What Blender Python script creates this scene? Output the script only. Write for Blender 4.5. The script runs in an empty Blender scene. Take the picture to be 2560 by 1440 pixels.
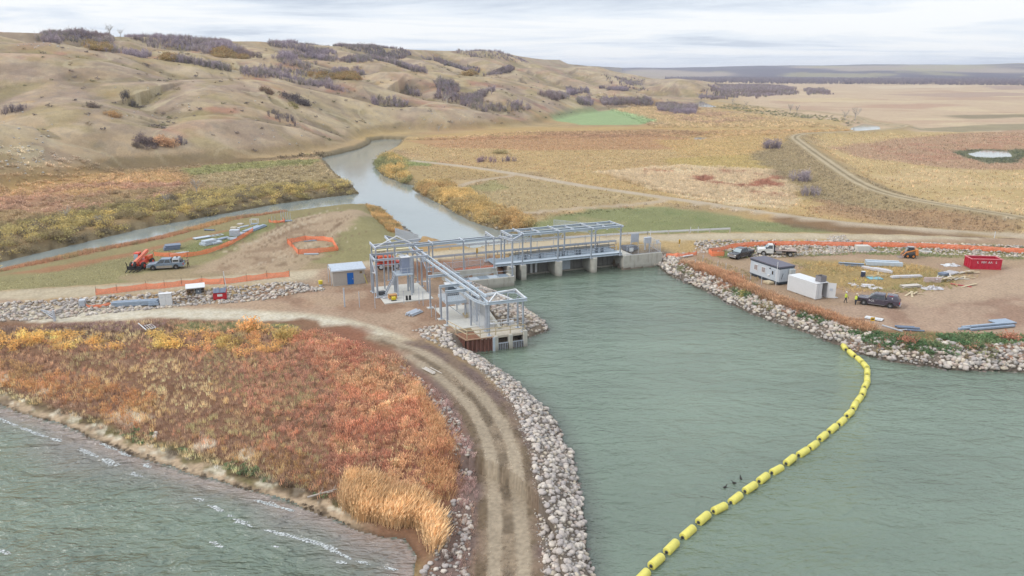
import bpy, bmesh, math, random
import numpy as np
from mathutils import Vector, Matrix
random.seed(7); RNG = np.random.default_rng(7)
SC = bpy.context.scene
COL = SC.collection
# ------------------------------------------------------------------ camera, sky, sun, exposure
F, YH, H = 1900., 175., 36.5                      # focal length and horizon row (2560x1440 photo), drone height
TH = math.atan((720 - YH) / F); CT, ST = math.cos(TH), math.sin(TH)
cam = bpy.data.cameras.new('camera'); cam.sensor_width = 36; cam.lens = F / 2560 * 36
cam.clip_start = 0.5; cam.clip_end = 60000
co = bpy.data.objects.new('camera', cam); COL.objects.link(co)
co.location = (0, 0, H); co.rotation_euler = (math.pi / 2 - TH, 0, 0); SC.camera = co

SUN_EL, SUN_AZ = math.radians(36), math.radians(248)     # high thin overcast, light from behind the camera
world = bpy.data.worlds.new('World'); SC.world = world; world.use_nodes = True
nt = world.node_tree; nt.nodes.clear()
def N(t, typ, **kw):
    n = t.nodes.new(typ)
    for k, v in kw.items():
        if k in n.inputs.keys() if not isinstance(k, int) else False: n.inputs[k].default_value = v
        else: setattr(n, k, v)
    return n
out = N(nt, 'ShaderNodeOutputWorld'); bg = N(nt, 'ShaderNodeBackground')
sky = N(nt, 'ShaderNodeTexSky', sky_type='NISHITA', sun_disc=False, sun_elevation=SUN_EL, sun_rotation=SUN_AZ)
sk = N(nt, 'ShaderNodeMix', data_type='RGBA', blend_type='MULTIPLY'); sk.inputs[0].default_value = 1
sk.inputs[7].default_value = (0.1, 0.1, 0.1, 1)
nt.links.new(sky.outputs[0], sk.inputs[6])
tc = N(nt, 'ShaderNodeTexCoord'); sep = N(nt, 'ShaderNodeSeparateXYZ'); nt.links.new(tc.outputs['Generated'], sep.inputs[0])
zc = N(nt, 'ShaderNodeMath', operation='MAXIMUM'); nt.links.new(sep.outputs[2], zc.inputs[0]); zc.inputs[1].default_value = 0.0
za = N(nt, 'ShaderNodeMath', operation='ADD'); nt.links.new(zc.outputs[0], za.inputs[0]); za.inputs[1].default_value = 0.055
dx = N(nt, 'ShaderNodeMath', operation='DIVIDE'); nt.links.new(sep.outputs[0], dx.inputs[0]); nt.links.new(za.outputs[0], dx.inputs[1])
dy = N(nt, 'ShaderNodeMath', operation='DIVIDE'); nt.links.new(sep.outputs[1], dy.inputs[0]); nt.links.new(za.outputs[0], dy.inputs[1])
cb = N(nt, 'ShaderNodeCombineXYZ'); nt.links.new(dx.outputs[0], cb.inputs[0]); nt.links.new(dy.outputs[0], cb.inputs[1])
mp = N(nt, 'ShaderNodeMapping'); mp.inputs['Scale'].default_value = (0.30, 0.42, 1); mp.inputs['Rotation'].default_value = (0, 0, 0.12)
mp.inputs['Location'].default_value = (3.1, 1.3, 0)
nt.links.new(cb.outputs[0], mp.inputs[0])
n1 = N(nt, 'ShaderNodeTexNoise'); n1.inputs['Scale'].default_value = 0.9; n1.inputs['Detail'].default_value = 8; n1.inputs['Roughness'].default_value = 0.6
n1.inputs['Distortion'].default_value = 0.5
nt.links.new(mp.outputs[0], n1.inputs[0])
cr = N(nt, 'ShaderNodeValToRGB'); e = cr.color_ramp.elements
e[0].position = 0.38; e[0].color = (0.58, 0.65, 0.76, 1); e[1].position = 0.56; e[1].color = (0.97, 0.985, 1.0, 1)
k_ = e.new(0.46); k_.color = (0.80, 0.86, 0.94, 1)
nt.links.new(n1.outputs[0], cr.inputs[0])
# overcast: the cloud layer grows brighter towards the zenith
zb = N(nt, 'ShaderNodeMapRange'); nt.links.new(zc.outputs[0], zb.inputs[0]); zb.inputs[1].default_value = 0.16; zb.inputs[2].default_value = 0.8
zb.inputs[3].default_value = 0.80; zb.inputs[4].default_value = 1.6
mul = N(nt, 'ShaderNodeVectorMath', operation='SCALE'); nt.links.new(cr.outputs[0], mul.inputs[0]); nt.links.new(zb.outputs[0], mul.inputs['Scale'])
mx = N(nt, 'ShaderNodeMix', data_type='RGBA'); mx.inputs[0].default_value = 0.93
nt.links.new(sk.outputs[2], mx.inputs[6]); nt.links.new(mul.outputs[0], mx.inputs[7])
nt.links.new(mx.outputs[2], bg.inputs[0]); bg.inputs[1].default_value = 1.0
nt.links.new(bg.outputs[0], out.inputs[0])

sl = bpy.data.lights.new('sun', 'SUN'); sl.energy = 1.5; sl.angle = math.radians(12); sl.color = (1, .965, .91)
so = bpy.data.objects.new('sun', sl); COL.objects.link(so); so.location = (0, -40, 120)
so.rotation_euler = (math.pi / 2 - SUN_EL, 0, math.pi - SUN_AZ + math.pi)
so.rotation_euler = Vector((-math.sin(SUN_AZ) * math.cos(SUN_EL), -math.cos(SUN_AZ) * math.cos(SUN_EL), -math.sin(SUN_EL))).to_track_quat('-Z', 'Y').to_euler()
vs = SC.view_settings; vs.view_transform = 'Standard'; vs.look = 'None'; vs.exposure = 0.42; vs.gamma = 1.0
SC.cycles.max_bounces = 8; SC.cycles.diffuse_bounces = 4; SC.cycles.transmission_bounces = 4; SC.cycles.glossy_bounces = 3; SC.cycles.volume_bounces = 0
SC.cycles.transparent_max_bounces = 12; SC.cycles.use_adaptive_sampling = True; SC.cycles.adaptive_threshold = 0.02

# ------------------------------------------------------------------ pixel <-> ground helpers
def W(px, py, z=0.):
    u = (px - 1280) / F; v = (720 - py) / F
    t = (z - H) / (-ST + v * CT)
    return np.array([u * t, (CT + v * ST) * t, z])
def PX(x, y, z):
    z = z - H; dep = y * CT - z * ST; dep = np.where(dep < 1, 1, dep) if isinstance(dep, np.ndarray) else max(dep, 1)
    return 1280 + F * x / dep, 720 - F * (y * ST + z * CT) / dep
def P3(px, py, d):                               # the point seen at a pixel at ground distance d
    u = (px - 1280) / F; v = (720 - py) / F
    v3 = np.array([u, CT + v * ST, -ST + v * CT]); t = d / math.hypot(v3[0], v3[1])
    return v3 * t + np.array([0, 0, H])
# the dam's own axes: u along the crest to the right, v away from the lake
_A = W(1310, 700); _U = W(1558, 674) - _A; _U /= np.linalg.norm(_U); _V = np.array([-_U[1], _U[0], 0])
DANG = math.atan2(_U[1], _U[0])
def D(u, v, z=0.): return _A + _U * u + _V * v + np.array([0, 0, z])
def pl(pts, z=0.): return np.array([W(a, b, z)[:2] for a, b in pts])

# ------------------------------------------------------------------ numpy noise and distances
def _h(ix, iy, s):
    n = (ix.astype(np.int64) * 374761393 + iy.astype(np.int64) * 668265263 + s * 1442695041) & 0xffffffff
    n = ((n ^ (n >> 13)) * 1274126177) & 0xffffffff
    return ((n ^ (n >> 16)) & 0xffff) / 65535.
def vn(x, y, s=0):
    x = np.asarray(x, float); y = np.asarray(y, float)
    ix = np.floor(x); iy = np.floor(y); fx = x - ix; fy = y - iy
    fx = fx * fx * (3 - 2 * fx); fy = fy * fy * (3 - 2 * fy)
    a = _h(ix, iy, s); b = _h(ix + 1, iy, s); c = _h(ix, iy + 1, s); d = _h(ix + 1, iy + 1, s)
    return (a * (1 - fx) + b * fx) * (1 - fy) + (c * (1 - fx) + d * fx) * fy
def fbm(x, y, sc, oct=4, s=0):
    r = 0; a = .5; t = 0
    for o in range(oct):
        r = r + a * vn(x / sc + 17.3 * o, y / sc - 9.1 * o, s + o); t += a; a *= .5; sc *= .5
    return r / t
def ss(x, a=0., b=1.):
    t = np.clip((x - a) / (b - a), 0, 1); return t * t * (3 - 2 * t)
def seg_d(X, Y, P, closed, val=None):
    n = len(P); best = np.full(X.shape, 1e9); bv = None if val is None else np.zeros(X.shape)
    for i in range(n if closed else n - 1):
        a = P[i]; b = P[(i + 1) % n]; e = b - a; L = e @ e + 1e-9
        t = np.clip(((X - a[0]) * e[0] + (Y - a[1]) * e[1]) / L, 0, 1)
        q = (X - a[0] - t * e[0]) ** 2 + (Y - a[1] - t * e[1]) ** 2
        if val is not None: bv = np.where(q < best, val[i] + (val[(i + 1) % n] - val[i]) * t, bv)
        best = np.minimum(best, q)
    d = np.sqrt(best)
    return d if val is None else (d, bv)
def inside(X, Y, P):
    r = np.zeros(X.shape, bool); n = len(P)
    for i in range(n):
        x0, y0 = P[i]; x1, y1 = P[(i + 1) % n]
        if y0 == y1: continue
        r ^= ((y0 > Y) != (y1 > Y)) & (X < (x1 - x0) * (Y - y0) / (y1 - y0) + x0)
    return r
def _bb(X, Y, P, pad):
    return (X > P[:, 0].min() - pad) & (X < P[:, 0].max() + pad) & (Y > P[:, 1].min() - pad) & (Y < P[:, 1].max() + pad)
def sdp(X, Y, P, pad=20.):                        # signed distance, positive outside, capped at pad
    r = np.full(X.shape, float(pad)); m = _bb(X, Y, P, pad)
    if m.any():
        x, y = X[m], Y[m]; d = seg_d(x, y, P, True); d[inside(x, y, P)] *= -1; r[m] = np.minimum(d, pad)
    return r
def dpl(X, Y, P, pad=20., val=None):              # distance to a polyline
    r = np.full(X.shape, float(pad)); m = _bb(X, Y, P, pad); v = np.zeros(X.shape)
    if m.any():
        if val is None: r[m] = np.minimum(seg_d(X[m], Y[m], P, False), pad)
        else:
            d, vv = seg_d(X[m], Y[m], P, False, val); r[m] = np.minimum(d, pad); v[m] = vv
    return r if val is None else (r, v)
def smooth_line(pts, n=4):
    P = np.array(pts, float); 
    for _ in range(2):
        q = [P[0]]
        for a, b in zip(P[:-1], P[1:]): q += [a * .75 + b * .25, a * .25 + b * .75]
        q.append(P[-1]); P = np.array(q)
    return P
# ------------------------------------------------------------------ outlines of water, roads and hills
ex = lambda *p: np.array(p, float)
RL = np.vstack([ex((5.6, -60)), pl([(1490, 1500), (1480, 1440), (1465, 1350), (1450, 1230), (1425, 1140), (1385, 1050), (1330, 990), (1270, 945), (1222, 908), (1180, 884)]),
    [D(-20.9, -31.7)[:2], D(-12.6, -31.9)[:2], D(-12.6, -29.2)[:2]],
    pl([(1340, 838), (1368, 826), (1362, 808), (1345, 795), (1322, 780), (1300, 765), (1260, 745), (1215, 727)]),
    [D(-9.6, -2.8)[:2], D(-3.0, -2.8)[:2], D(-3.0, -.2)[:2], D(20.6, -.2)[:2], D(20.6, -.05)[:2], D(28, -.05)[:2]],
    pl([(1668, 684), (1700, 700), (1760, 725), (1830, 762), (1900, 792), (1960, 814), (2020, 832), (2070, 852), (2110, 867), (2140, 882), (2200, 896), (2280, 912), (2380, 924), (2560, 930), (2900, 935)]),
    ex((160, 60), (400, 80), (400, -60))])
LL = np.vstack([pl([(-500, 900), (-200, 958), (0, 1015), (60, 1035), (150, 1062), (230, 1095), (300, 1125), (380, 1155), (450, 1180), (540, 1205), (640, 1230), (730, 1262), (800, 1285), (880, 1320), (960, 1345), (1010, 1350), (1040, 1395), (1030, 1440)]),
    ex((-6.5, 40), (-6.5, -60), (-400, -60), (-400, 90))])
RV = np.vstack([[D(.2, 16)[:2], D(.2, 19)[:2]], pl([(1060, 600), (1035, 585), (1000, 555), (955, 515), (907, 508), (830, 513), (703, 529), (527, 552), (352, 601), (176, 633), (0, 672), (-300, 730), (-300, 705), (0, 655), (176, 614), (352, 572), (527, 540), (703, 508), (837, 491), (895, 484), (880, 465), (850, 445), (830, 425), (815, 405), (793, 397), (850, 385), (900, 372), (925, 360), (928, 352), (960, 348), (1008, 349), (990, 370), (955, 388), (938, 400), (940, 420), (960, 440), (1000, 455), (1040, 466), (1030, 472), (1060, 490), (1110, 515), (1170, 550), (1240, 574)]), [D(20.4, 22)[:2], D(20.4, 16)[:2]]])
CH = np.array([D(-3.0, -1)[:2], D(-3.0, 2)[:2], D(0.2, 3)[:2], D(0.2, 17)[:2], D(20.4, 17)[:2], D(20.4, -1)[:2]])
PONDS = [pl(p) for p in ([(2125, 322), (2160, 310), (2196, 316), (2198, 327), (2150, 330)], [(1738, 258), (1755, 252), (1762, 258), (1792, 268), (1780, 271), (1750, 266)],
    [(1735, 349), (1742, 343), (1766, 344), (1745, 351)], [(2425, 385), (2465, 376), (2515, 379), (2525, 392), (2455, 397)])]
WB = [(RL, 3.8), (LL, 11.), (RV, 3.2), (CH, .35)] + [(p, 19.) for p in PONDS]

R_MAIN = np.vstack([pl([(-500, 800), (-200, 762), (0, 740), (300, 722), (600, 699), (850, 680)], 3.4), [D(-18, 10.5)[:2], D(-6, 10.5)[:2], D(26, 10.5)[:2]], pl([(1800, 590), (2000, 590), (2250, 594), (2560, 605), (2900, 622)], 3.4)])
R_LOW = pl([(-500, 808), (-200, 803), (0, 796), (200, 788), (400, 784), (600, 785), (750, 796), (860, 816), (950, 848), (1040, 885)], 2.)
R_TRK = smooth_line(np.vstack([pl([(950, 848), (1040, 885), (1120, 938), (1195, 1005), (1245, 1090), (1265, 1180), (1272, 1300), (1272, 1440)], 2.2), ex((-.3, 30), (-.3, -40))]))
R_FAR = smooth_line(pl([(1035, 403), (1150, 415), (1290, 435), (1450, 465), (1640, 492), (1800, 515), (2000, 545), (2200, 568), (2400, 580), (2560, 592), (2800, 608)], 2.2))
R_BR1 = smooth_line(pl([(1295, 437), (1210, 446), (1145, 462), (1150, 470)], 2.2)); R_BR2 = smooth_line(pl([(1660, 500), (1560, 510), (1450, 517), (1300, 532)], 2.2))
R_LEV = smooth_line(pl([(2900, 610), (2560, 545), (2400, 520), (2230, 490), (2150, 460), (2090, 420), (2040, 385), (2000, 356), (1982, 342), (2010, 333), (2100, 330), (2200, 326), (2262, 317), (2262, 309), (2215, 299), (2130, 290), (2040, 278), (1960, 272), (1860, 262), (1800, 250)], 4.))

# hills: crest lines (pixel, pixel, ground distance)
RIM = [(-900, 78, 560), (-500, 80, 560), (-200, 82, 560), (0, 81, 630), (100, 84, 640), (170, 88, 670), (300, 92, 700), (400, 94, 730), (540, 104, 780), (650, 104, 790), (680, 107, 800), (760, 110, 850), (850, 115, 880), (950, 120, 960), (1100, 127, 1080), (1240, 128, 1250), (1300, 141, 1500), (1360, 149, 1800), (1400, 150, 2000), (1420, 160, 2100), (1430, 165, 2200)]
SP = [  # (slope, rounding, crest)
 (.30, 14, [(-200, 80, 560), (-60, 86, 560), (0, 90, 560), (40, 98, 560), (75, 109, 560)]),
 (.45, 30, [(-150, 112, 515), (0, 111, 515), (40, 110, 518), (75, 109, 520), (120, 107, 520), (150, 109, 520), (175, 114, 520), (200, 120, 520), (225, 126, 525), (262, 131, 530), (300, 134, 535), (340, 146, 540)]),
 (.45, 30, [(-150, 136, 470), (0, 132, 470), (62, 134, 470), (137, 136, 470), (175, 145, 470)]),
 (.34, 12, [(288, 102, 620), (300, 102, 620), (325, 105, 620), (355, 114, 620), (387, 120, 620), (425, 126, 620)]),
 (.45, 30, [(337, 147, 525), (362, 147, 525), (387, 147, 525), (437, 155, 525), (500, 161, 528), (562, 172, 530), (625, 182, 530)]),
 (.45, 30, [(375, 130, 600), (440, 128, 600), (500, 135, 605), (560, 146, 605), (610, 149, 605), (660, 153, 600), (710, 165, 595), (747, 175, 590), (785, 181, 590), (837, 189, 590)]),
 (.45, 30, [(470, 200, 450), (560, 197, 460), (635, 198, 465), (672, 203, 465), (710, 208, 465), (760, 218, 465), (810, 228, 465), (860, 238, 465), (910, 250, 465), (960, 265, 465)]),
 (.45, 30, [(-200, 205, 435), (0, 200, 435), (100, 203, 428), (137, 206, 420), (150, 240, 390), (185, 275, 355), (230, 305, 340)]),
 (.45, 30, [(300, 206, 425), (400, 204, 430), (475, 206, 430), (500, 230, 405), (520, 260, 385), (520, 287, 372)]),
 (.34, 12, [(-200, 290, 300), (0, 287, 300), (70, 287, 300), (123, 299, 300), (176, 317, 302), (218, 331, 306), (264, 345, 312), (302, 362, 322)]),
 (.36, 10, [(500, 301, 350), (560, 299, 350), (660, 297, 350), (735, 298, 350), (772, 298, 350), (800, 302, 352), (822, 312, 354), (847, 322, 357), (880, 341, 362)]),
 (.3, 9, [(535, 347, 322), (580, 337, 322), (640, 352, 326)]),
 (.30, 14, [(810, 267, 474), (860, 264, 479), (900, 265, 484), (950, 270, 484), (985, 269, 484), (1022, 267, 486), (1060, 266, 489), (1110, 269, 494), (1160, 274, 499), (1212, 280, 506), (1250, 287, 514), (1300, 299, 526), (1337, 306, 534)]),
 (.34, 12, [(830, 213, 520), (855, 201, 525), (880, 196, 530), (905, 202, 530), (935, 212, 530), (972, 225, 530), (1010, 236, 530), (1072, 253, 530)]),
 (.3, 12, [(960, 251, 518), (1035, 252, 518), (1085, 255, 518), (1135, 260, 523), (1200, 275, 533)]),
 (.33, 15, [(922, 187, 600), (950, 180, 600), (985, 179, 600), (1022, 182, 600), (1060, 196, 595), (1090, 221, 585)]),
 (.28, 15, [(1035, 177, 640), (1085, 180, 645), (1135, 187, 650), (1187, 190, 660), (1217, 192, 680), (1255, 199, 700), (1287, 207, 720), (1312, 220, 730), (1350, 226, 745), (1400, 232, 765), (1462, 237, 800)]),
 (.38, 13, [(1200, 253, 540), (1237, 231, 550), (1262, 219, 558), (1280, 215, 560), (1295, 216, 562), (1320, 225, 570), (1337, 236, 580), (1375, 250, 595), (1425, 265, 610), (1462, 272, 620)]),
 (.34, 13, [(1145, 233, 600), (1175, 220, 605), (1195, 219, 608), (1237, 221, 615)]),
 (.33, 16, [(1220, 192, 840), (1237, 185, 850), (1262, 185, 850), (1290, 186, 850), (1312, 192, 850), (1337, 205, 845), (1375, 216, 840), (1422, 230, 830)]),
 (.36, 18, [(1275, 182, 1000), (1300, 171, 1000), (1320, 169, 1000), (1337, 169, 1000), (1362, 176, 990), (1387, 186, 980), (1425, 197, 970), (1462, 212, 950)]),
 (.34, 20, [(1375, 172, 1300), (1400, 171, 1300), (1437, 169, 1300), (1455, 171, 1300), (1475, 177, 1280), (1500, 186, 1260), (1535, 205, 1200)]),
 (.34, 26, [(1437, 166, 1900), (1475, 166, 1900), (1500, 168, 1900), (1537, 179, 1900), (1587, 187, 1900), (1640, 198, 1900)]),
 (.33, 15, [(1475, 237, 820), (1500, 229, 820), (1525, 225, 820), (1550, 225, 820), (1575, 229, 815), (1612, 238, 800), (1675, 251, 770), (1740, 266, 740)]),
 (.33, 16, [(1600, 228, 1130), (1637, 215, 1140), (1675, 206, 1150), (1700, 201, 1150), (1712, 201, 1150), (1740, 206, 1170), (1785, 220, 1220)]),
 (.34, 20, [(1625, 201, 1600), (1690, 196, 1600), (1740, 200, 1600), (1780, 206, 1600)]),
 (.34, 12, [(822, 121, 870), (880, 136, 800), (935, 152, 720)]),
 (.34, 12, [(740, 151, 680), (780, 149, 680), (797, 151, 680), (835, 156, 680), (890, 159, 680), (952, 158, 680), (985, 165, 680), (1022, 176, 680)]),
 (.4, 10, [(1010, 144, 950), (1040, 150, 900), (1070, 162, 860), (1105, 180, 820)]),
 (.4, 10, [(1040, 147, 1000), (1090, 153, 950), (1130, 168, 900), (1165, 181, 880)]),
 (.4, 10, [(1120, 131, 1080), (1180, 140, 1050), (1230, 158, 1000), (1270, 172, 960)]),
 (.4, 12, [(1187, 145, 1140), (1225, 146, 1130), (1275, 166, 1100)]),
 (.4, 14, [(1240, 129, 1270), (1330, 160, 1250), (1387, 168, 1300)]),
 (.34, 14, [(560, 108, 720), (610, 112, 690), (650, 128, 650), (680, 138, 620)]),
]
SP = [(k, a, np.array([P3(*p) for p in c])) for k, a, c in SP]
RIMP = np.array([P3(*p) for p in RIM]); RIMP[-1, 2] = RIMP[-2, 2]
PLAT = np.vstack([RIMP[:, :2], ex((700, 5000), (-6000, 6000), (-6000, 400))])
TOE = np.array([P3(a, 175 + 1900 * 34.5 / d, d)[:2] for a, d in ((-900, 235), (-400, 250), (0, 268), (180, 285), (320, 305), (600, 320), (760, 340), (850, 360), (895, 388), (930, 428), (970, 442), (1020, 450), (1130, 456), (1340, 500), (1470, 640), (1640, 800), (1760, 760), (1800, 1050), (1830, 1350), (1800, 1800), (1650, 2300))])
TOEP = np.vstack([TOE, ex((800, 5200), (-6000, 6000), (-6000, 200))])

def hills(X, Y):
    """height of the valley wall above the plain"""
    z = np.zeros(X.shape); wx = X + 14 * (fbm(X, Y, 70, 3, 5) - .5); wy = Y + 14 * (fbm(X, Y, 70, 3, 9) - .5)
    m = sdp(X, Y, TOEP, 60.) < 50
    if not m.any(): return z
    x, y = X[m], Y[m]
    dt = -sdp(x, y, TOEP, 60.); dt = np.where(dt < 0, dt, 0)
    ins = inside(x, y, TOEP); d_toe = np.where(ins, seg_d(x, y, TOE, False), -1)
    d_rim, zr = seg_d(x, y, RIMP[:, :2], False, RIMP[:, 2]); inp = inside(x, y, PLAT)
    s = np.clip(d_toe / (d_toe + d_rim + 1e-6), 0, 1); s[inp] = 1
    base = np.where(inp, zr + 1.5 * (fbm(x, y, 90, 3, 3) - .5) - np.clip(d_rim, 0, 400) * .004, 2 + (zr - 2) * (.22 * s + .42 * s * s + .36 * s ** 6))
    gul = np.abs(fbm(x * .9 + y * .25, y, 60, 3, 21) - .5) * 2
    base = base - np.where(inp, 0, 5. * (1 - gul) * np.clip(np.minimum(s, 1 - s) * 4, 0, 1) * 1.2)
    out = base.copy(); xx, yy = wx[m], wy[m]
    for k, a, c in SP:
        b = _bb(x, y, c, 200.)
        if not b.any(): continue
        d, zc = seg_d(x[b], y[b], c[:, :2], False, c[:, 2])
        v = zc - k * (np.sqrt(d * d + a * a) - a)
        o = out[b]; h = np.clip(.5 + .5 * (v - o) / 2.2, 0, 1); out[b] = o * (1 - h) + v * h + 2.2 * h * (1 - h)
    r = .9 * (fbm(x, y, 34, 3, 31) - .5) + .16 * (fbm(x, y, 6, 2, 33) - .5)
    out = out + r * ss(d_toe, 5, 40)
    cap = 2 + .48 * d_toe; hh = np.clip(.5 + .5 * (out - cap) / 3, 0, 1); out = out * (1 - hh) + cap * hh - 3 * hh * (1 - hh); edge = ss(d_toe, 0, 10); z[m] = np.where(ins, 2 + (out - 2) * edge, 0)
    return z

YARD2 = pl([(-300, 730), (0, 672), (176, 633), (352, 601), (527, 552), (703, 529), (830, 513), (907, 508), (955, 515), (1000, 555), (1060, 600), (1000, 690), (0, 800)], 0.)
YARD = pl([(-100, 700), (200, 655), (480, 590), (700, 545), (900, 522), (1000, 560), (1050, 605), (1060, 650), (700, 700), (0, 740)], 2.8)
def ground(X, Y):
    X = np.asarray(X, float); Y = np.asarray(Y, float); sh = X.shape; X = X.ravel(); Y = Y.ravel()
    d0 = np.hypot(X, Y)
    L = 1.9 + .25 * (fbm(X, Y, 18, 3, 1) - .5) + .12 * (fbm(X, Y, 3, 2, 2) - .5) * (d0 < 500)
    L += .8 * ss(-sdp(X, Y, YARD, 8.), -6, 5)
    sand = sdp(X, Y, LL, 60.); L = np.minimum(L, .75 + .045 * np.clip(sand, 0, 60) + 1.2 * ss(sand, 22, 40))
    # embankments
    for P, zt, hw, sl in ((R_MAIN, 3.4, 3.9, .42), (R_LEV, 4.1, 2.6, .28), (R_FAR, 2.35, 2.4, .3)):
        d = dpl(X, Y, P, 14.); L = np.maximum(L, zt - sl * np.clip(d - hw, 0, 20))
    d = dpl(X, Y, R_TRK, 10.); L = np.where(d < 9, np.maximum(L, 2.25 - .16 * np.clip(d - 2., 0, 9)), L)
    # fill behind the retaining wall beside the intake, rock mound beyond it
    uu = (X - _A[0]) * _U[0] + (Y - _A[1]) * _U[1]; vv = (X - _A[0]) * _V[0] + (Y - _A[1]) * _V[1]
    pad = ss(uu, -40, -36) * (1 - ss(uu, -15.8, -15.4)) * ss(vv, -33, -31) * (1 - ss(vv, 1.5, 5.))
    L = L * (1 - pad) + 1.97 * pad
    mound = ss(uu, -15.3, -15.0) * (1 - ss(uu, -15, -7)) * ss(vv, -30, -27) * (1 - ss(vv, -8, -3)); L = np.maximum(L, 1. + 2.3 * mound)
    fill = (uu > -17) & (uu < -3.2) & (vv > 0.1) & (vv < 7); L = np.where(fill, np.clip(2.62 + (vv - 3) * .12, 2.55, 3.4), L)
    low = (uu > -14.8) & (uu < -2.8) & (vv > -2.9) & (vv <= .1); L = np.where(low, 1.2, L)
    L = np.maximum(L, hills(X, Y))
    # far side of the valley
    az = np.arctan2(X, Y); fr = d0 + 500 * (fbm(az * 2000, d0, 900, 3, 41) - .5) * 1.2
    far = ss(fr, 3600, 6200) * (48 + 30 * ss(az, .05, .62)) + 34 * (fbm(X, Y * .6, 620, 4, 43) - .5) * ss(d0, 3300, 4800)
    L = np.maximum(L, np.where(d0 > 3000, 2 + far * ss(az, .02, .14), 0))
    z = L
    for P, wb in WB:
        sd = sdp(X, Y, P, 20.)
        jit = (fbm(X, Y, 2.5, 2, 51) - .5) * .9 if wb > 1 else 0; wb0 = wb
        s2 = sd + jit * np.clip(np.abs(sd) < 6, 0, 1)
        if P is RV: wb = np.where(sdp(X, Y, YARD2, 9.) < .5, 12., wb)
        if P is LL: prof = np.where(s2 < wb, .75 * ss(s2, -1, wb) ** .9, 1e9)
        else: prof = np.where(s2 < wb, np.minimum(L, 3.6) * ss(s2, np.where(np.asarray(wb) > 9, -.02, -.35) * wb, wb) - .12 * (1 - ss(s2, 0, 1.0)), 1e9)
        z = np.minimum(z, np.where(s2 > 0, prof, np.maximum(-1.6, (.12 if P is LL else .5) * s2 - .12)))
    return z.reshape(sh)
def gz(x, y): return float(ground(np.array([x]), np.array([y]))[0])
_dd = np.concatenate([np.linspace(40, 260, 500), np.geomspace(261, 2600, 700)])
_gc = {}
def G(px, py):                                    # where the view ray through a pixel meets the ground
    if (px, py) in _gc: return _gc[px, py]
    u = (px - 1280) / F; v = (720 - py) / F; r = np.array([u, CT + v * ST, -ST + v * CT]); r /= math.hypot(r[0], r[1])
    X = r[0] * _dd; Y = r[1] * _dd; Z = H + r[2] * _dd; g = ground(X, Y); b = np.nonzero(Z < g)[0]
    i = b[0] if len(b) else len(_dd) - 1
    j = max(i - 1, 0); a = (Z - g)[j]; c = (Z - g)[i]; t = a / (a - c) if a != c else 0
    d = _dd[j] + (_dd[i] - _dd[j]) * t; x, y = r[0] * d, r[1] * d
    _gc[px, py] = np.array([x, y, gz(x, y)]); return _gc[px, py]
# ------------------------------------------------------------------ colours and materials
KA = 0.56                                          # surface albedo for a colour as it looks under this sky
def C(r, g, b, k=1.):
    f = lambda c: (c / 255 / 12.92 if c < 10.3 else ((c / 255 + .055) / 1.055) ** 2.4)
    return np.minimum(np.array([f(r), f(g), f(b)]) * KA * k, .82)
_M = {}
def mat(name, col=(.5, .5, .5), rough=.6, metal=0., noise=.12, nscale=3., bump=0., spec=.4, attr=None, streak=None, emit=None, alpha=None):
    if name in _M: return _M[name]
    m = bpy.data.materials.new(name); m.use_nodes = True; t = m.node_tree; b = t.nodes['Principled BSDF']
    b.inputs['Roughness'].default_value = rough; b.inputs['Metallic'].default_value = metal; b.inputs['Specular IOR Level'].default_value = spec
    tcn = N(t, 'ShaderNodeTexCoord')
    src = None
    if attr:
        a = N(t, 'ShaderNodeAttribute', attribute_name=attr); src = a.outputs['Color']
    nz = N(t, 'ShaderNodeTexNoise'); nz.inputs['Scale'].default_value = nscale; nz.inputs['Detail'].default_value = 5
    t.links.new(tcn.outputs['Object'], nz.inputs['Vector'])
    if streak:
        mpn = N(t, 'ShaderNodeMapping'); mpn.inputs['Scale'].default_value = streak; t.links.new(tcn.outputs['Object'], mpn.inputs[0]); t.links.new(mpn.outputs[0], nz.inputs['Vector'])
    mr = N(t, 'ShaderNodeMapRange'); t.links.new(nz.outputs[0], mr.inputs[0]); mr.inputs[1].default_value = .3; mr.inputs[2].default_value = .7
    mr.inputs[3].default_value = 1 - noise; mr.inputs[4].default_value = 1 + noise
    sc = N(t, 'ShaderNodeVectorMath', operation='SCALE'); t.links.new(mr.outputs[0], sc.inputs['Scale'])
    if src: t.links.new(src, sc.inputs[0])
    else: sc.inputs[0].default_value = tuple(col)[:3]
    t.links.new(sc.outputs[0], b.inputs['Base Color'])
    if bump:
        bp = N(t, 'ShaderNodeBump'); bp.inputs['Strength'].default_value = bump; bp.inputs['Distance'].default_value = .05
        t.links.new(nz.outputs[0], bp.inputs['Height']); t.links.new(bp.outputs[0], b.inputs['Normal'])
    _M[name] = m; return m
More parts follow.
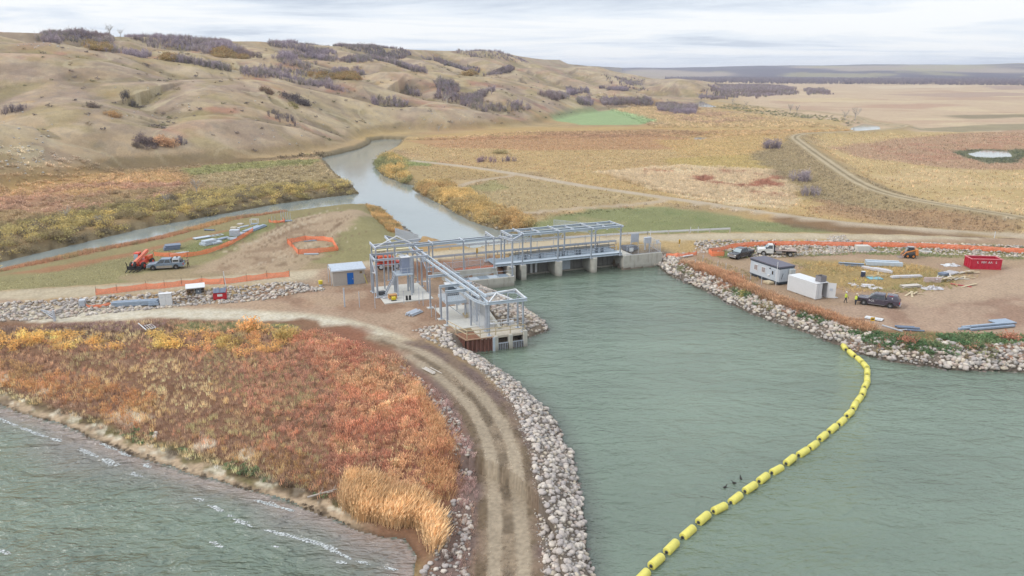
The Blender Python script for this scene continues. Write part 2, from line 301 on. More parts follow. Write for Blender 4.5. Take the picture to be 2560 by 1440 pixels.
def np_mesh(name, V, Fc, mats, cols=None, smooth=False, nv=None, link=True):
    """V (n,3), Fc (m,k) -> one mesh object"""
    me = bpy.data.meshes.new(name); V = np.ascontiguousarray(V, np.float32); Fc = np.ascontiguousarray(Fc, np.int32); k = Fc.shape[1]
    me.vertices.add(len(V)); me.vertices.foreach_set('co', V.ravel()); me.loops.add(Fc.size); me.loops.foreach_set('vertex_index', Fc.ravel())
    me.polygons.add(len(Fc)); me.polygons.foreach_set('loop_start', np.arange(0, Fc.size, k, dtype=np.int32)); me.polygons.foreach_set('loop_total', np.full(len(Fc), k, np.int32))
    if smooth: me.polygons.foreach_set('use_smooth', np.ones(len(Fc), bool))
    if cols is not None:
        a = me.color_attributes.new('Col', 'FLOAT_COLOR', 'POINT'); c4 = np.ones((len(V), 4), np.float32); c4[:, :3] = cols; a.data.foreach_set('color', c4.ravel())
    me.update(); me.validate()
    for m in (mats if isinstance(mats, (list, tuple)) else [mats]): me.materials.append(m)
    o = bpy.data.objects.new(name, me)
    if link: COL.objects.link(o)
    return o

# ------------------------------------------------------------------ the ground sheet
az = np.concatenate([np.radians(np.linspace(-75, -36, 60))[:-1], np.radians(np.linspace(-36, 36, 920)), np.radians(np.linspace(36, 75, 60))[1:]])
ang = np.radians(np.linspace(60, 10, 330)); dr = np.concatenate([H / np.tan(ang), np.geomspace(208, 2600, 700), np.geomspace(2640, 14000, 80)])
AZ, DR = np.meshgrid(az, dr); GX = DR * np.sin(AZ); GY = DR * np.cos(AZ)
GZ = ground(GX, GY)
x, y, z, dist = GX.ravel(), GY.ravel(), GZ.ravel(), DR.ravel()

TAN = C(196, 168, 120)
def nz01(sc, s, lo=.35, hi=.65, oct=4): return ss(fbm(x, y, sc, oct, s), lo, hi)
col = np.tile(TAN, (len(x), 1))
def mix(c, m): 
    global col
    m = np.clip(m, 0, 1)[:, None]; col = col * (1 - m) + np.asarray(c) * m
mix(C(176, 150, 108), .8 * nz01(9, 61)); mix(C(206, 172, 104), .6 * nz01(30, 62)); mix(C(190, 140, 98), .35 * nz01(22, 63, .5, .75))
def zone(pts, c, f=1.5, warp=3., op=1., z=2., patch=None, wsc=None):
    P = pl(pts, z); pad = f + warp + 3; sd = sdp(x, y, P, pad); b = np.nonzero(sd < f + warp)[0]
    if not len(b): return
    wn = (fbm(x[b], y[b], wsc or max(3., warp * 2.5), 4, 71) - .5) * 2.6 * warp
    m = ss(-(sd[b] + wn), -f, f) * op
    if patch: m = m * ss(fbm(x[b], y[b], patch[0], 4, patch[3] if len(patch) > 3 else 73), patch[1], patch[2])
    col[b] = col[b] * (1 - m[:, None]) + np.asarray(c) * m[:, None]
def line(P, c, hw, f=.8, op=1., warp=.5, patch=None):
    d = dpl(x, y, P, hw + f + warp + 4); b = np.nonzero(d < hw + f + warp + 2)[0]
    if not len(b): return
    wn = (fbm(x[b], y[b], 4, 3, 77) - .5) * 2.4 * warp; m = (1 - ss(d[b] + wn, hw - f, hw + f)) * op
    if patch: m = m * ss(fbm(x[b], y[b], patch[0], 4, 79), patch[1], patch[2])
    col[b] = col[b] * (1 - m[:, None]) + np.asarray(c) * m[:, None]
def ruts(P, c, off, hw, f=.3, op=1.):
    d = np.abs(dpl(x, y, P, 8.) - off); m = (1 - ss(d + (fbm(x, y, 2.5, 3, 81) - .5) * .5, hw, hw + f)) * op; mix(c, m)

# the plain on the right, far to near
zone([(1800, 203), (2700, 203), (2700, 340), (2300, 330), (2050, 300), (1850, 262)], C(214, 186, 152), 30, 12, 1, patch=None)
zone([(1850, 215), (2700, 212), (2700, 335), (2200, 330), (2000, 290)], C(196, 160, 132), 10, 10, .7, patch=(80, .5, .7))
zone([(1950, 225), (2700, 225), (2700, 320), (2200, 310)], C(226, 202, 160), 10, 10, .7, patch=(60, .52, .68, 83))
zone([(2050, 340), (2300, 330), (2700, 330), (2700, 560), (2560, 545), (2330, 500), (2170, 450), (2080, 390)], C(205, 176, 120), 4, 4)
zone([(2100, 380), (2250, 350), (2700, 330), (2700, 560), (2330, 500), (2170, 450)], C(214, 184, 132), 3, 4, .8, patch=(16, .45, .65))
zone([(2095, 368), (2230, 346), (2560, 322), (2700, 330), (2700, 420), (2450, 425), (2250, 408), (2140, 390)], C(188, 150, 118), 4, 6, .85)
zone([(2150, 370), (2560, 335), (2700, 410), (2300, 405)], C(190, 136, 108), 3, 5, .5, patch=(10, .5, .65))
zone([(2380, 370), (2450, 364), (2560, 366), (2600, 380), (2540, 405), (2470, 408), (2420, 396)], C(112, 118, 88), 2, 3, .9)
zone([(2250, 325), (2480, 310), (2700, 308), (2700, 318), (2400, 330)], C(132, 130, 96), 4, 3, .6)
for q_, c_ in (([(2090, 268), (2300, 258), (2420, 262), (2300, 272)], (200, 160, 134)), ([(2200, 236), (2500, 230), (2650, 236), (2400, 244)], (188, 158, 140)), ([(1900, 248), (2100, 244), (2200, 250), (2000, 256)], (222, 196, 150)), ([(2330, 288), (2600, 284), (2650, 292), (2420, 296)], (140, 130, 100)), ([(2000, 306), (2250, 300), (2600, 302), (2300, 308)], (206, 172, 142)), ([(2450, 215), (2650, 214), (2650, 222), (2500, 224)], (180, 152, 138)), ([(2150, 216), (2380, 213), (2420, 218), (2200, 222)], (226, 204, 170))): zone(q_, C(*c_), 8, 8, .75)
# meadow between the river and the levee
zone([(960, 365), (1250, 330), (1700, 330), (1990, 335), (1975, 350), (2080, 430), (2330, 520), (2560, 560), (2560, 585), (2200, 560), (1700, 490), (1300, 425), (1060, 395)], C(202, 170, 112), 4, 4, .8)
zone([(1000, 345), (1300, 318), (1600, 320), (1900, 318), (2130, 322), (2110, 334), (1900, 338), (1500, 338), (1150, 352)], C(204, 168, 106), 4, 5, .85)
zone([(1020, 352), (1400, 335), (1780, 340), (1700, 372), (1300, 375), (1100, 368)], C(194, 142, 100), 3, 4, .6)
zone([(1300, 332), (1640, 322), (1800, 330), (1500, 345)], C(176, 134, 100), 3, 4, .5)
zone([(1340, 285), (1450, 277), (1540, 275), (1610, 290), (1650, 301), (1600, 312), (1450, 312), (1380, 300), (1290, 290)], C(164, 186, 128), 3, 3, 1.)
zone([(1490, 265), (1560, 262), (1640, 275), (1740, 270), (1850, 285), (2100, 300), (2140, 322), (1700, 320), (1640, 300)], C(204, 174, 116), 5, 6, .85)
zone([(1640, 275), (1760, 272), (1950, 295), (1800, 315), (1700, 300)], C(182, 140, 112), 3, 6, .6, patch=(14, .45, .6))
zone([(1640, 350), (1900, 335), (1975, 345), (1960, 400), (1880, 395), (1700, 385)], C(206, 172, 104), 3, 5, .75)
zone([(1660, 395), (1900, 385), (2000, 420), (2060, 490), (2000, 500), (1900, 440), (1700, 420)], C(196, 170, 96), 3, 4, .8)
zone([(1500, 430), (1700, 412), (1950, 425), (2010, 480), (1960, 520), (1800, 505), (1620, 475)], C(222, 196, 152), 2, 4, .95)
zone([(1600, 425), (1950, 430), (1990, 500), (1800, 490)], C(186, 112, 80), 1.2, 3, .85, patch=(9, .53, .62))
zone([(1870, 385), (1990, 350), (2120, 440), (2350, 520), (2560, 560), (2560, 590), (2250, 565), (2080, 520), (1990, 470)], C(170, 150, 110), 3, 3, .85)
zone([(2050, 500), (2250, 530), (2560, 565), (2560, 585), (2200, 560), (2040, 530)], C(184, 142, 104), 2, 3, .6)
zone([(1150, 468), (1290, 442), (1640, 496), (1560, 508), (1300, 528), (1200, 500)], C(188, 164, 116), 2, 2, 1.)
zone([(1170, 465), (1240, 450), (1280, 470), (1210, 480)], C(150, 152, 92), 1.5, 3, .5)
zone([(1300, 570), (1380, 542), (1480, 522), (1660, 515), (1900, 548), (2120, 578), (1640, 584), (1400, 580)], C(148, 150, 98), 2, 2, 1.)
zone([(1400, 560), (1650, 525), (1900, 555), (2000, 575), (1500, 578)], C(126, 138, 84), 1, 2, .5, patch=(5, .5, .65))
zone([(1350, 575), (1460, 540), (1560, 555), (1500, 575)], C(178, 166, 118), 1, 2, .6, patch=(6, .45, .6))
zone([(1900, 530), (2300, 566), (2560, 598), (2560, 606), (2300, 585), (2000, 560)], C(122, 88, 70), .8, 1, .7, z=3)
zone([(1000, 400), (1150, 418), (1250, 440), (1130, 450), (1030, 455)], C(186, 158, 104), 2, 2, .8)
zone([(1010, 398), (1100, 405), (1080, 415), (1010, 412)], C(140, 156, 92), 1, 2, .8)
zone([(935, 400), (980, 380), (1030, 400), (1010, 430), (1040, 460), (960, 445)], C(160, 150, 84), 1.5, 2, .9)
# west bank flat and the meadow of the oxbow
zone([(-300, 420), (0, 418), (300, 395), (600, 380), (930, 348), (925, 372), (800, 400), (500, 420), (200, 440), (-300, 480)], C(190, 160, 116), 4, 4, .8)
zone([(-300, 470), (0, 450), (300, 425), (480, 415), (790, 398), (890, 480), (600, 520), (300, 580), (0, 650), (-300, 720)], C(168, 138, 92), 4, 3, .95)
zone([(-200, 480), (0, 455), (250, 435), (420, 425), (490, 450), (300, 475), (0, 510), (-200, 530)], C(202, 160, 98), 3, 3, .85)
zone([(-100, 490), (250, 460), (460, 455), (420, 500), (150, 550), (-100, 590)], C(184, 136, 106), 2, 5, .75, patch=(14, .4, .6))
zone([(470, 425), (800, 405), (860, 460), (600, 480), (500, 460)], C(172, 152, 106), 2, 3, .8)
zone([(450, 422), (640, 402), (800, 398), (780, 412), (600, 425), (470, 440)], C(150, 150, 82), 1.5, 2, .8)
zone([(0, 440), (450, 418), (880, 385), (920, 372), (890, 380), (500, 405), (250, 420), (0, 432)], C(118, 98, 68), 1, 2, .7)
# yard north of the crest road
zone([(-300, 740), (0, 672), (176, 633), (352, 601), (527, 552), (703, 529), (830, 513), (907, 508), (960, 520), (1000, 560), (960, 600), (500, 650), (0, 735)], C(160, 146, 100), .6, .8, 1., z=.6)
zone([(-300, 740), (0, 672), (176, 633), (352, 601), (527, 552), (703, 529), (720, 537), (600, 558), (400, 610), (200, 655), (0, 695), (-300, 770)], C(186, 132, 94), .6, 1., .9, z=.6)
zone([(-200, 720), (0, 678), (200, 645), (480, 590), (700, 540), (830, 515), (905, 510), (960, 520), (1000, 560), (1050, 605), (1040, 640), (800, 680), (500, 700), (0, 735), (-200, 750)], C(158, 148, 100), 1, 1.5, 1., z=2.8)
zone([(-50, 690), (200, 650), (480, 592), (640, 556), (600, 565), (400, 625), (150, 680)], C(176, 124, 86), 1, 1.5, .85, z=2.5)
zone([(440, 620), (620, 560), (700, 545), (720, 560), (640, 585), (480, 640)], C(136, 140, 84), 1, 1.5, .8, z=2.8)
zone([(520, 690), (560, 640), (640, 600), (700, 560), (780, 530), (890, 515), (925, 522), (880, 545), (840, 580), (760, 600), (730, 640), (700, 680)], C(186, 162, 128), 1.2, 2, 1., z=2.8)
zone([(580, 660), (650, 590), (800, 560), (850, 590), (720, 610), (700, 670)], C(156, 122, 96), .6, 1.5, .7, z=2.8, patch=(2.2, .48, .6))
zone([(300, 690), (480, 660), (900, 655), (1000, 665), (880, 684), (600, 700), (350, 716)], C(182, 156, 122), .8, 1.5, .7, z=2.9)
zone([(480, 688), (560, 640), (660, 585), (760, 540), (900, 517), (890, 548), (850, 590), (800, 640), (740, 682)], C(190, 164, 132), 1., 2., .8, z=2.6)
zone([(540, 680), (640, 610), (760, 560), (860, 545), (800, 610), (700, 670)], C(156, 126, 98), .7, 1.5, .65, z=2.6, patch=(3, .48, .62))
rk = np.random.default_rng(8)
for k in range(26):
    a, b = rk.uniform(530, 700), rk.uniform(585, 690); q = [(a, b)]
    for j in range(5): a += rk.uniform(25, 60); b -= rk.uniform(4, 26); q.append((a, b))
    line(smooth_line(pl(q, 2.8)), C(138, 112, 86) if k % 3 else C(206, 186, 156), .16, .12, .7, .25)
for k in range(22):
    a, b = rk.uniform(1900, 2300), rk.uniform(745, 815); q = [(a, b)]
    for j in range(4): a += rk.uniform(40, 110); b -= rk.uniform(-6, 22); q.append((a, b))
    line(smooth_line(pl(q, 2.)), C(140, 104, 82) if k % 2 else C(200, 172, 146), .16, .12, .6, .25)
# crest road, lower road, site pads
line(R_MAIN, C(202, 184, 152), 3.4, .7, 1., .5); ruts(R_MAIN, C(218, 200, 168), 1.1, .5, .3, .5)
zone([(-300, 805), (0, 773), (250, 776), (500, 760), (800, 712), (820, 680), (1000, 690), (1150, 700), (1180, 780), (1150, 830), (1060, 850), (960, 835), (800, 800), (400, 795)], C(190, 160, 132), 1, 1.2, 1.)
zone([(600, 740), (1100, 700), (1150, 820), (1000, 840), (800, 780)], C(158, 118, 92), .8, 1.5, .6, patch=(4, .42, .62))
zone([(300, 770), (800, 735), (900, 760), (600, 782)], C(196, 166, 134), .8, 1., .6, patch=(3, .4, .6))
line(R_LOW, C(214, 200, 172), 2.9, .8, 1., .6); ruts(R_LOW, C(232, 222, 200), .9, .5, .3, .6)
zone([(880, 830), (980, 840), (1060, 865), (1080, 900), (1010, 890), (900, 850)], C(206, 186, 154), .8, 1, .9)
# dike with the twin track
zone([(1000, 860), (1060, 850), (1240, 960), (1340, 1060), (1400, 1180), (1440, 1500), (1020, 1500), (1100, 1250), (1130, 1100), (1060, 980), (980, 900)], C(134, 112, 102), .8, 1., 1., z=1.8)
zone([(1000, 860), (1060, 850), (1240, 960), (1330, 1060), (1360, 1180), (1380, 1500), (1150, 1500), (1190, 1250), (1190, 1100), (1110, 990), (1040, 920)], C(150, 126, 104), .5, .7, .9, z=2., patch=(2.2, .38, .6))
line(R_TRK, C(166, 146, 120), 1.9, .5, .9, .4)
line(R_TRK, C(122, 106, 86), .5, .25, .8, .35, patch=(1.6, .36, .5))
ruts(R_TRK, C(186, 168, 142), 1.08, .36, .4, .85)
d_ = dpl(x, y, R_TRK, 8.); mix(C(118, 100, 76), (1 - ss(np.abs(d_ - 2.1), .25, .6)) * .7 * ss(fbm(x, y, 2, 3, 88), .42, .58) * (y < 75))
# far roads
for P in (R_FAR,): line(P, C(204, 184, 156), 2.1, .7, 1., .4)
for P in (R_BR1, R_BR2): line(P, C(200, 178, 148), 1.5, .7, .9, .5)
line(R_LEV, C(174, 152, 112), 4.5, 2, .6, 1.); ruts(R_LEV, C(206, 186, 150), 1.2, .55, .4, .9); line(R_LEV, C(132, 116, 84), .6, .3, .6, .3)
# meadow at the lower left
zone([(-300, 810), (0, 808), (400, 806), (760, 808), (880, 830), (985, 880), (1030, 960), (1120, 1060), (1150, 1150), (1110, 1290), (1080, 1400), (1000, 1340), (800, 1275), (500, 1180), (200, 1080), (0, 1000), (-300, 930)], C(150, 112, 84), .8, 1.5, 1., z=1.4)
zone([(-100, 815), (400, 812), (760, 812), (700, 850), (400, 850), (0, 850)], C(126, 98, 76), .8, 1.2, .9, z=1.8)
zone([(400, 808), (640, 806), (770, 812), (740, 822), (480, 826)], C(136, 140, 84), .5, .8, .9, z=1.9)
zone([(700, 840), (900, 830), (1000, 900), (1080, 1010), (1150, 1120), (1140, 1200), (1000, 1260), (900, 1200), (820, 1100), (850, 980)], C(160, 108, 82), 1.2, 2, .9, z=1.4)
zone([(-100, 955), (0, 960), (300, 1065), (600, 1155), (900, 1260), (880, 1300), (600, 1200), (300, 1110), (0, 1012), (-100, 990)], C(124, 116, 74), .8, 1.2, .9, z=.8)
# beach, by how far up from the left shore
sd = sdp(x, y, LL, 14.); near = 1 - ss(PX(x, y, z)[0], 860, 960)
mix(C(204, 176, 142), (1 - ss(sd + (fbm(x, y, 1.5, 3, 91) - .5) * 3.4, .7, 1.8)) * near); mix(C(238, 224, 196), (1 - ss(np.abs(sd - 1.5), .3, 1.)) * near * .8 * nz01(1.2, 92, .5, .62)); mix(C(104, 84, 64), (1 - ss(np.abs(sd - 2.2 + (fbm(x, y, 2, 2, 95) - .5) * 2.5), .4, 1.2)) * near * .8 * nz01(1.4, 96, .42, .6)); mix(C(96, 78, 60), (1 - ss(sd, .2, 1.2)) * near * .8 * nz01(.7, 97, .54, .62))
mix(C(96, 82, 66), (1 - ss(sd, -.2, .35)) * near * .5)
mix(C(222, 204, 176), (1 - ss(np.abs(sd - 4.6), .6, 1.6)) * near * ss(fbm(x, y, 2.6, 3, 93), .54, .62) * .9)
# right-hand works yard
zone([(1650, 640), (1760, 625), (2560, 612), (2700, 612), (2700, 860), (2560, 850), (2400, 840), (2200, 828), (2080, 790), (1900, 735), (1760, 690)], C(184, 154, 124), 1, 1.5, 1.)
zone([(1700, 670), (1850, 645), (2050, 640), (2560, 640), (2560, 665), (2250, 650), (2000, 655), (1880, 690)], C(188, 160, 128), 1, 1.5, .9)
zone([(1980, 650), (2250, 655), (2440, 690), (2300, 730), (2120, 720), (2020, 690)], C(176, 150, 92), 1.2, 2, .9)
zone([(1900, 745), (2050, 770), (2250, 760), (2380, 720), (2500, 672), (2600, 670), (2600, 840), (2400, 835), (2200, 822), (2080, 790)], C(190, 160, 134), 1, 1.5, 1.)
zone([(2250, 740), (2400, 710), (2520, 670), (2600, 660), (2600, 730), (2450, 750), (2300, 765)], C(200, 172, 142), .8, 1.5, .8)
zone([(2200, 770), (2560, 740), (2600, 800), (2400, 825), (2200, 810)], C(164, 126, 104), .8, 1.5, .6, patch=(4, .42, .6))
zone([(1780, 632), (1900, 622), (1870, 640), (1800, 645)], C(118, 134, 74), .6, .8, .9); zone([(2130, 618), (2560, 632), (2560, 648), (2150, 632)], C(138, 138, 86), .8, 1., .8)
zone([(1660, 650), (1760, 680), (1900, 740), (2080, 795), (2200, 830), (2560, 850), (2560, 880), (2200, 865), (2050, 835), (1860, 768), (1680, 690)], C(150, 118, 78), .8, 1., .9, z=1.5)
# the hills
Pz = (z > 2.4) & (-sdp(x, y, TOEP, 60.) > 0) | ((dist > 420) & inside(x, y, TOEP))
hi = np.nonzero(Pz)[0]; hx, hy = x[hi], y[hi]
hm = ss(-sdp(hx, hy, TOEP, 40.), 0, 14); hc = np.tile(C(196, 168, 130), (len(hi), 1))
def hmix(c, m):
    global hc
    m = np.clip(m, 0, 1)[:, None]; hc = hc * (1 - m) + np.asarray(c) * m
hmix(C(178, 152, 130), ss(fbm(hx, hy, 55, 4, 101), .44, .6) * .85); hmix(C(206, 184, 138), ss(fbm(hx, hy, 46, 4, 102), .5, .66) * .7)
hmix(C(186, 132, 106), ss(fbm(hx, hy, 26, 4, 103), .58, .70) * .75); hmix(C(196, 160, 104), ss(fbm(hx, hy, 18, 3, 105), .62, .72) * .6)
# relief shading put into the colour: hollows darker and greener, crests paler
gx_ = np.gradient(GZ, axis=0) / np.gradient(DR, axis=0); lap = GZ - (np.roll(GZ, 14, 1) + np.roll(GZ, -14, 1) + np.roll(GZ, 9, 0) + np.roll(GZ, -9, 0)) / 4
lp = lap.ravel()[hi] / np.clip(dist[hi] / 400, .4, 3); hmix(C(146, 130, 94), ss(-lp, .08, .6) * .7); hmix(C(206, 184, 148), ss(lp, .08, .6) * .45)
hmix(C(150, 140, 130), (fbm(hx, hy, 3.5, 3, 106) > .60) * .25)
hmix(C(212, 190, 156), (fbm(hx, hy, 7, 3, 107) > .64) * .3); hmix(C(150, 126, 108), ss(fbm(hx, hy, 13, 4, 108), .5, .68) * .45); hmix(C(168, 150, 96), ss(fbm(hx, hy, 17, 4, 109), .54, .7) * .5)
hc *= (1 + .30 * (fbm(hx, hy, 5, 3, 116) - .5) + .26 * (fbm(hx, hy, 14, 3, 117) - .5))[:, None]
hmix(C(206, 188, 150), (np.abs(fbm(hx, hy, 60, 3, 118) - .5) < .006) * .6)
col[hi] = col[hi] * (1 - hm[:, None]) + hc * hm[:, None]
# across the valley
fm = ss(dist, 2900, 3600) * (np.arctan2(x, y) > .02); mix(C(176, 156, 136), fm); mix(C(96, 84, 100), fm * ss(fbm(x, y * .45, 520, 5, 111), .42, .56)); mix(C(176, 164, 112), fm * ss(fbm(x, y * .4, 260, 4, 112), .58, .66) * .7)
for P, w_ in ((RL, 4.6),):
    sd_ = sdp(x, y, P, 9.); mix(C(136, 122, 108), (1 - ss(sd_, w_ - 1.4, w_ + .4)) * (sd_ > -3) * (dpl(x, y, R_TRK, 9.) > 2.6))
sd_ = sdp(x, y, RV, 6.); mix(C(140, 126, 96), (1 - ss(sd_, 1.2, 3.4)) * .8)
uu_ = (x - _A[0]) * _U[0] + (y - _A[1]) * _U[1]; vv_2 = (x - _A[0]) * _V[0] + (y - _A[1]) * _V[1]
mix(C(166, 126, 100), ((uu_ > -20) & (uu_ < -3) & (vv_2 > .1) & (vv_2 < 7.)) * 1.); mix(C(160, 142, 122), ((uu_ > -15.4) & (uu_ < -4) & (vv_2 > -31) & (vv_2 < -3)) * 1.)
# small-scale variety, dark wet edge at every water line
col *= (1 + .22 * (fbm(x, y, 1.6, 3, 121) - .5) + .16 * (fbm(x, y, 7, 3, 122) - .5))[:, None]
wet = np.full(len(x), 20.)
for P, wb in WB: wet = np.minimum(wet, np.abs(sdp(x, y, P, 4.)))
col *= (1 - .45 * (1 - ss(wet, 0, .7)) * (z < .5))[:, None]
lm_ = col.mean(1, keepdims=True); col = col * .90 + lm_ * .10; np.clip(col, .01, .8, out=col)

mg = mat('ground_cover', attr='Col', rough=.95, spec=.1, noise=.20, nscale=2.6, bump=1.)
t_ = mg.node_tree; b_ = t_.nodes['Principled BSDF']
na, nr = len(az), len(dr); ii = (np.arange(nr - 1)[:, None] * na + np.arange(na - 1)[None, :]).ravel()
gr = np_mesh('ground', np.stack([x, y, z], 1), np.stack([ii, ii + 1, ii + na + 1, ii + na], 1), mg, cols=col, smooth=True); gr['kind'] = 'structure'
# ------------------------------------------------------------------ water
def water_mat(name, deep, rough, ripples, scale_vec, rot=0., bumps=.6, spec=.65):
    m = bpy.data.materials.new(name); m.use_nodes = True; t = m.node_tree; b = t.nodes['Principled BSDF']
    b.inputs['Roughness'].default_value = rough; b.inputs['IOR'].default_value = 1.5; b.inputs['Specular IOR Level'].default_value = spec
    a = N(t, 'ShaderNodeAttribute', attribute_name='Col'); t.links.new(a.outputs['Color'], b.inputs['Base Color'])
    g = N(t, 'ShaderNodeNewGeometry'); mp = N(t, 'ShaderNodeMapping'); mp.inputs['Scale'].default_value = scale_vec; mp.inputs['Rotation'].default_value = (0, 0, rot); t.links.new(g.outputs['Position'], mp.inputs[0])
    prev = None
    for sc, dist, st in ripples:
        nz = N(t, 'ShaderNodeTexNoise'); nz.inputs['Scale'].default_value = sc; nz.inputs['Detail'].default_value = 3; nz.inputs['Distortion'].default_value = .6; t.links.new(mp.outputs[0], nz.inputs[0])
        bp = N(t, 'ShaderNodeBump'); bp.inputs['Distance'].default_value = dist; bp.inputs['Strength'].default_value = st; t.links.new(nz.outputs[0], bp.inputs['Height'])
        if prev: t.links.new(prev.outputs[0], bp.inputs['Normal'])
        prev = bp
    t.links.new(prev.outputs[0], b.inputs['Normal']); return m
def water(name, azs, drs, clip, material, colf, zz=0.):
    A_, R_ = np.meshgrid(azs, drs); X = (R_ * np.sin(A_)).ravel(); Y = (R_ * np.cos(A_)).ravel(); n, k = len(drs), len(azs)
    i = (np.arange(n - 1)[:, None] * k + np.arange(k - 1)[None, :]).ravel(); Q = np.stack([i, i + 1, i + k + 1, i + k], 1)
    cx = X[Q].mean(1); cy = Y[Q].mean(1); keep = clip(cx, cy); Q = Q[keep]; u_, inv = np.unique(Q, return_inverse=True); Q = inv.reshape(Q.shape)
    o = np_mesh(name, np.stack([X[u_], Y[u_], np.full(len(u_), zz)], 1), Q, material, cols=colf(X[u_], Y[u_]), smooth=True); o['kind'] = 'structure'; return o
def vv_(X, Y): return (X - _A[0]) * _V[0] + (Y - _A[1]) * _V[1]
def lake_col(X, Y):
    base = C(138, 158, 136, .80); c = np.tile(base, (len(X), 1)); n = fbm(X, Y, 30, 4, 131)
    c = c * (1 + .5 * (n - .5) + .4 * (fbm(X * .35, Y, 7, 3, 137) - .5))[:, None]
    left = (X < 0) & (inside(X, Y, LL)); sd = -sdp(X, Y, LL, 30.)
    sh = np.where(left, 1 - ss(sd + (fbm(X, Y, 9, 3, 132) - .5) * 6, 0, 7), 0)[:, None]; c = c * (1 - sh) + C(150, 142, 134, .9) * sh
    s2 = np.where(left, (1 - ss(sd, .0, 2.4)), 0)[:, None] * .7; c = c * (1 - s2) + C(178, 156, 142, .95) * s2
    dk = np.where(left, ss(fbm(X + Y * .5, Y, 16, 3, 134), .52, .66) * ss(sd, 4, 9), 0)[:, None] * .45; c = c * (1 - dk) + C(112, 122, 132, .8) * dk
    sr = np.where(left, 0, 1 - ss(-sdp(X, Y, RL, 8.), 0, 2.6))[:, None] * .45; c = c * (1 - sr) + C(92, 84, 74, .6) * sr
    return c
wl = water_mat('lake_water', None, .07, ((.30, 1.5, .4), (1.4, .40, .5), (4.6, .15, .6)), (.75, 1.5, 1), -.2)
wl2 = water_mat('lake_water_windward', None, .07, ((.34, 2.6, .6), (1.2, .8, .65), (3.6, .25, .65)), (.55, 1.25, 1), .5)
lake_ok = lambda X, Y: (vv_(X, Y) < 8) & ((vv_(X, Y) < -2.5) | (X > -14)) & ((Y < 126) | (X > -20)) & (Y < 170) & ((sdp(X, Y, RL, 6.) < 5) | (sdp(X, Y, LL, 6.) < 5) | (sdp(X, Y, CH, 6.) < 5))
left_ok = lambda X, Y: (X < -6.6) & (Y < 100) & (sdp(X, Y, LL, 6.) < 5)
LA, LD = np.radians(np.linspace(-75, 75, 420)), H / np.tan(np.radians(np.linspace(72, 7.5, 420)))
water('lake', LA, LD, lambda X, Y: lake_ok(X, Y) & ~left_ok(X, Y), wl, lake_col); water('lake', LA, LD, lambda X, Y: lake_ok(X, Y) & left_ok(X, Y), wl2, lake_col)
def river_col(X, Y): return np.tile(C(170, 180, 176, .9), (len(X), 1)) * (1 + .3 * (fbm(X, Y, 20, 3, 133) - .5))[:, None]
wr = water_mat('river_water', None, .05, ((.9, .08, .12), (3., .04, .16)), (.8, 1.2, 1), .2)
water('river', np.radians(np.linspace(-60, 40, 260)), np.geomspace(110, 1500, 420), lambda X, Y: (vv_(X, Y) >= 8) & ((sdp(X, Y, RV, 6.) < 5) | (sdp(X, Y, CH, 6.) < 4) | (np.min([sdp(X, Y, p, 9.) for p in PONDS], 0) < 8)), wr, river_col, .0)
# breaking waves along the left beach: thin crests of foam, narrow ragged strips lying on the water
fm_ = mat('foam', C(240, 244, 242), rough=.9, noise=.06)
ft = fm_.node_tree; fb = ft.nodes['Principled BSDF']; fn = N(ft, 'ShaderNodeTexNoise'); fn.inputs['Scale'].default_value = 5.; fn.inputs['Detail'].default_value = 5; fg = N(ft, 'ShaderNodeNewGeometry'); ft.links.new(fg.outputs['Position'], fn.inputs[0]); fr_ = N(ft, 'ShaderNodeMapRange'); fr_.inputs[1].default_value = .42; fr_.inputs[2].default_value = .62; fr_.inputs[3].default_value = .05; fr_.inputs[4].default_value = .9; ft.links.new(fn.outputs[0], fr_.inputs[0]); ft.links.new(fr_.outputs[0], fb.inputs['Alpha'])
def foam(pts, wid, seed):
    P = smooth_line(pl(pts)); r = np.random.default_rng(seed); V = []; Q = []; L = 0
    S = [0]
    for a, b in zip(P[:-1], P[1:]): S.append(S[-1] + np.linalg.norm(b - a))
    n = max(6, int(S[-1] / .12)); ts = np.linspace(0, S[-1], n); X = np.interp(ts, S, P[:, 0]); Y = np.interp(ts, S, P[:, 1])
    for j in range(int(n * 11)):
        k = r.integers(0, n); e = math.sin(math.pi * min(1, max(0, (k + 1) / n))) ** .5; a = r.normal() * wid * .65 * e * (.4 + 1.2 * vn(np.array(X[k] * 1.7), np.array(Y[k] * 1.7), 3)); q = abs(r.normal()) ** 1.5 * .04 * (1.4 - min(1, abs(a) / wid)) + .012
        if vn(np.array(ts[k] * 1.1), np.array(seed * 3.3), 5) < .42: continue
        cx, cy = X[k] + r.normal() * .1 - .25 * abs(a) , Y[k] + a; m = 7; th = np.sort(r.uniform(0, 6.28, m)); st = len(V)
        for h in th: V.append((cx + math.cos(h) * q * 2.6 * r.uniform(.6, 1.2), cy + math.sin(h) * q * r.uniform(.6, 1.3) - .35 * math.cos(h) * q * 2.6, .012 + .03 * r.random()))
        for h in range(1, m - 1): Q.append((st, st + h, st + h + 1))
    return np.array(V), np.array(Q)
FV, FQ, o_ = [], [], 0
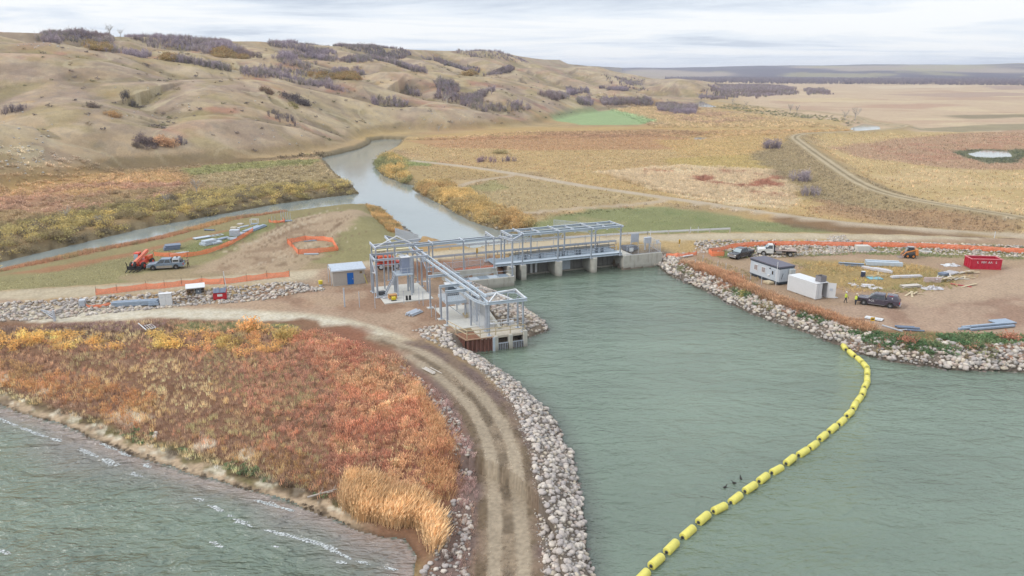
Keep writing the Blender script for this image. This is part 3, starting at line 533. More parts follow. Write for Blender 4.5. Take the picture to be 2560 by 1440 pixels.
for s_, (p_, w_) in enumerate(([[(0, 1048), (60, 1072), (120, 1095), (150, 1100)], .16], [[(130, 1097), (200, 1122), (250, 1145), (290, 1164)], .32], [[(322, 1180), (345, 1188), (360, 1194)], .18],
    [[(492, 1246), (520, 1262), (578, 1290)], .16], [[(590, 1300), (625, 1315), (640, 1322)], .10], [[(600, 1236), (660, 1258), (760, 1284)], .12], [[(532, 1356), (552, 1366)], .22], [[(665, 1326), (720, 1338), (760, 1352), (800, 1358), (850, 1385), (880, 1400)], .14], [[(360, 1158), (372, 1168)], .1],
    [[(760, 1350), (800, 1360), (830, 1375)], .25], [[(670, 1363), (690, 1367)], .2], [[(900, 1405), (960, 1420), (990, 1426)], .2], [[(0, 1376), (18, 1384)], .15], [[(255, 1110), (300, 1130), (320, 1140)], .07], [[(780, 1385), (860, 1408)], .22], [[(270, 1158), (288, 1166)], .3])):
    v_, q_ = foam(p_, w_ * .8, s_); FV.append(v_); FQ.append(q_ + o_); o_ += len(v_)
fo = np_mesh('wave_foam', np.vstack(FV), np.vstack(FQ), fm_); fo['kind'] = 'stuff'
# ------------------------------------------------------------------ vegetation and stones
def gcol(X, Y):                                    # the ground's own colour at a place
    a = np.arctan2(X, Y); d = np.hypot(X, Y); i = np.clip(np.searchsorted(az, a), 0, na - 1); j = np.clip(np.searchsorted(dr, d), 0, nr - 1)
    return col.reshape(nr, na, 3)[j, i]
def p_tuft(n, spread=.3, w=.06, seed=0, lean=.35, plume=0):
    r = np.random.default_rng(seed); V, T, S = [], [], []
    for i in range(n):
        a = r.uniform(0, 6.28); o = r.uniform(0, spread); h = r.uniform(.6, 1.); q = r.uniform(0, 6.28); l = r.uniform(0, lean) * h
        bx, by = math.cos(a) * o, math.sin(a) * o; ex_, ey = math.cos(q) * w, math.sin(q) * w; tx, ty = bx + math.cos(a) * l, by + math.sin(a) * l; k = len(V); s = r.uniform(.75, 1.25)
        V += [(bx - ex_, by - ey, -.08), (bx + ex_, by + ey, -.08), (tx, ty, h)]; T.append((k, k + 1, k + 2)); S += [s] * 3
        if plume:
            k = len(V); u = w * 1.5; V += [(tx - ex_ * 1.6, ty - ey * 1.6, h * .8), (tx + ex_ * 1.6, ty + ey * 1.6, h * .82), (tx + math.cos(a) * .1, ty + math.sin(a) * .1, h * 1.08)]; T.append((k, k + 1, k + 2)); S += [s * 1.25] * 3
    return np.array(V), np.array(T), np.array(S)
def p_shrub(n, seed=0, leaf=.16, flat=.75):
    r = np.random.default_rng(seed); V, T, S = [], [], []
    c = r.normal(size=(7, 3)) * (.33, .33, .16) + (0, 0, .42 * flat + .1)
    for i in range(n):
        q = c[r.integers(0, 7)]; d = r.normal(size=3); d /= np.linalg.norm(d); p = q + d * r.uniform(.2, .48) ** .8 * np.array((1, 1, flat)); p[2] = max(p[2], .03)
        a = r.normal(size=3); a /= np.linalg.norm(a); b = np.cross(a, r.normal(size=3)); b /= np.linalg.norm(b); l = leaf * r.uniform(.6, 1.3); k = len(V); s = r.uniform(.7, 1.3)
        V += [p - a * l, p + a * l * .7 + b * l * .5, p + b * l]; T.append((k, k + 1, k + 2)); S += [s] * 3
    for i in range(5):
        a = r.uniform(0, 6.28); k = len(V); V += [(-.02, 0, -.1), (.03, .02, -.1), (math.cos(a) * .4, math.sin(a) * .4, .6)]; T.append((k, k + 1, k + 2)); S += [.55] * 3
    return np.array(V), np.array(T), np.array(S)
def p_bare(n, seed=0, w=.028, wide=.34):            # leafless tree or bush: trunk, limbs, fine twigs
    r = np.random.default_rng(seed); V, T, S = [], [], []
    def stick(p, q, w0, s):
        k = len(V); p = np.array(p); q = np.array(q); a = np.cross(q - p, r.normal(size=3)); a /= np.linalg.norm(a) + 1e-9
        V.extend([p - a * w0, p + a * w0, q]); T.append((k, k + 1, k + 2)); S.extend([s] * 3)
    m = 5; tops = []
    for i in range(m):
        a = r.uniform(0, 6.28); q = np.array((math.cos(a) * wide * r.uniform(.2, .8), math.sin(a) * wide * r.uniform(.2, .8), r.uniform(.5, .85))); b = np.array((r.normal() * .06, r.normal() * .06, -.05)); stick(b, q, w * 1.2, .85); tops.append((b, q))
    for i in range(n):
        b, q = tops[r.integers(0, m)]; t = r.uniform(.25, 1.); p = b + (q - b) * t; d = r.normal(size=3) * (.8, .8, .45) + (0, 0, .55); d /= np.linalg.norm(d); stick(p, p + d * r.uniform(.12, .34), w * r.uniform(.5, 1.), r.uniform(.8, 1.25))
    return np.array(V), np.array(T), np.array(S)
TUFTS = [p_tuft(10, .4, .045, s, .5) for s in range(4)]; FEATH = [p_tuft(14, .35, .03, 20 + s, .45, 1) for s in range(3)]; REEDS = [p_tuft(8, .35, .016, 30 + s, .3, 1) for s in range(3)]
BIGT = [p_tuft(12, .5, .12, 40 + s, .6) for s in range(3)]; SHRUBS = [p_shrub(90, 50 + s) for s in range(4)]; LOWS = [p_shrub(34, 60 + s, .3, .6) for s in range(3)]; BARES = [p_bare(46, 70 + s, .022) for s in range(5)]; FARB = [p_bare(16, 80 + s, .06, .42) for s in range(4)]
GAIN = [2.1]
def assemble(protos, X, Y, Zb, size, cols, r, hs=1., wind=0.):
    lum = cols.mean(1, keepdims=True); cols = np.clip((cols * .72 + lum * .28) * GAIN[0], .01, .93)
    Vs, Ts, Cs, o = [], [], [], 0; pick = r.integers(0, len(protos), len(X))
    for i, (v, t, s) in enumerate(protos):
        b = np.nonzero(pick == i)[0]
        if not len(b): continue
        a = r.uniform(0, 6.283, len(b)); c, sn = np.cos(a), np.sin(a); sz = size[b]; h = sz * r.uniform(.8, 1.2, len(b)) * hs
        vx = (c[:, None] * v[:, 0] - sn[:, None] * v[:, 1]) * sz[:, None] + X[b, None] + wind * v[None, :, 2] ** 2 * h[:, None]; vy = (sn[:, None] * v[:, 0] + c[:, None] * v[:, 1]) * sz[:, None] + Y[b, None]; vz = v[None, :, 2] * h[:, None] + Zb[b, None]
        Vs.append(np.stack([vx, vy, vz], 2).reshape(-1, 3)); Ts.append((t[None] + (np.arange(len(b)) * len(v))[:, None, None] + o).reshape(-1, 3)); o += len(b) * len(v)
        Cs.append((cols[b][:, None, :] * s[None, :, None]).reshape(-1, 3))
    return np.vstack(Vs), np.vstack(Ts), np.vstack(Cs)
mv = mat('plant', attr='Col', rough=.95, spec=.05, noise=.05)
pt = mv.node_tree; bs = pt.nodes['Principled BSDF']; tl = N(pt, 'ShaderNodeBsdfTranslucent'); ms = N(pt, 'ShaderNodeMixShader'); ms.inputs[0].default_value = .5      # thin leaves and stalks let half their light through
pt.links.new(bs.inputs['Base Color'].links[0].from_socket, tl.inputs[0]); pt.links.new(bs.outputs[0], ms.inputs[1]); pt.links.new(tl.outputs[0], ms.inputs[2]); pt.links.new(ms.outputs[0], pt.nodes['Material Output'].inputs['Surface'])
def spread(P, dens, r, keep=None, zmin=.12):
    lo, hi_ = P.min(0), P.max(0); n = int((hi_[0] - lo[0]) * (hi_[1] - lo[1]) * dens); X = r.uniform(lo[0], hi_[0], n); Y = r.uniform(lo[1], hi_[1], n); m = inside(X, Y, P)
    px, py = PX(X, Y, np.full(n, 2.)); m &= (px > -120) & (px < 2680) & (py < 1560)
    X, Y = X[m], Y[m]
    if keep is not None: m = keep(X, Y); X, Y = X[m], Y[m]
    Z = ground(X, Y); m = Z > zmin; return X[m], Y[m], Z[m]
def offroad(X, Y, k=1.):
    m = dpl(X, Y, R_TRK, 9.) > 2.6 * k; m &= dpl(X, Y, R_LOW, 9.) > 3.6; m &= dpl(X, Y, R_MAIN, 9.) > 4.2; m &= dpl(X, Y, R_FAR, 9.) > 2.6; m &= dpl(X, Y, R_BR1, 9.) > 1.8; m &= dpl(X, Y, R_BR2, 9.) > 1.8; m &= dpl(X, Y, R_LEV, 9.) > 3.; return m
_rs = [100]
def plants(name, pts, dens, protos, size, tint=1.25, cols=None, z=2., keep=None, var=.14, hs=1., patch=None, zmin=.12, wind=0.):
    _rs[0] += 1; r = np.random.default_rng(_rs[0]); P = pl(pts, z)
    X, Y, Z = spread(P, dens, r, keep or offroad, zmin)
    if patch:
        m = fbm(X, Y, patch[0], 4, 200 + _rs[0]) + .12 * r.random(len(X)) > patch[1]; X, Y, Z = X[m], Y[m], Z[m]
    if not len(X): return None
    if cols is None: c = gcol(X, Y) * tint
    else:
        cc = np.array([C(*q) for q in cols]); k = np.clip((fbm(X, Y, 9, 3, 300 + _rs[0]) - .30) / .40 * len(cc) + r.normal(size=len(X)) * .35, 0, len(cc) - .01).astype(int); c = cc[k] * tint
    c = np.clip(c * (1 + r.normal(size=(len(X), 1)) * var), .01, .85); s = (size[0] + (size[1] - size[0]) * np.clip(r.random(len(X)) * .7 + (fbm(X, Y, 4, 2, 400 + _rs[0]) - .35), 0, 1.15))
    V, T, Cc = assemble(protos, X, Y, Z, s, c, r, hs, wind); o = np_mesh(name, V, T, mv, cols=Cc); o['kind'] = 'stuff'; return o
LLP = [(-150, 812), (0, 808), (400, 806), (760, 808), (880, 830), (985, 880), (1030, 960), (1110, 1060), (1140, 1150), (1105, 1290), (1070, 1370), (1000, 1335), (800, 1270), (500, 1180), (200, 1080), (0, 1000), (-150, 960)]
plants('meadow_grass', LLP, 4.5, TUFTS, (.3, .7), 1.3, z=1.4)
plants('meadow_weeds', LLP, 3, TUFTS, (.3, .75), 1.3, z=1.4, cols=[(204, 156, 112), (192, 162, 112), (176, 162, 106), (206, 146, 102), (180, 146, 112), (206, 172, 108), (214, 184, 128)])
RED = [(700, 845), (900, 832), (985, 880), (1040, 960), (1110, 1080), (1145, 1150), (1130, 1215), (1000, 1255), (900, 1190), (825, 1100), (850, 1000), (760, 900)]
plants('red_weeds', RED, 5, FEATH, (.45, .95), 1.05, z=1.4, var=.2, cols=[(208, 150, 106), (200, 130, 90), (212, 158, 108), (224, 176, 118), (190, 126, 92), (182, 146, 106), (204, 138, 94)])
plants('red_weeds', [(600, 900), (780, 880), (850, 980), (830, 1100), (900, 1190), (760, 1140), (600, 1020)], 2.5, FEATH, (.4, .8), 1.1, z=1.4, cols=[(182, 126, 98), (198, 134, 96), (172, 134, 100), (206, 150, 100)])
plants('golden_weeds', [(-100, 890), (0, 890), (300, 960), (500, 1020), (760, 1130), (880, 1200), (900, 1250), (760, 1200), (500, 1110), (200, 1010), (-100, 920)], 3.2, FEATH, (.4, .85), 0.8, z=1., patch=(7, .5), cols=[(232, 168, 84), (218, 150, 80), (206, 160, 90)])
plants('straw_weeds', [(820, 920), (940, 930), (1060, 990), (1130, 1100), (1120, 1180), (1040, 1120), (960, 1040), (860, 990)], 2.5, FEATH, (.6, 1.1), .95, z=1.4, patch=(5, .46), cols=[(230, 186, 130), (216, 168, 112)])
plants('meadow_green', [(500, 890), (700, 872), (830, 925), (810, 1020), (640, 1010), (520, 960)], 3, TUFTS, (.3, .7), 1.2, z=1.4, patch=(6, .42), cols=[(172, 158, 106), (184, 162, 106), (160, 152, 100)])
plants('meadow_green', [(250, 1030), (420, 1085), (620, 1150), (830, 1230), (800, 1245), (560, 1165), (300, 1080)], 4, LOWS, (.25, .5), .8, z=1., patch=(5, .5), cols=[(112, 148, 92), (128, 150, 96)])
plants('purple_weeds', [(-100, 806), (300, 806), (420, 808), (400, 832), (200, 828), (-100, 824)], 5, FEATH, (.4, .8), 1.1, z=1.8, cols=[(150, 120, 112), (164, 130, 112), (140, 116, 104)])
plants('shore_grass', [(-100, 945), (0, 950), (300, 1060), (600, 1150), (900, 1255), (880, 1300), (600, 1205), (300, 1115), (0, 1012), (-100, 985)], 6, TUFTS, (.2, .45), 1.1, z=.8, cols=[(120, 140, 84), (146, 138, 88), (132, 112, 78), (110, 136, 84)], zmin=.35)
REED = [(870, 1180), (930, 1190), (1030, 1240), (1100, 1290), (1108, 1340), (1060, 1372), (980, 1335), (880, 1285), (850, 1240)]
plants('reeds', REED, 40, REEDS, (1.1, 1.9), 0.84, z=1., cols=[(232, 194, 134), (222, 180, 116), (206, 168, 112), (196, 154, 104)], zmin=.1, wind=.22)
plants('reeds', [(1020, 960), (1060, 1000), (1110, 1080), (1150, 1150), (1130, 1220), (1080, 1240), (1050, 1150), (1080, 1100)], 5, REEDS, (.9, 1.5), 0.7, z=1.4, cols=[(226, 176, 108), (214, 158, 96)], wind=.2)
plants('yellow_shrubs', [(-100, 828), (0, 826), (200, 832), (300, 842), (300, 872), (150, 868), (0, 862), (-100, 860)], .55, SHRUBS, (.8, 1.35), 1.1, z=1.8, cols=[(236, 182, 70), (222, 168, 66), (208, 170, 76)])
plants('yellow_shrubs', [(370, 838), (445, 832), (450, 868), (375, 868)], .7, SHRUBS, (.9, 1.4), 1.1, z=1.8, cols=[(226, 182, 72), (206, 172, 74)])
plants('yellow_shrubs', [(455, 838), (560, 832), (700, 836), (735, 855), (720, 885), (600, 890), (480, 876)], .5, SHRUBS, (.7, 1.3), 1.1, z=1.8, cols=[(224, 170, 78), (220, 150, 78), (200, 166, 74), (190, 170, 78)])
plants('rust_shrubs', [(740, 850), (860, 838), (960, 880), (1000, 920), (940, 930), (820, 900)], .5, SHRUBS, (.7, 1.2), 0.9, z=1.8, cols=[(208, 136, 98), (200, 120, 88), (212, 146, 106), (216, 160, 104)])
plants('verge_grass', [(-150, 804), (400, 802), (780, 806), (880, 826), (980, 876), (960, 884), (850, 836), (740, 822), (400, 824), (-150, 826)], 10, TUFTS, (.2, .45), 1.25, z=1.9)
plants('dike_grass', [(1150, 930), (1250, 960), (1345, 1060), (1385, 1150), (1420, 1500), (1140, 1500), (1160, 1300), (1190, 1200), (1170, 1080), (1100, 1000)], 9, TUFTS, (.1, .28), 1.25, z=2., keep=lambda X, Y: (np.abs(dpl(X, Y, R_TRK, 9.) - 1.05) > .38), patch=(2.4, .43))
plants('dike_weeds', [(1040, 920), (1130, 1000), (1200, 1110), (1210, 1250), (1180, 1500), (1090, 1500), (1130, 1250), (1140, 1130), (1080, 1020)], 5, FEATH, (.25, .6), 1.3, z=1.8, patch=(3, .5), cols=[(176, 140, 132), (160, 126, 116), (150, 120, 100)])
# right shore
BANK = [(1655, 650), (1740, 672), (1830, 700), (1900, 738), (2000, 770), (2080, 798), (2180, 828), (2150, 842), (2060, 826), (1960, 788), (1860, 748), (1760, 704), (1680, 672)]
plants('bank_grass', BANK, 16, FEATH, (.7, 1.2), .95, z=1.8, keep=lambda X, Y: sdp(X, Y, RL, 9.) > 2.7, cols=[(204, 152, 104), (188, 136, 92), (198, 154, 106), (176, 132, 92)])
plants('bank_grass', [(1670, 645), (1760, 665), (1850, 696), (1890, 722), (1990, 760), (2090, 790), (2200, 826), (2160, 836), (2050, 806), (1950, 766), (1850, 722), (1750, 684)], 10, FEATH, (.6, 1.1), .95, z=2., keep=lambda X, Y: sdp(X, Y, RL, 12.) > 2.7, cols=[(196, 146, 100), (206, 160, 112), (180, 136, 96)])
for k_, q in enumerate(([(1690, 668), (1740, 690), (1790, 722), (1740, 712), (1700, 690)], [(1825, 722), (1860, 732), (1880, 745), (1840, 742)], [(1980, 768), (2050, 790), (2080, 812), (2000, 795)], [(2080, 826), (2250, 852), (2400, 880), (2380, 905), (2300, 905), (2200, 890), (2130, 862)], [(2330, 850), (2560, 850), (2560, 872), (2420, 880)])):
    plants('green_weeds', q, 6, LOWS, (.35, .75), 0.85, z=1.4, keep=lambda X, Y: sdp(X, Y, RL, 9.) > 1.6, cols=[(112, 152, 92), (126, 156, 96), (140, 150, 98), (104, 140, 86)], patch=(5, .36))
plants('bank_weeds', [(1640, 650), (1760, 690), (1900, 755), (2070, 815), (2280, 870), (2560, 890), (2560, 925), (2280, 905), (2070, 848), (1900, 788), (1700, 698)], 1.6, LOWS, (.3, .7), .85, z=.8, keep=lambda X, Y: sdp(X, Y, RL, 9.) > 1., patch=(6, .5), cols=[(120, 146, 92), (176, 150, 96), (150, 150, 96), (196, 142, 104)])
plants('yard_grass', [(1980, 655), (2250, 655), (2450, 690), (2380, 720), (2300, 730), (2120, 730), (2020, 700)], 4, TUFTS, (.3, .65), 1.0, z=2., patch=(5, .5), cols=[(204, 170, 100), (186, 160, 98), (160, 150, 90)])
plants('yard_grass', [(2100, 832), (2560, 835), (2560, 868), (2250, 868), (2120, 850)], 7, TUFTS, (.25, .55), 1.0, z=1.9, cols=[(170, 150, 96), (140, 146, 90), (186, 142, 96), (196, 128, 90)])
plants('yard_grass', [(1780, 618), (1860, 615), (2560, 632), (2560, 650), (2150, 636), (1870, 645), (1790, 645)], 5, TUFTS, (.25, .5), 1.0, z=2., cols=[(130, 146, 84), (150, 150, 90)])
plants('yard_grass', [(1740, 640), (1820, 660), (1900, 690), (1880, 740), (1780, 700)], 4, TUFTS, (.25, .5), 1.0, z=2., cols=[(176, 150, 100), (160, 146, 96)])
# beyond the crest road
plants('golden_willows', [(1042, 458), (1120, 455), (1180, 480), (1230, 512), (1310, 540), (1345, 560), (1300, 575), (1240, 566), (1160, 535), (1090, 500), (1050, 480)], .9, SHRUBS, (1., 1.8), 0.8, cols=[(232, 194, 104), (220, 184, 102), (200, 174, 106), (214, 172, 96)])
plants('golden_willows', [(942, 395), (975, 385), (1000, 400), (1010, 425), (1030, 448), (990, 448), (950, 425), (938, 410)], .55, SHRUBS, (1.2, 2.2), 0.8, cols=[(232, 192, 98), (208, 180, 100), (160, 158, 98)])
plants('bank_brush', [(-150, 600), (0, 562), (180, 532), (320, 510), (500, 480), (640, 468), (860, 450), (894, 480), (830, 490), (703, 505), (527, 536), (352, 568), (176, 610), (0, 650), (-150, 690)], .42, SHRUBS, (1., 2.1), 1.35, cols=[(128, 112, 74), (146, 132, 74), (176, 152, 72), (112, 100, 76), (160, 142, 78)], hs=.9)
plants('meadow_brush', [(-150, 470), (0, 450), (300, 425), (480, 416), (790, 400), (850, 445), (640, 466), (500, 478), (300, 508), (0, 560), (-150, 600)], .22, LOWS, (.7, 1.5), 1.15, cols=None, hs=.8)
plants('toe_grass', [(-150, 446), (0, 432), (300, 408), (600, 394), (900, 366), (925, 372), (800, 396), (480, 416), (300, 425), (0, 450)], .25, BIGT, (.5, 1.1), 1.2, keep=lambda X, Y: sdp(X, Y, TOEP, 20.) > 2)
plants('toe_brush', [(-150, 455), (300, 422), (500, 408), (880, 384), (925, 368), (920, 362), (860, 376), (500, 398), (250, 414), (-150, 440)], .12, LOWS, (.8, 1.6), 1.2, cols=[(134, 118, 78), (150, 140, 84), (112, 96, 70)], keep=lambda X, Y: sdp(X, Y, TOEP, 20.) > 2)
plants('yard_bank_grass', [(-100, 694), (0, 672), (176, 634), (352, 602), (527, 553), (703, 530), (720, 538), (600, 560), (400, 612), (200, 656), (0, 698), (-100, 720)], 5, TUFTS, (.4, .9), 0.95, z=.6, cols=[(190, 136, 92), (176, 130, 90), (160, 140, 92), (196, 150, 92)])
plants('golden_grass', [(915, 510), (960, 524), (1000, 556), (1005, 580), (975, 585), (935, 545)], 5, FEATH, (.7, 1.3), 0.8, z=1., cols=[(216, 172, 92), (200, 158, 88), (170, 150, 88)])
plants('yard_turf', [(-100, 722), (200, 660), (480, 605), (640, 566), (620, 590), (450, 640), (300, 700), (0, 735)], 3, TUFTS, (.15, .35), 1.25, z=2.8)
plants('field_grass', [(960, 380), (1250, 330), (1990, 335), (2080, 430), (2330, 520), (2560, 560), (2560, 590), (2200, 560), (1700, 520), (1640, 515), (1380, 545), (1300, 570), (1060, 440)], .5, BIGT, (.3, .75), 1.05)
plants('field_grass', [(1300, 330), (1990, 325), (2150, 325), (1900, 338), (1100, 350), (1000, 350)], .22, LOWS, (.8, 1.7), 1.05, hs=.7)
plants('field_grass', [(2000, 340), (2600, 330), (2600, 560), (2330, 500), (2170, 450)], .22, BIGT, (.4, 1.), 1.05)
plants('field_grass', [(1490, 262), (1740, 270), (2130, 318), (1640, 320)], .12, LOWS, (1., 2.2), 1.05, hs=.7)
plants('dry_reeds', [(1500, 432), (1700, 414), (1950, 425), (2010, 480), (1960, 516), (1800, 502), (1620, 475)], 1.6, FEATH, (.6, 1.2), 0.85, patch=(10, .42))
plants('lawn_tufts', [(1300, 570), (1480, 524), (1660, 517), (1900, 548), (2100, 576), (1640, 584)], 1.2, TUFTS, (.15, .4), 1.15)
plants('levee_grass', [(1870, 385), (1990, 350), (2120, 440), (2350, 520), (2560, 560), (2560, 590), (2250, 562), (2080, 520), (1990, 470)], .8, BIGT, (.3, .7), 1.0)
plants('river_brush', [(1765, 258), (1830, 262), (1960, 280), (2130, 298), (2200, 312), (2180, 318), (2100, 305), (1900, 285), (1780, 268)], .05, LOWS, (.8, 1.6), 1.2, cols=[(120, 122, 84), (140, 132, 84), (104, 106, 84)], hs=.7)
plants('shore_wrack', [(-50, 1000), (0, 1005), (230, 1085), (450, 1165), (640, 1218), (800, 1270), (880, 1305), (860, 1312), (640, 1238), (450, 1190), (230, 1105), (0, 1028)], 5, LOWS, (.12, .3), .8, z=.2, cols=[(96, 80, 66), (120, 104, 88)], zmin=.02, hs=.5, patch=(3, .5), keep=lambda X, Y: X > -1e9)
plants('pond_rushes', [(2385, 372), (2450, 364), (2560, 368), (2590, 380), (2540, 404), (2470, 406), (2420, 396)], .3, LOWS, (.4, .8), 1.2, cols=[(96, 104, 80), (120, 122, 86)])
# woods on the hills and in the valley (too many to count)
WOODS = [[(82, 102), (125, 88), (190, 90), (275, 90), (288, 102), (288, 114), (225, 112), (162, 107), (125, 106)], [(207, 111), (250, 115), (288, 120), (362, 135), (390, 142), (350, 146), (325, 142), (300, 134), (250, 127), (217, 121)],
 [(320, 95), (375, 95), (475, 99), (562, 107), (600, 125), (630, 142), (640, 148), (550, 140), (520, 135), (462, 127), (412, 124), (375, 119), (350, 110)], [(400, 145), (450, 155), (520, 163), (575, 172), (575, 178), (510, 170), (440, 159), (400, 150)],
 [(597, 187), (617, 170), (660, 174), (700, 177), (785, 179), (840, 182), (895, 186), (897, 197), (810, 196), (735, 192), (670, 196), (620, 195)], [(672, 192), (697, 195), (735, 205), (772, 212), (822, 205), (835, 222), (885, 240), (835, 230), (785, 222), (735, 210)],
 [(560, 108), (600, 130), (660, 150), (570, 142)], [(675, 150), (700, 140), (732, 145), (735, 160), (792, 167), (772, 178), (735, 170), (690, 160)], [(672, 112), (760, 112), (845, 127), (842, 134), (760, 130), (710, 124), (680, 120)],
 [(722, 134), (777, 135), (835, 145), (915, 147), (935, 155), (860, 156), (785, 147), (735, 146)], [(820, 110), (880, 110), (935, 121), (1010, 127), (1022, 140), (985, 147), (972, 157), (950, 150), (897, 132), (860, 122)],
 [(972, 157), (1010, 160), (1047, 172), (1072, 182), (1035, 177), (997, 166)], [(1035, 135), (1085, 142), (1135, 157), (1200, 172), (1200, 182), (1165, 179), (1135, 167), (1097, 155), (1047, 142)], [(1137, 130), (1200, 127), (1250, 131), (1300, 147), (1325, 162), (1275, 155), (1225, 147), (1175, 145)],
 [(1215, 190), (1250, 175), (1287, 169), (1275, 182), (1237, 188)], [(1090, 207), (1110, 200), (1152, 220), (1135, 240), (1200, 245), (1200, 270), (1147, 260), (1085, 245), (1097, 230)], [(1125, 250), (1187, 240), (1237, 224), (1220, 240), (1187, 252), (1162, 262), (1100, 252)],
 [(1162, 265), (1237, 265), (1300, 262), (1300, 272), (1337, 275), (1275, 280), (1200, 279)], [(1337, 232), (1400, 240), (1425, 250), (1387, 252)], [(1410, 220), (1462, 225), (1475, 234), (1425, 236)], [(1495, 225), (1532, 216), (1575, 217), (1600, 220), (1625, 229), (1575, 227), (1537, 226)],
 [(1495, 187), (1510, 190), (1540, 209), (1525, 208)], [(1532, 192), (1612, 197), (1612, 212), (1555, 212)], [(1507, 245), (1625, 247), (1637, 264), (1510, 264)], [(1440, 252), (1480, 242), (1485, 264), (1445, 264)], [(1640, 262), (1740, 268), (1740, 287), (1650, 282)],
 [(1787, 206), (1888, 206), (1990, 221), (1994, 235), (1906, 243), (1829, 246), (1748, 248), (1748, 232)], [(2012, 224), (2060, 222), (2078, 237), (2020, 238)], [(935, 252), (970, 250), (1020, 262), (1010, 270), (940, 267)], [(985, 216), (1030, 222), (1065, 240), (1040, 243), (1000, 230)], [(840, 182), (900, 170), (915, 198), (880, 200)]]
WOODS = [np.array(w, float) for w in WOODS]
YEL = [np.array(w, float) for w in ([(212, 111), (285, 118), (280, 130), (220, 122)], [(392, 142), (420, 140), (452, 148), (445, 156), (400, 152)], [(525, 126), (565, 122), (585, 138), (625, 142), (615, 149), (540, 142)], [(770, 183), (890, 190), (890, 202), (780, 194)], [(1166, 180), (1188, 180), (1188, 190), (1166, 188)])]
r = np.random.default_rng(5)
def hill_sample(n, dmax):
    a = r.uniform(-math.radians(35), math.radians(24), n); d = np.sqrt(r.uniform(330 ** 2, dmax ** 2, n)); X, Y = d * np.sin(a), d * np.cos(a); Z = ground(X, Y); px, py = PX(X, Y, Z); return X, Y, Z, px, py
X, Y, Z, px, py = hill_sample(140000, 1000); a2 = hill_sample(80000, 2000)
X, Y, Z, px, py = [np.concatenate(q) for q in zip((X, Y, Z, px, py), a2)]
mW = np.zeros(len(X), bool); mY = mW.copy()
px = px + 30 * (fbm(X, Y, 34, 3, 151) - .5); py = py + 12 * (fbm(X, Y, 26, 3, 152) - .5)
for w in WOODS: mW |= inside(px, py, w)
for w in YEL: mY |= inside(px, py, w)
mW &= (Z > 1.2) & (fbm(X, Y, 22, 3, 141) > .24)
b = np.nonzero(mW | (mY & (Z > 1.2)))[0]; X, Y, Z, yl = X[b], Y[b], Z[b], mY[b]; d = np.hypot(X, Y)
cc = np.array([C(158, 140, 152), C(142, 124, 134), C(164, 146, 142), C(136, 128, 112), C(150, 134, 146), C(142, 120, 118)]); k = np.clip((fbm(X, Y, 40, 3, 142) - .3) * 2.5 * 6 + r.normal(size=len(X)) * .8, 0, 5.9).astype(int); c = cc[k] * 1.25 * (1 + r.normal(size=(len(X), 1)) * .12)
c[yl] = np.array([C(206, 170, 90), C(188, 160, 88), C(210, 160, 84)])[r.integers(0, 3, yl.sum())] * .8
s = r.uniform(2.2, 4.6, len(X)) * (.55 + .9 * fbm(X, Y, 25, 3, 143))
n_ = d < 900
for sel, pr in ((n_ & ~yl, BARES), (~n_ & ~yl, FARB), (yl, SHRUBS)):
    if sel.any():
        V, T, Cc = assemble(pr, X[sel], Y[sel], Z[sel], s[sel] * (.8 if pr is SHRUBS else 1.25), np.clip(c[sel] * .74, .01, .8), r); o = np_mesh('hill_woods', V, T, mv, cols=Cc); o['kind'] = 'stuff'
X, Y, Z, px, py = hill_sample(60000, 900); g_ = 6.
lap_ = Z - (ground(X + g_, Y) + ground(X - g_, Y) + ground(X, Y + g_) + ground(X, Y - g_)) / 4
m_ = (Z > 4) & inside(X, Y, TOEP) & ((lap_ < -.35) & (r.random(len(X)) < .28) | (r.random(len(X)) < .02)); X, Y, Z = X[m_], Y[m_], Z[m_]
c = np.array([C(150, 132, 122), C(128, 114, 110), C(160, 138, 100), C(146, 140, 98)])[r.integers(0, 4, len(X))] * .7; V, T, Cc = assemble(LOWS, X, Y, Z, r.uniform(.7, 1.9, len(X)), c, r, .7); o = np_mesh('hill_brush', V, T, mv, cols=Cc); o['kind'] = 'stuff'
n = 9000; a = r.uniform(math.radians(11), math.radians(37), n); d = np.sqrt(r.uniform(2150 ** 2, 3500 ** 2, n)); d = d + (a < .3) * 250 * r.random(n); X, Y = d * np.sin(a), d * np.cos(a); Z = ground(X, Y)
c = np.array([C(122, 108, 126), C(110, 98, 112), C(130, 116, 122)])[r.integers(0, 3, n)] * 1.1; V, T, Cc = assemble(FARB, X, Y, Z, r.uniform(6, 12, n), c, r); o = np_mesh('valley_woods', V, T, mv, cols=Cc); o['kind'] = 'stuff'
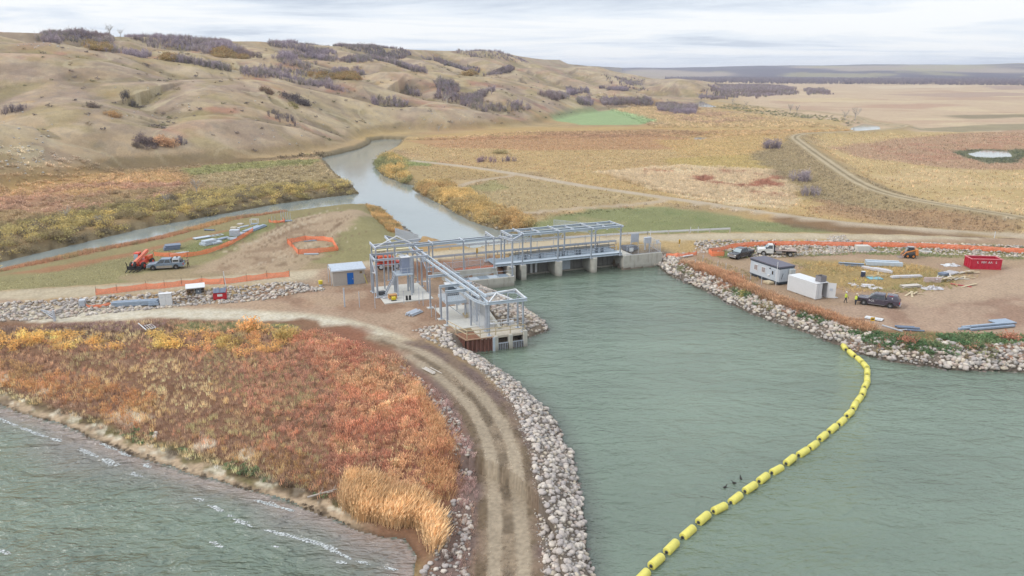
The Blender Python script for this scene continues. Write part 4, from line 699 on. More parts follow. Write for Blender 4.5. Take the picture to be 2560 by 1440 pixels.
# ---- single shrubs and trees one can tell apart
def tag(o, label=None, cat=None, group=None, kind=None):
    if label: o['label'] = label
    if cat: o['category'] = cat
    if group: o['group'] = group
    if kind: o['kind'] = kind
    return o
def empty(name, loc, rz=0., label=None, cat=None, group=None):
    o = bpy.data.objects.new(name, None); COL.objects.link(o); o.location = [float(q) for q in loc]; o.rotation_euler = (0, 0, rz); o.empty_display_size = .3; return tag(o, label, cat, group)
def shrub(px, py, wpx, hm_, c1, label, bare=False, n=None, c2=None, cat='shrub', name='shrub', group='separate shrubs on the hills and banks'):
    p = G(px, py); sc = math.hypot(p[0], p[1]) / F; w = wpx * sc; r = np.random.default_rng(int(px * 7 + py)); n = n or int(np.clip(w * 2.6, 6, 34))
    t = r.uniform(-.5, .5, n) * w * .8; X = p[0] + t; Y = p[1] + r.normal(size=n) * min(w * .2, 3.); Z = ground(X, Y); s = hm_ * r.uniform(.6, 1.1, n) * (1 - 1.6 * (t / w) ** 2); a, b_ = C(*c1), C(*(c2 or c1)); c = np.where(r.random((n, 1)) < .6, a, b_) * .95 * (1 + r.normal(size=(n, 1)) * .1)
    root = empty(name, p, 0, label, cat, group)
    pr = BARES if bare else SHRUBS; V, T, Cc = assemble(pr, X - p[0], Y - p[1], Z - p[2], s * (1.2 if bare else 1.), np.clip(c, .01, .8), r)
    f = np_mesh('branches' if bare else 'foliage', V, T, mv, cols=Cc); f.parent = root
    q = p_bare(10, int(px), .02, .4); V, T, Cc = assemble([q], X[:1] * 0, Y[:1] * 0, Z[:1] * 0 - .1, s[:1], np.tile(C(96, 84, 76), (1, 1)), r); st = np_mesh('stems', V, T, mv, cols=Cc); st.parent = root
    return root
G_, P_, O_ = (112, 100, 104), (134, 114, 124), (196, 150, 80)
for a in ((322, 258, 44, 3.2, (100, 92, 90), 'dark grey shrub alone in the grassy gully of the near hill', True), (30, 281, 56, 3.2, (128, 112, 116), 'grey bare bush at the left end of the near ridge line', True), (231, 268, 34, 2., (134, 114, 100), 'low brown bush left of the dark gully shrub', False), (281, 290, 34, 2.2, (186, 144, 82), 'small orange bush low in the grassy gully', False),
          (666, 232, 34, 2.6, (132, 104, 78), 'round rusty brown bush on the broad hill slope', False), (740, 252, 78, 3.2, (104, 92, 92), 'wide dark purple thicket with rusty top on the hill slope', False), (735, 266, 30, 1.6, (150, 138, 70), 'small olive bush just below the wide purple thicket', False), (708, 297, 84, 3., (110, 98, 106), 'wide dark purple thicket behind the front knoll', True),
          (368, 358, 60, 2.8, (128, 108, 104), 'brownish purple bush left of the round orange bush', False), (413, 362, 44, 3.4, (206, 158, 108), 'round pale orange bush between two purple bushes at hill foot', False), (452, 358, 36, 2.6, (112, 98, 112), 'dark purple bush right of the round orange bush', True), (345, 368, 26, 1.5, (128, 112, 96), 'small brown bush at the edge of the green hill foot', False),
          (1215, 405, 62, 2.6, (150, 122, 132), 'low purple thicket in the middle of the golden meadow', True), (1272, 404, 44, 2.2, (140, 122, 132), 'small grey purple thicket at the right end of the meadow clump', True), (1250, 384, 40, 1.8, (170, 152, 96), 'yellow green bush in the middle of the meadow clump', False),
          (1930, 372, 48, 5., (150, 134, 142), 'tall grey thicket on the levee slope near its bend', True), (2000, 452, 70, 3.6, (164, 148, 154), 'long pale grey thicket on the levee slope, its upper part', True), (2025, 488, 60, 3., (156, 142, 146), 'pale grey thicket on the levee slope, its lower part', True), (655, 258, 1, .9, (120, 104, 84), 'tiny dark bush by the purple thicket', False),
          (628, 826, 46, 2.4, (232, 172, 84), 'tall pale orange bush beside the lower gravel road', False), (715, 848, 50, 2., (206, 176, 84), 'yellow green bush left of the red weeds', False), (1860, 742, 24, .9, (196, 180, 84), 'small yellow weed clump on the right rock bank', False), (2268, 858, 22, 1.2, (196, 128, 92), 'small rust red bush beside the rock shore of the yard', False), (2520, 850, 30, 1.5, (200, 132, 96), 'larger rust red bush near the right frame edge shore', False),
          (1130, 1400, 70, 1., (120, 100, 90), 'dark leafless brush among the stones at the end of the reeds', True)):
    shrub(*a)
def tree(px, py, hm_, c, label, seed, leaf=None, lean=.0):
    p = G(px, py); root = empty('bare_tree', p, 0, label, 'tree', 'single trees by the river and meadow'); r = np.random.default_rng(seed)
    v, f = [], []
    def limb(a, b, r0, r1, n=5):
        a, b = np.array(a, float), np.array(b, float); d = b - a; u = np.cross(d, (.3, .9, .1)); u /= np.linalg.norm(u); w = np.cross(d, u); w /= np.linalg.norm(w); k = len(v)
        for q, rr in ((a, r0), (b, r1)):
            for i in range(n): t = 6.283 * i / n; v.append(q + (u * math.cos(t) + w * math.sin(t)) * rr)
        for i in range(n): f.append((k + i, k + (i + 1) % n, k + n + (i + 1) % n, k + n + i))
    limb((0, 0, -.2), (lean * .3, 0, hm_ * .4), hm_ * .028, hm_ * .018); tr = np_mesh('trunk', np.array(v), np.array(f), mat('bark', C(*c), rough=.9)); tr.parent = root; v, f = [], []; ends = []
    for i in range(9):
        a = 6.28 * i / 9 + r.uniform(-.3, .3); h0 = hm_ * r.uniform(.2, .42); l = hm_ * r.uniform(.3, .55); e = r.uniform(.5, 1.2); q = np.array((lean * .3 * h0 / (hm_ * .4), 0, h0)); m = q + l * .5 * np.array((math.cos(a) * math.cos(e) + lean * .2, math.sin(a) * math.cos(e), math.sin(e))); en = m + l * .6 * np.array((math.cos(a + .4) * .5, math.sin(a + .4) * .5, .75)); limb(q, m, hm_ * .014, hm_ * .009); limb(m, en, hm_ * .009, hm_ * .003)
        for j in range(9):
            t = r.random(); s0 = m * (1 - t) + en * t; d = r.normal(size=3) * (1, 1, .6) + (0, 0, .5); d /= np.linalg.norm(d); limb(s0, s0 + d * hm_ * r.uniform(.08, .2), hm_ * .004, hm_ * .001, 3) if False else limb(s0, s0 + d * hm_ * r.uniform(.08, .2), hm_ * .005, hm_ * .0015)
    cr_ = np_mesh('crown', np.array(v), np.array(f), mat('bark', C(*c), rough=.9)); cr_.parent = root
for a in ((167, 552, 4.5, (205, 196, 186), 'white dead tree standing in the rusty meadow by the side channel', 1), (248, 562, 3.2, (196, 186, 178), 'pale bare bush tree in the channel bank brush', 2), (415, 512, 4., (168, 140, 146), 'purplish bare tree in the rusty meadow', 3), (492, 484, 5.5, (150, 134, 118), 'bare grey tree above the yellow channel bank brush', 4), (1096, 329, 5., (150, 130, 130), 'small bare tree at the foot of the brown knoll', 5), (2112, 300, 9., (124, 112, 106), 'leafless tree left of the widest bare tree by the river', 6), (2137, 302, 12., (118, 104, 104), 'widest leafless tree on the far river bank', 7),
          (1975, 284, 11., (120, 106, 104), 'leaning leafless tree on the river levee left of the others', 8), (1992, 284, 9., (124, 110, 106), 'low leafless tree right beside the leaning one', 9), (1832, 262, 9., (132, 128, 104), 'olive tinged tree where the river leaves the woods', 10), (1118, 258, 9., (150, 116, 108), 'reddish bare tree in the hill thicket hollow', 11), (275, 92, 11., (112, 98, 102), 'tall bare tree breaking the left skyline', 12), (302, 94, 8., (116, 104, 106), 'smaller bare tree right of the tall skyline tree', 13), (1865, 268, 7., (136, 128, 112), 'small tree on the far river bank beside the levee', 14)):
    tree(*a)
# ---- stones
def rock_proto(seed, sub=1):
    r = np.random.default_rng(seed); bm = bmesh.new(); bmesh.ops.create_icosphere(bm, subdivisions=sub, radius=1); bm.verts.ensure_lookup_table()
    V = np.array([v.co[:] for v in bm.verts]); T = np.array([[v.index for v in f.verts] for f in bm.faces]); bm.free()
    for i in range(5):
        d = r.normal(size=3); d /= np.linalg.norm(d); h = r.uniform(.55, .85); q = V @ d; V -= np.clip(q - h, 0, None)[:, None] * d * .85
    V *= (r.uniform(.85, 1.25), r.uniform(.75, 1.1), r.uniform(.6, .85)); V += r.normal(size=V.shape) * .04
    return V * .5, T, np.ones(len(V))
GAIN[0] = 1.0
ROCKS = [rock_proto(400 + s) for s in range(9)]; ROCKS2 = [rock_proto(400 + s, 2) for s in range(9)]
mr_ = mat('stone', attr='Col', rough=.85, spec=.25, noise=.16, nscale=6., bump=.3)
def shore_band(P, lo, hi_): return lambda X, Y: (lambda s: (s > lo) & (s < hi_))(sdp(X, Y, P, 9.))
_all = []
def stones(pts, dens, size, z=1.5, keep=None, tint=1., pale=.5, patch=None):
    _rs[0] += 1; r = np.random.default_rng(_rs[0]); P = pts if isinstance(pts, np.ndarray) else pl(pts, z); lo, h = P.min(0), P.max(0); n = int((h[0] - lo[0]) * (h[1] - lo[1]) * dens); X = r.uniform(lo[0], h[0], n); Y = r.uniform(lo[1], h[1], n); m = inside(X, Y, P); X, Y = X[m], Y[m]
    if keep: m = keep(X, Y); X, Y = X[m], Y[m]
    if patch: m = fbm(X, Y, patch[0], 3, 500 + _rs[0]) > patch[1]; X, Y = X[m], Y[m]
    Z = ground(X, Y); m = Z > -.5; X, Y, Z = X[m], Y[m], Z[m]; s = r.uniform(0, 1, len(X)) ** 1.6 * (size[1] - size[0]) + size[0]
    pal = 1.16 * np.array((1.03, 1., .95)) * np.array([C(222, 210, 196), C(206, 194, 180), C(196, 184, 176), C(186, 176, 170), C(212, 196, 170), C(204, 180, 164), C(170, 164, 160)]); c = pal[r.integers(0, 7, len(X))] * tint * (1 + r.normal(size=(len(X), 1)) * .08)
    w = ss(Z, -.1, .35)[:, None]; c = c * w + c * .42 * (1 - w)
    _all.append(np.column_stack([X, Y, Z + s * .12, s, c]))
stones([(1175, 880), (1235, 890), (1290, 930), (1350, 985), (1410, 1050), (1450, 1130), (1475, 1230), (1500, 1350), (1530, 1520), (1335, 1520), (1335, 1400), (1335, 1250), (1330, 1150), (1290, 1060), (1240, 985), (1190, 930), (1120, 875)], 8, (.28, .72), z=.8, keep=lambda X, Y: (sdp(X, Y, RL, 9.) < 4.3) & (dpl(X, Y, R_TRK, 9.) > 2.6))
stones([(1030, 832), (1100, 818), (1140, 850), (1200, 900), (1240, 940), (1200, 930), (1120, 880), (1060, 852)], 6, (.35, .85), z=1.6, keep=lambda X, Y: dpl(X, Y, R_TRK, 9.) > 2.6)
stones([(985, 900), (1040, 920), (1110, 990), (1170, 1060), (1205, 1150), (1200, 1300), (1185, 1520), (1020, 1520), (1040, 1400), (1105, 1300), (1140, 1200), (1130, 1090), (1080, 1010), (1010, 950)], 8, (.16, .6), z=1.7, keep=lambda X, Y: dpl(X, Y, R_TRK, 9.) > 3., tint=.88, patch=(4, .34))
stones([(1175, 860), (1235, 870), (1290, 910), (1410, 1040), (1475, 1230), (1530, 1520), (1320, 1520), (1320, 1250), (1280, 1060), (1190, 930), (1110, 875)], 12, (.08, .24), z=1., keep=lambda X, Y: (sdp(X, Y, RL, 9.) < 4.8) & (dpl(X, Y, R_TRK, 9.) > 2.3), tint=.9)
stones([(1625, 620), (1760, 670), (1960, 750), (2140, 820), (2400, 860), (2700, 860), (2700, 945), (2400, 935), (2200, 905), (1900, 800), (1640, 680)], 6, (.12, .3), z=.8, keep=lambda X, Y: sdp(X, Y, RL, 9.) < 3.6, tint=.85)
stones(np.array([D(-15.2, -28.8)[:2], D(-15.2, -6)[:2], D(-11, -3.2)[:2], D(-5, -8)[:2], D(-5, -30)[:2], D(-12, -30)[:2]]), 5.5, (.35, .85))
stones([(1625, 620), (1680, 630), (1760, 670), (1830, 700), (1900, 730), (1960, 750), (2070, 790), (2140, 820), (2280, 850), (2400, 860), (2700, 860), (2700, 945), (2400, 935), (2200, 905), (2100, 875), (1900, 800), (1760, 735), (1640, 680)], 8, (.3, .95), z=.8, keep=lambda X, Y: (sdp(X, Y, RL, 9.) < 2.9 + 2. * (fbm(X, Y, 7, 2, 161) - .5)))
stones([(2330, 870), (2420, 880), (2560, 860), (2700, 860), (2700, 940), (2380, 930)], 3.5, (.4, 1.), z=.8, keep=lambda X, Y: sdp(X, Y, RL, 9.) < 6)
RB = dict(keep=lambda X, Y: (lambda d: (d > 4.) & (d < 8.2))(dpl(X, Y, R_MAIN, 12.)))
stones([(-60, 775), (0, 752), (240, 735), (400, 720), (560, 708), (800, 690), (812, 720), (640, 745), (470, 758), (250, 778), (-60, 800)], 9, (.3, .85), z=2.4, **RB)
stones([(1738, 606), (1850, 598), (2100, 596), (2700, 610), (2700, 650), (2300, 632), (2100, 628), (1900, 628), (1800, 636), (1760, 644), (1735, 634)], 8, (.3, .8), z=2.6, **RB)
stones([(1865, 632), (1940, 622), (2020, 615), (2130, 618), (2135, 630), (2000, 637), (1880, 642)], 4, (.3, .8), z=2.2)
stones([(1664, 632), (1715, 622), (1728, 633), (1676, 644)], 5, (.3, .7), z=2.6); stones([(2068, 606), (2110, 602), (2132, 628), (2060, 630)], 6, (.3, .6), z=2.2)
stones([(1025, 468), (1060, 486), (1110, 512), (1170, 546), (1260, 570), (1240, 582), (1160, 556), (1100, 522), (1050, 494)], 2.4, (.4, .9), z=.7, keep=lambda X, Y: sdp(X, Y, RV, 9.) < 2.6)
stones([(990, 560), (1010, 556), (1062, 600), (1050, 606)], 3, (.4, .9), z=.9)
r = np.random.default_rng(77)                        # loose stones on the hill tops, pale specks
for (a, b, w, h, n) in ((60, 380, 120, 90, 60), (110, 113, 70, 10, 34), (430, 270, 400, 70, 26), (1000, 300, 200, 30, 22), (1150, 300, 150, 25, 26), (700, 340, 150, 30, 12)):
    for _ in range(n):
        p = G(round(a + r.normal() * w * .4), round(b + r.normal() * h * .4))
        if p[2] > 3: _all.append(np.array([[p[0], p[1], p[2] + .1, r.uniform(.4, 1.1), *(C(226, 218, 206) * r.uniform(.8, 1.1))]]))
A_ = np.vstack(_all); px, py = PX(A_[:, 0], A_[:, 1], A_[:, 2]); dd_ = np.sqrt(A_[:, 0] ** 2 + A_[:, 1] ** 2 + (A_[:, 2] - H) ** 2)
sc_ = np.where((px > 8) & (px < 2552) & (py < 1432) & (A_[:, 2] > .05) & (dd_ < 115), A_[:, 3] / dd_, 0); top = np.argsort(-sc_)[:298]; rest = np.setdiff1d(np.arange(len(A_)), top); r = np.random.default_rng(3)
V, T, Cc = assemble(ROCKS, A_[rest, 0], A_[rest, 1], A_[rest, 2], A_[rest, 3], np.clip(A_[rest, 4:7], .02, .75), r); o = np_mesh('rock_bank', V, T, mr_, cols=Cc, smooth=False); o['kind'] = 'stuff'
RM = []
for i in range(27):
    v, t, s = ROCKS2[i % 9]; m_ = np_mesh('boulder', v, t, mr_, cols=np.tile(1.15 * [C(222, 210, 196), C(202, 190, 180), C(188, 178, 172)][i // 9], (len(v), 1)), smooth=True, link=False); RM.append(m_.data); bpy.data.objects.remove(m_)
for i in top:
    o = bpy.data.objects.new('boulder', RM[r.integers(0, 27)]); COL.objects.link(o); o.location = [float(q) for q in A_[i, :3]]; o.scale = [float(A_[i, 3])] * 3; o.rotation_euler = (r.uniform(-.3, .3), r.uniform(-.3, .3), r.uniform(0, 6.28))
    tag(o, 'pale rounded boulder lying in the rock bank along the water', 'boulder', 'boulders in the rock banks')
# ------------------------------------------------------------------ mesh builder for built things
class MB:
    def __init__(s): s.v = []; s.f = []
    def add(s, V, Fc): k = len(s.v); s.v += [tuple(float(c) for c in p) for p in V]; s.f += [tuple(k + i for i in f) for f in Fc]; return s
    def box(s, x0, x1, y0, y1, z0, z1, tx=0., ty=0.):
        return s.add([(x0, y0, z0), (x1, y0, z0), (x1, y1, z0), (x0, y1, z0), (x0 + tx, y0 + ty, z1), (x1 - tx, y0 + ty, z1), (x1 - tx, y1 - ty, z1), (x0 + tx, y1 - ty, z1)], [(3, 2, 1, 0), (4, 5, 6, 7), (0, 1, 5, 4), (1, 2, 6, 5), (2, 3, 7, 6), (3, 0, 4, 7)])
    def bar(s, p, q, w, h=None, up=(0, 0, 1)):
        p = np.array(p, float); q = np.array(q, float); h = h or w; d = q - p; d /= np.linalg.norm(d) + 1e-9; a = np.cross(d, up)
        if np.linalg.norm(a) < .05: a = np.cross(d, (1, 0, 0))
        a /= np.linalg.norm(a); b = np.cross(a, d); V = []
        for c in (p, q):
            for i, j in ((-1, -1), (1, -1), (1, 1), (-1, 1)): V.append(c + a * w / 2 * i + b * h / 2 * j)
        return s.add(V, [(3, 2, 1, 0), (4, 5, 6, 7), (0, 1, 5, 4), (1, 2, 6, 5), (2, 3, 7, 6), (3, 0, 4, 7)])
    def ibeam(s, p, q, d=.4, w=.22, t=.05, up=(0, 0, 1)):
        p = np.array(p, float); q = np.array(q, float); e = q - p; e /= np.linalg.norm(e); a = np.cross(e, up)
        if np.linalg.norm(a) < .05: a = np.cross(e, (1, 0, 0))
        a /= np.linalg.norm(a); b = np.cross(a, e); o = b * (d / 2 - t / 2)
        s.bar(p + o, q + o, w, t, up if abs(e[2]) < .9 else (1, 0, 0)); s.bar(p - o, q - o, w, t, up if abs(e[2]) < .9 else (1, 0, 0)); return s.bar(p, q, t * .7, d - 2 * t, up if abs(e[2]) < .9 else (1, 0, 0))
    def cyl(s, p, q, r, n=12, r2=None, cap=True):
        p = np.array(p, float); q = np.array(q, float); r2 = r if r2 is None else r2; d = q - p; d /= np.linalg.norm(d); a = np.cross(d, (0, 0, 1) if abs(d[2]) < .9 else (1, 0, 0)); a /= np.linalg.norm(a); b = np.cross(d, a); V = []
        for c, rr in ((p, r), (q, r2)):
            for i in range(n): t = 6.28318 * i / n; V.append(c + (a * math.cos(t) + b * math.sin(t)) * rr)
        Fc = [(i, (i + 1) % n, n + (i + 1) % n, n + i) for i in range(n)]
        if cap: Fc += [tuple(range(n - 1, -1, -1)), tuple(range(n, 2 * n))]
        return s.add(V, Fc)
    def prism(s, poly, y0, y1, axis='y', t=0.):           # poly in (x,z) run along y, or (x,y) run along z
        n = len(poly); P0, P1 = [], []; c = np.mean(np.array(poly), 0)
        for a, b in poly:
            P0.append((a, y0, b) if axis == 'y' else (a, b, y0)); a2, b2 = a + (c[0] - a) * t, b + (c[1] - b) * t; P1.append((a2, y1, b2) if axis == 'y' else (a2, b2, y1))
        return s.add(P0 + P1, [tuple(range(n)), tuple(range(2 * n - 1, n - 1, -1))] + [(i, n + i, n + (i + 1) % n, (i + 1) % n) for i in range(n)])
    def quad(s, a, b, c, d): return s.add([a, b, c, d], [(0, 1, 2, 3)])
    def tube(s, pts, r, n=8):
        for a, b in zip(pts[:-1], pts[1:]): s.cyl(a, b, r, n)
        return s
    def build(s, name, m, parent=None, bevel=0., smooth=False, seg=1):
        me = bpy.data.meshes.new(name); me.from_pydata(s.v, [], s.f)
        bm = bmesh.new(); bm.from_mesh(me); bmesh.ops.recalc_face_normals(bm, faces=bm.faces)
        if bevel: bmesh.ops.bevel(bm, geom=[e for e in bm.edges if len(e.link_faces) == 2 and e.calc_face_angle(0) > .5], offset=bevel, segments=seg, affect='EDGES', profile=.6)
        if smooth:
            for f in bm.faces: f.smooth = True
            for e in bm.edges: e.smooth = e.calc_face_angle(0) < .7 if len(e.link_faces) == 2 else True
        bm.to_mesh(me); bm.free(); me.materials.append(m); o = bpy.data.objects.new(name, me); COL.objects.link(o)
        if parent: o.parent = parent
        return o
def text_mesh(txt, size, m, parent, loc, rot, name='lettering', ext=.006):
    c = bpy.data.curves.new(name, 'FONT'); c.body = txt; c.size = size; c.extrude = ext; c.align_x = 'CENTER'; c.align_y = 'CENTER'; t = bpy.data.objects.new(name, c); COL.objects.link(t)
    bpy.context.view_layer.update(); dg = bpy.context.evaluated_depsgraph_get(); me = bpy.data.meshes.new_from_object(t.evaluated_get(dg)); me.name = name; bpy.data.objects.remove(t)
    me.materials.clear(); me.materials.append(m); o = bpy.data.objects.new(name, me); COL.objects.link(o); o.parent = parent; o.location = loc; o.rotation_euler = rot; return o
def copy_tree(o, parent=None):
    c = o.copy(); COL.objects.link(c); c.parent = parent
    for ch in list(o.children): copy_tree(ch, c)
    return c
# paints and stuff
def conc():
    m = mat('concrete', C(216, 211, 198), rough=.9, noise=.10, nscale=1.2, bump=.15)
    t = m.node_tree; b = t.nodes['Principled BSDF']; src = b.inputs['Base Color'].links[0].from_socket       # dark weathering runs and a stained foot
    tcn = N(t, 'ShaderNodeTexCoord'); mp = N(t, 'ShaderNodeMapping'); mp.inputs['Scale'].default_value = (1.6, 1.6, .22); t.links.new(tcn.outputs['Object'], mp.inputs[0])
    nz = N(t, 'ShaderNodeTexNoise'); nz.inputs['Scale'].default_value = 1.3; nz.inputs['Detail'].default_value = 6; t.links.new(mp.outputs[0], nz.inputs[0])
    mr = N(t, 'ShaderNodeMapRange'); mr.inputs[1].default_value = .55; mr.inputs[2].default_value = .78; mr.inputs[3].default_value = 0; mr.inputs[4].default_value = .55; t.links.new(nz.outputs[0], mr.inputs[0])
    g = N(t, 'ShaderNodeNewGeometry'); sp = N(t, 'ShaderNodeSeparateXYZ'); t.links.new(g.outputs['Position'], sp.inputs[0]); m2 = N(t, 'ShaderNodeMapRange'); m2.inputs[1].default_value = .1; m2.inputs[2].default_value = .75; m2.inputs[3].default_value = .45; m2.inputs[4].default_value = 0; t.links.new(sp.outputs[2], m2.inputs[0])
    ad = N(t, 'ShaderNodeMath', operation='ADD'); ad.use_clamp = True; t.links.new(mr.outputs[0], ad.inputs[0]); t.links.new(m2.outputs[0], ad.inputs[1])
    mx = N(t, 'ShaderNodeMix', data_type='RGBA'); t.links.new(ad.outputs[0], mx.inputs[0]); t.links.new(src, mx.inputs[6]); mx.inputs[7].default_value = (*C(120, 116, 98), 1); t.links.new(mx.outputs[2], b.inputs['Base Color']); return m
M_CON = conc(); M_CON2 = mat('new_concrete', C(232, 228, 218), rough=.9, noise=.05, nscale=2.)
M_STL = mat('galvanised_steel', C(214, 221, 231), rough=.45, metal=.1, noise=.10, nscale=2.5, spec=.5); M_STB = mat('pale_blue_steel', C(212, 224, 234), rough=.5, noise=.08, nscale=2.); M_STD = mat('dark_steel', C(120, 130, 140), rough=.5, noise=.1)
M_GRT = mat('grating', C(150, 164, 176), rough=.6, noise=.14, nscale=9.); M_WHT = mat('white_paint', C(246, 247, 248), rough=.45, noise=.03, nscale=2.); M_BLK = mat('black_rubber', C(48, 47, 48), rough=.85, noise=.15)
M_RED = mat('red_paint', C(214, 40, 56), rough=.4, noise=.07); M_ORG = mat('orange_paint', C(248, 112, 66), rough=.42, noise=.07); M_YEL = mat('yellow_plastic', C(250, 238, 92), rough=.4, noise=.04); M_WOOD = mat('lumber', C(226, 206, 170), rough=.85, noise=.14, nscale=2., streak=(1, 9, 9)); M_WOOD2 = mat('weathered_plywood', C(226, 216, 204), rough=.9, noise=.12)
M_DRK = mat('dark_grey', C(92, 94, 98), rough=.6); M_RUST = mat('rusty_sheet_steel', C(142, 98, 84), rough=.85, noise=.35, nscale=1.6, streak=(3, 3, .4)); M_GLS = mat('window_glass', C(62, 72, 80, .6), rough=.06, spec=.9, noise=.0)
M_DIRT = mat('fill_dirt', C(160, 112, 84), rough=.95, noise=.2, nscale=2., bump=.4); M_ROAD = mat('gravel_deck', C(206, 188, 156), rough=.95, noise=.1, nscale=3., bump=.2)
# ------------------------------------------------------------------ the dam, in its own axes
def dam_thing(name, u, v, z, label, cat, group=None): return empty(name, D(u, v, z), DANG, label, cat, group)
dm = dam_thing('control_structure', 0, 0, 0, 'concrete river control structure with rounded piers and gate bays', 'dam')
def half_round(u, w, v1, r_): return [(u - w, v1), (u - w, r_)] + [(u - w * math.cos(math.pi * k / 8), r_ - r_ * math.sin(math.pi * k / 8)) for k in range(1, 8)] + [(u + w, r_), (u + w, v1)]
for u_, w_, rd in ((0., .5, 0), (7.2, .72, .9), (14.4, .72, .9)):
    P = half_round(u_, w_, 6.8, rd) if rd else [(u_ - w_, 0), (u_ + w_, 0), (u_ + w_, 6.8), (u_ - w_, 6.8)]
    MB().prism(P, -1.6, 2.72, 'z').build('pier', M_CON, dm, .05)
MB().prism([(20.4, 0), (20.9, -.0), (28.9, .0), (28.9, .45), (22.6, .45), (22.6, 6.8), (20.4, 6.8)], -1.6, 2.66, 'z').build('abutment', M_CON, dm, .05)
MB().prism([(-3., 0), (-1.6, 0), (-1.6, 6.8), (-3., 6.8)], -1.6, 2.7, 'z').build('abutment', M_CON, dm, .05)
for i, (a, b) in enumerate(((-1.58, -.52), (.52, 6.46), (7.94, 13.66), (15.14, 20.38))):
    g = MB(); g.box(a, b, 4.0, 4.14, -.6, 2.74)
    for k in range(1, int((b - a) / 1.0)): g.box(a + k * 1.0 - .05, a + k * 1.0 + .05, 3.9, 3.998, -.3, 2.7)
    gt = g.build('gate', mat('gate_steel', C(150, 148, 142), rough=.7, noise=.15, streak=(1, 1, .3)), dm)
    MB().box(a, b, 3.2, 3.7, -.3, .16).build('sill', M_CON, dm)
    if i == 1:
        for x_ in (1.5, 2.75, 3.7): MB().box(x_, x_ + .42, 3.6, 3.86, -.1, 2.7).build('stop_log_guide', M_WHT, dm)
    if i == 2: MB().box(7.98, 11.0, 3.7, 3.88, .05, 2.7).build('gate_panel', M_STB, dm)
rd = MB().box(-3, 22.6, 6.82, 14.4, 2.75, 3.44).build('road_deck', M_ROAD, dm)
MB().box(-3, 22.6, 14.42, 14.8, -1., 3.5).build('back_wall', M_CON, dm)
# water-side walkway and its rails
wk = dam_thing('walkway', 0, 0, 0, 'pale steel walkway deck with pipe rails along the gate bays', 'walkway')
MB().box(-5.2, 20.5, .9, 6.7, 2.94, 3.02).build('deck', M_GRT, wk); MB().ibeam((-5.2, .95, 2.94), (20.5, .95, 2.94), .46, .3, .06).build('girder', M_STB, wk); MB().box(-5.2, 20.5, 1.0, 2.4, 3.022, 3.05).build('plank', M_STB, wk)
def rails(root, P, h, n_r, step, r_=.032, name='railing', m=None, closed=False):
    P = [np.array(p, float) for p in P]; g = MB()
    for a, b in zip(P[:-1], P[1:]):
        for k in range(n_r): hh = h * (k + 1) / n_r; g.cyl(a + (0, 0, hh), b + (0, 0, hh), r_, 6)
        L = np.linalg.norm(b - a); n = max(1, int(round(L / step)))
        for i in range(n + 1): q = a + (b - a) * i / n; g.cyl(q, q + (0, 0, h), r_ * 1.1, 6)
    return g.build(name, m or M_STL, root)
rails(wk, [(.2, 2.5, 3.03), (20.2, 2.5, 3.03)], 1.05, 2, 1.25); rails(wk, [(.2, 3.4, 3.03), (20.2, 3.4, 3.03)], 1.1, 3, 2.4, .045, m=M_STD); rails(wk, [(.5, 5.6, 3.03), (20.2, 5.6, 3.03)], 1.15, 3, 2.4, .05, m=M_STD)
for k, u_ in enumerate((1.6, 4.4, 8.2, 9.2, 11.9, 12.7, 16.2, 17.4)):
    g = MB(); g.box(u_ - .22, u_ + .22, 2.9, 3.3, 3.03, 3.6); g.cyl((u_, 3.1, 3.6), (u_, 3.1, 4.15), .06); g.cyl((u_ - .3, 3.1, 3.85), (u_ + .3, 3.1, 3.85), .13, 10); g.build('gate_hoist', M_STD, wk)
# gantry over the gates
gy = dam_thing('steel_gantry', 0, 0, 0, 'long galvanised steel frame standing over the gate walkway', 'gantry')
def column(root, u, v, z0, z1, w=.22, m=None, foot=True):
    g = MB(); g.ibeam((u, v, z0), (u, v, z1), w, w, .05, (1, 0, 0))
    if foot: g.box(u - .3, u + .3, v - .3, v + .3, z0, z0 + .04)
    return g.build('column', m or M_STL, root)
for u_ in (-.1, 6.9, 13.7, 19.9): column(gy, u_, .5 if u_ < 19 else .6, 2.74, 8.15)
for u_ in (-1.9, 3.4, 10.3, 16.9): column(gy, u_, 5., 3.03, 8.0)
for a, b in (((-2.3, .5, 8.2), (20.2, .5, 8.35)), ((-2.3, 5., 8.15), (20.2, 5., 8.3)), ((-.1, 2.7, 8.1), (20., 2.7, 8.25))): MB().ibeam(a, b, .42, .26, .06).build('beam', M_STB, gy)
for u_ in (-.1, 6.9, 13.7, 19.9): MB().ibeam((u_, -.3, 8.46), (u_, 5.4, 8.40), .26, .22, .05).build('cross_beam', M_STL, gy)
column(gy, -3.1, -2.2, 1.62, 8.0); column(gy, -2.5, -.5, 2.74, 8.0); column(gy, -5.9, -.4, 2.9, 8.2); column(gy, -5.7, 4.4, 3.03, 8.2); column(gy, -2.6, 4.8, 3.03, 8.1)
for a, b in (((-3.1, -2.3, 8.1), (-.1, .5, 8.3)), ((-3.1, -2.3, 8.1), (-4.6, .6, 8.3)), ((-5.9, -.6, 8.35), (-5.7, 4.6, 8.35)), ((-2.5, -.6, 8.3), (-2.6, 4.9, 8.3)), ((-5.9, .5, 8.0), (-2.4, .5, 8.1))): MB().ibeam(a, b, .34, .22, .05).build('cross_beam', M_STL, gy)
g6 = 0
for u_ in (1.6, 5.2, 8.6, 12.1, 15.3, 18.4): MB().cyl((u_, 6.2, 3.03), (u_, 6.2, 5.6), .05, 8).build('post', M_STL, gy)
MB().cyl((-.2, 6.2, 5.55), (20., 6.2, 5.6), .035, 6).build('top_rail', M_STL, gy)
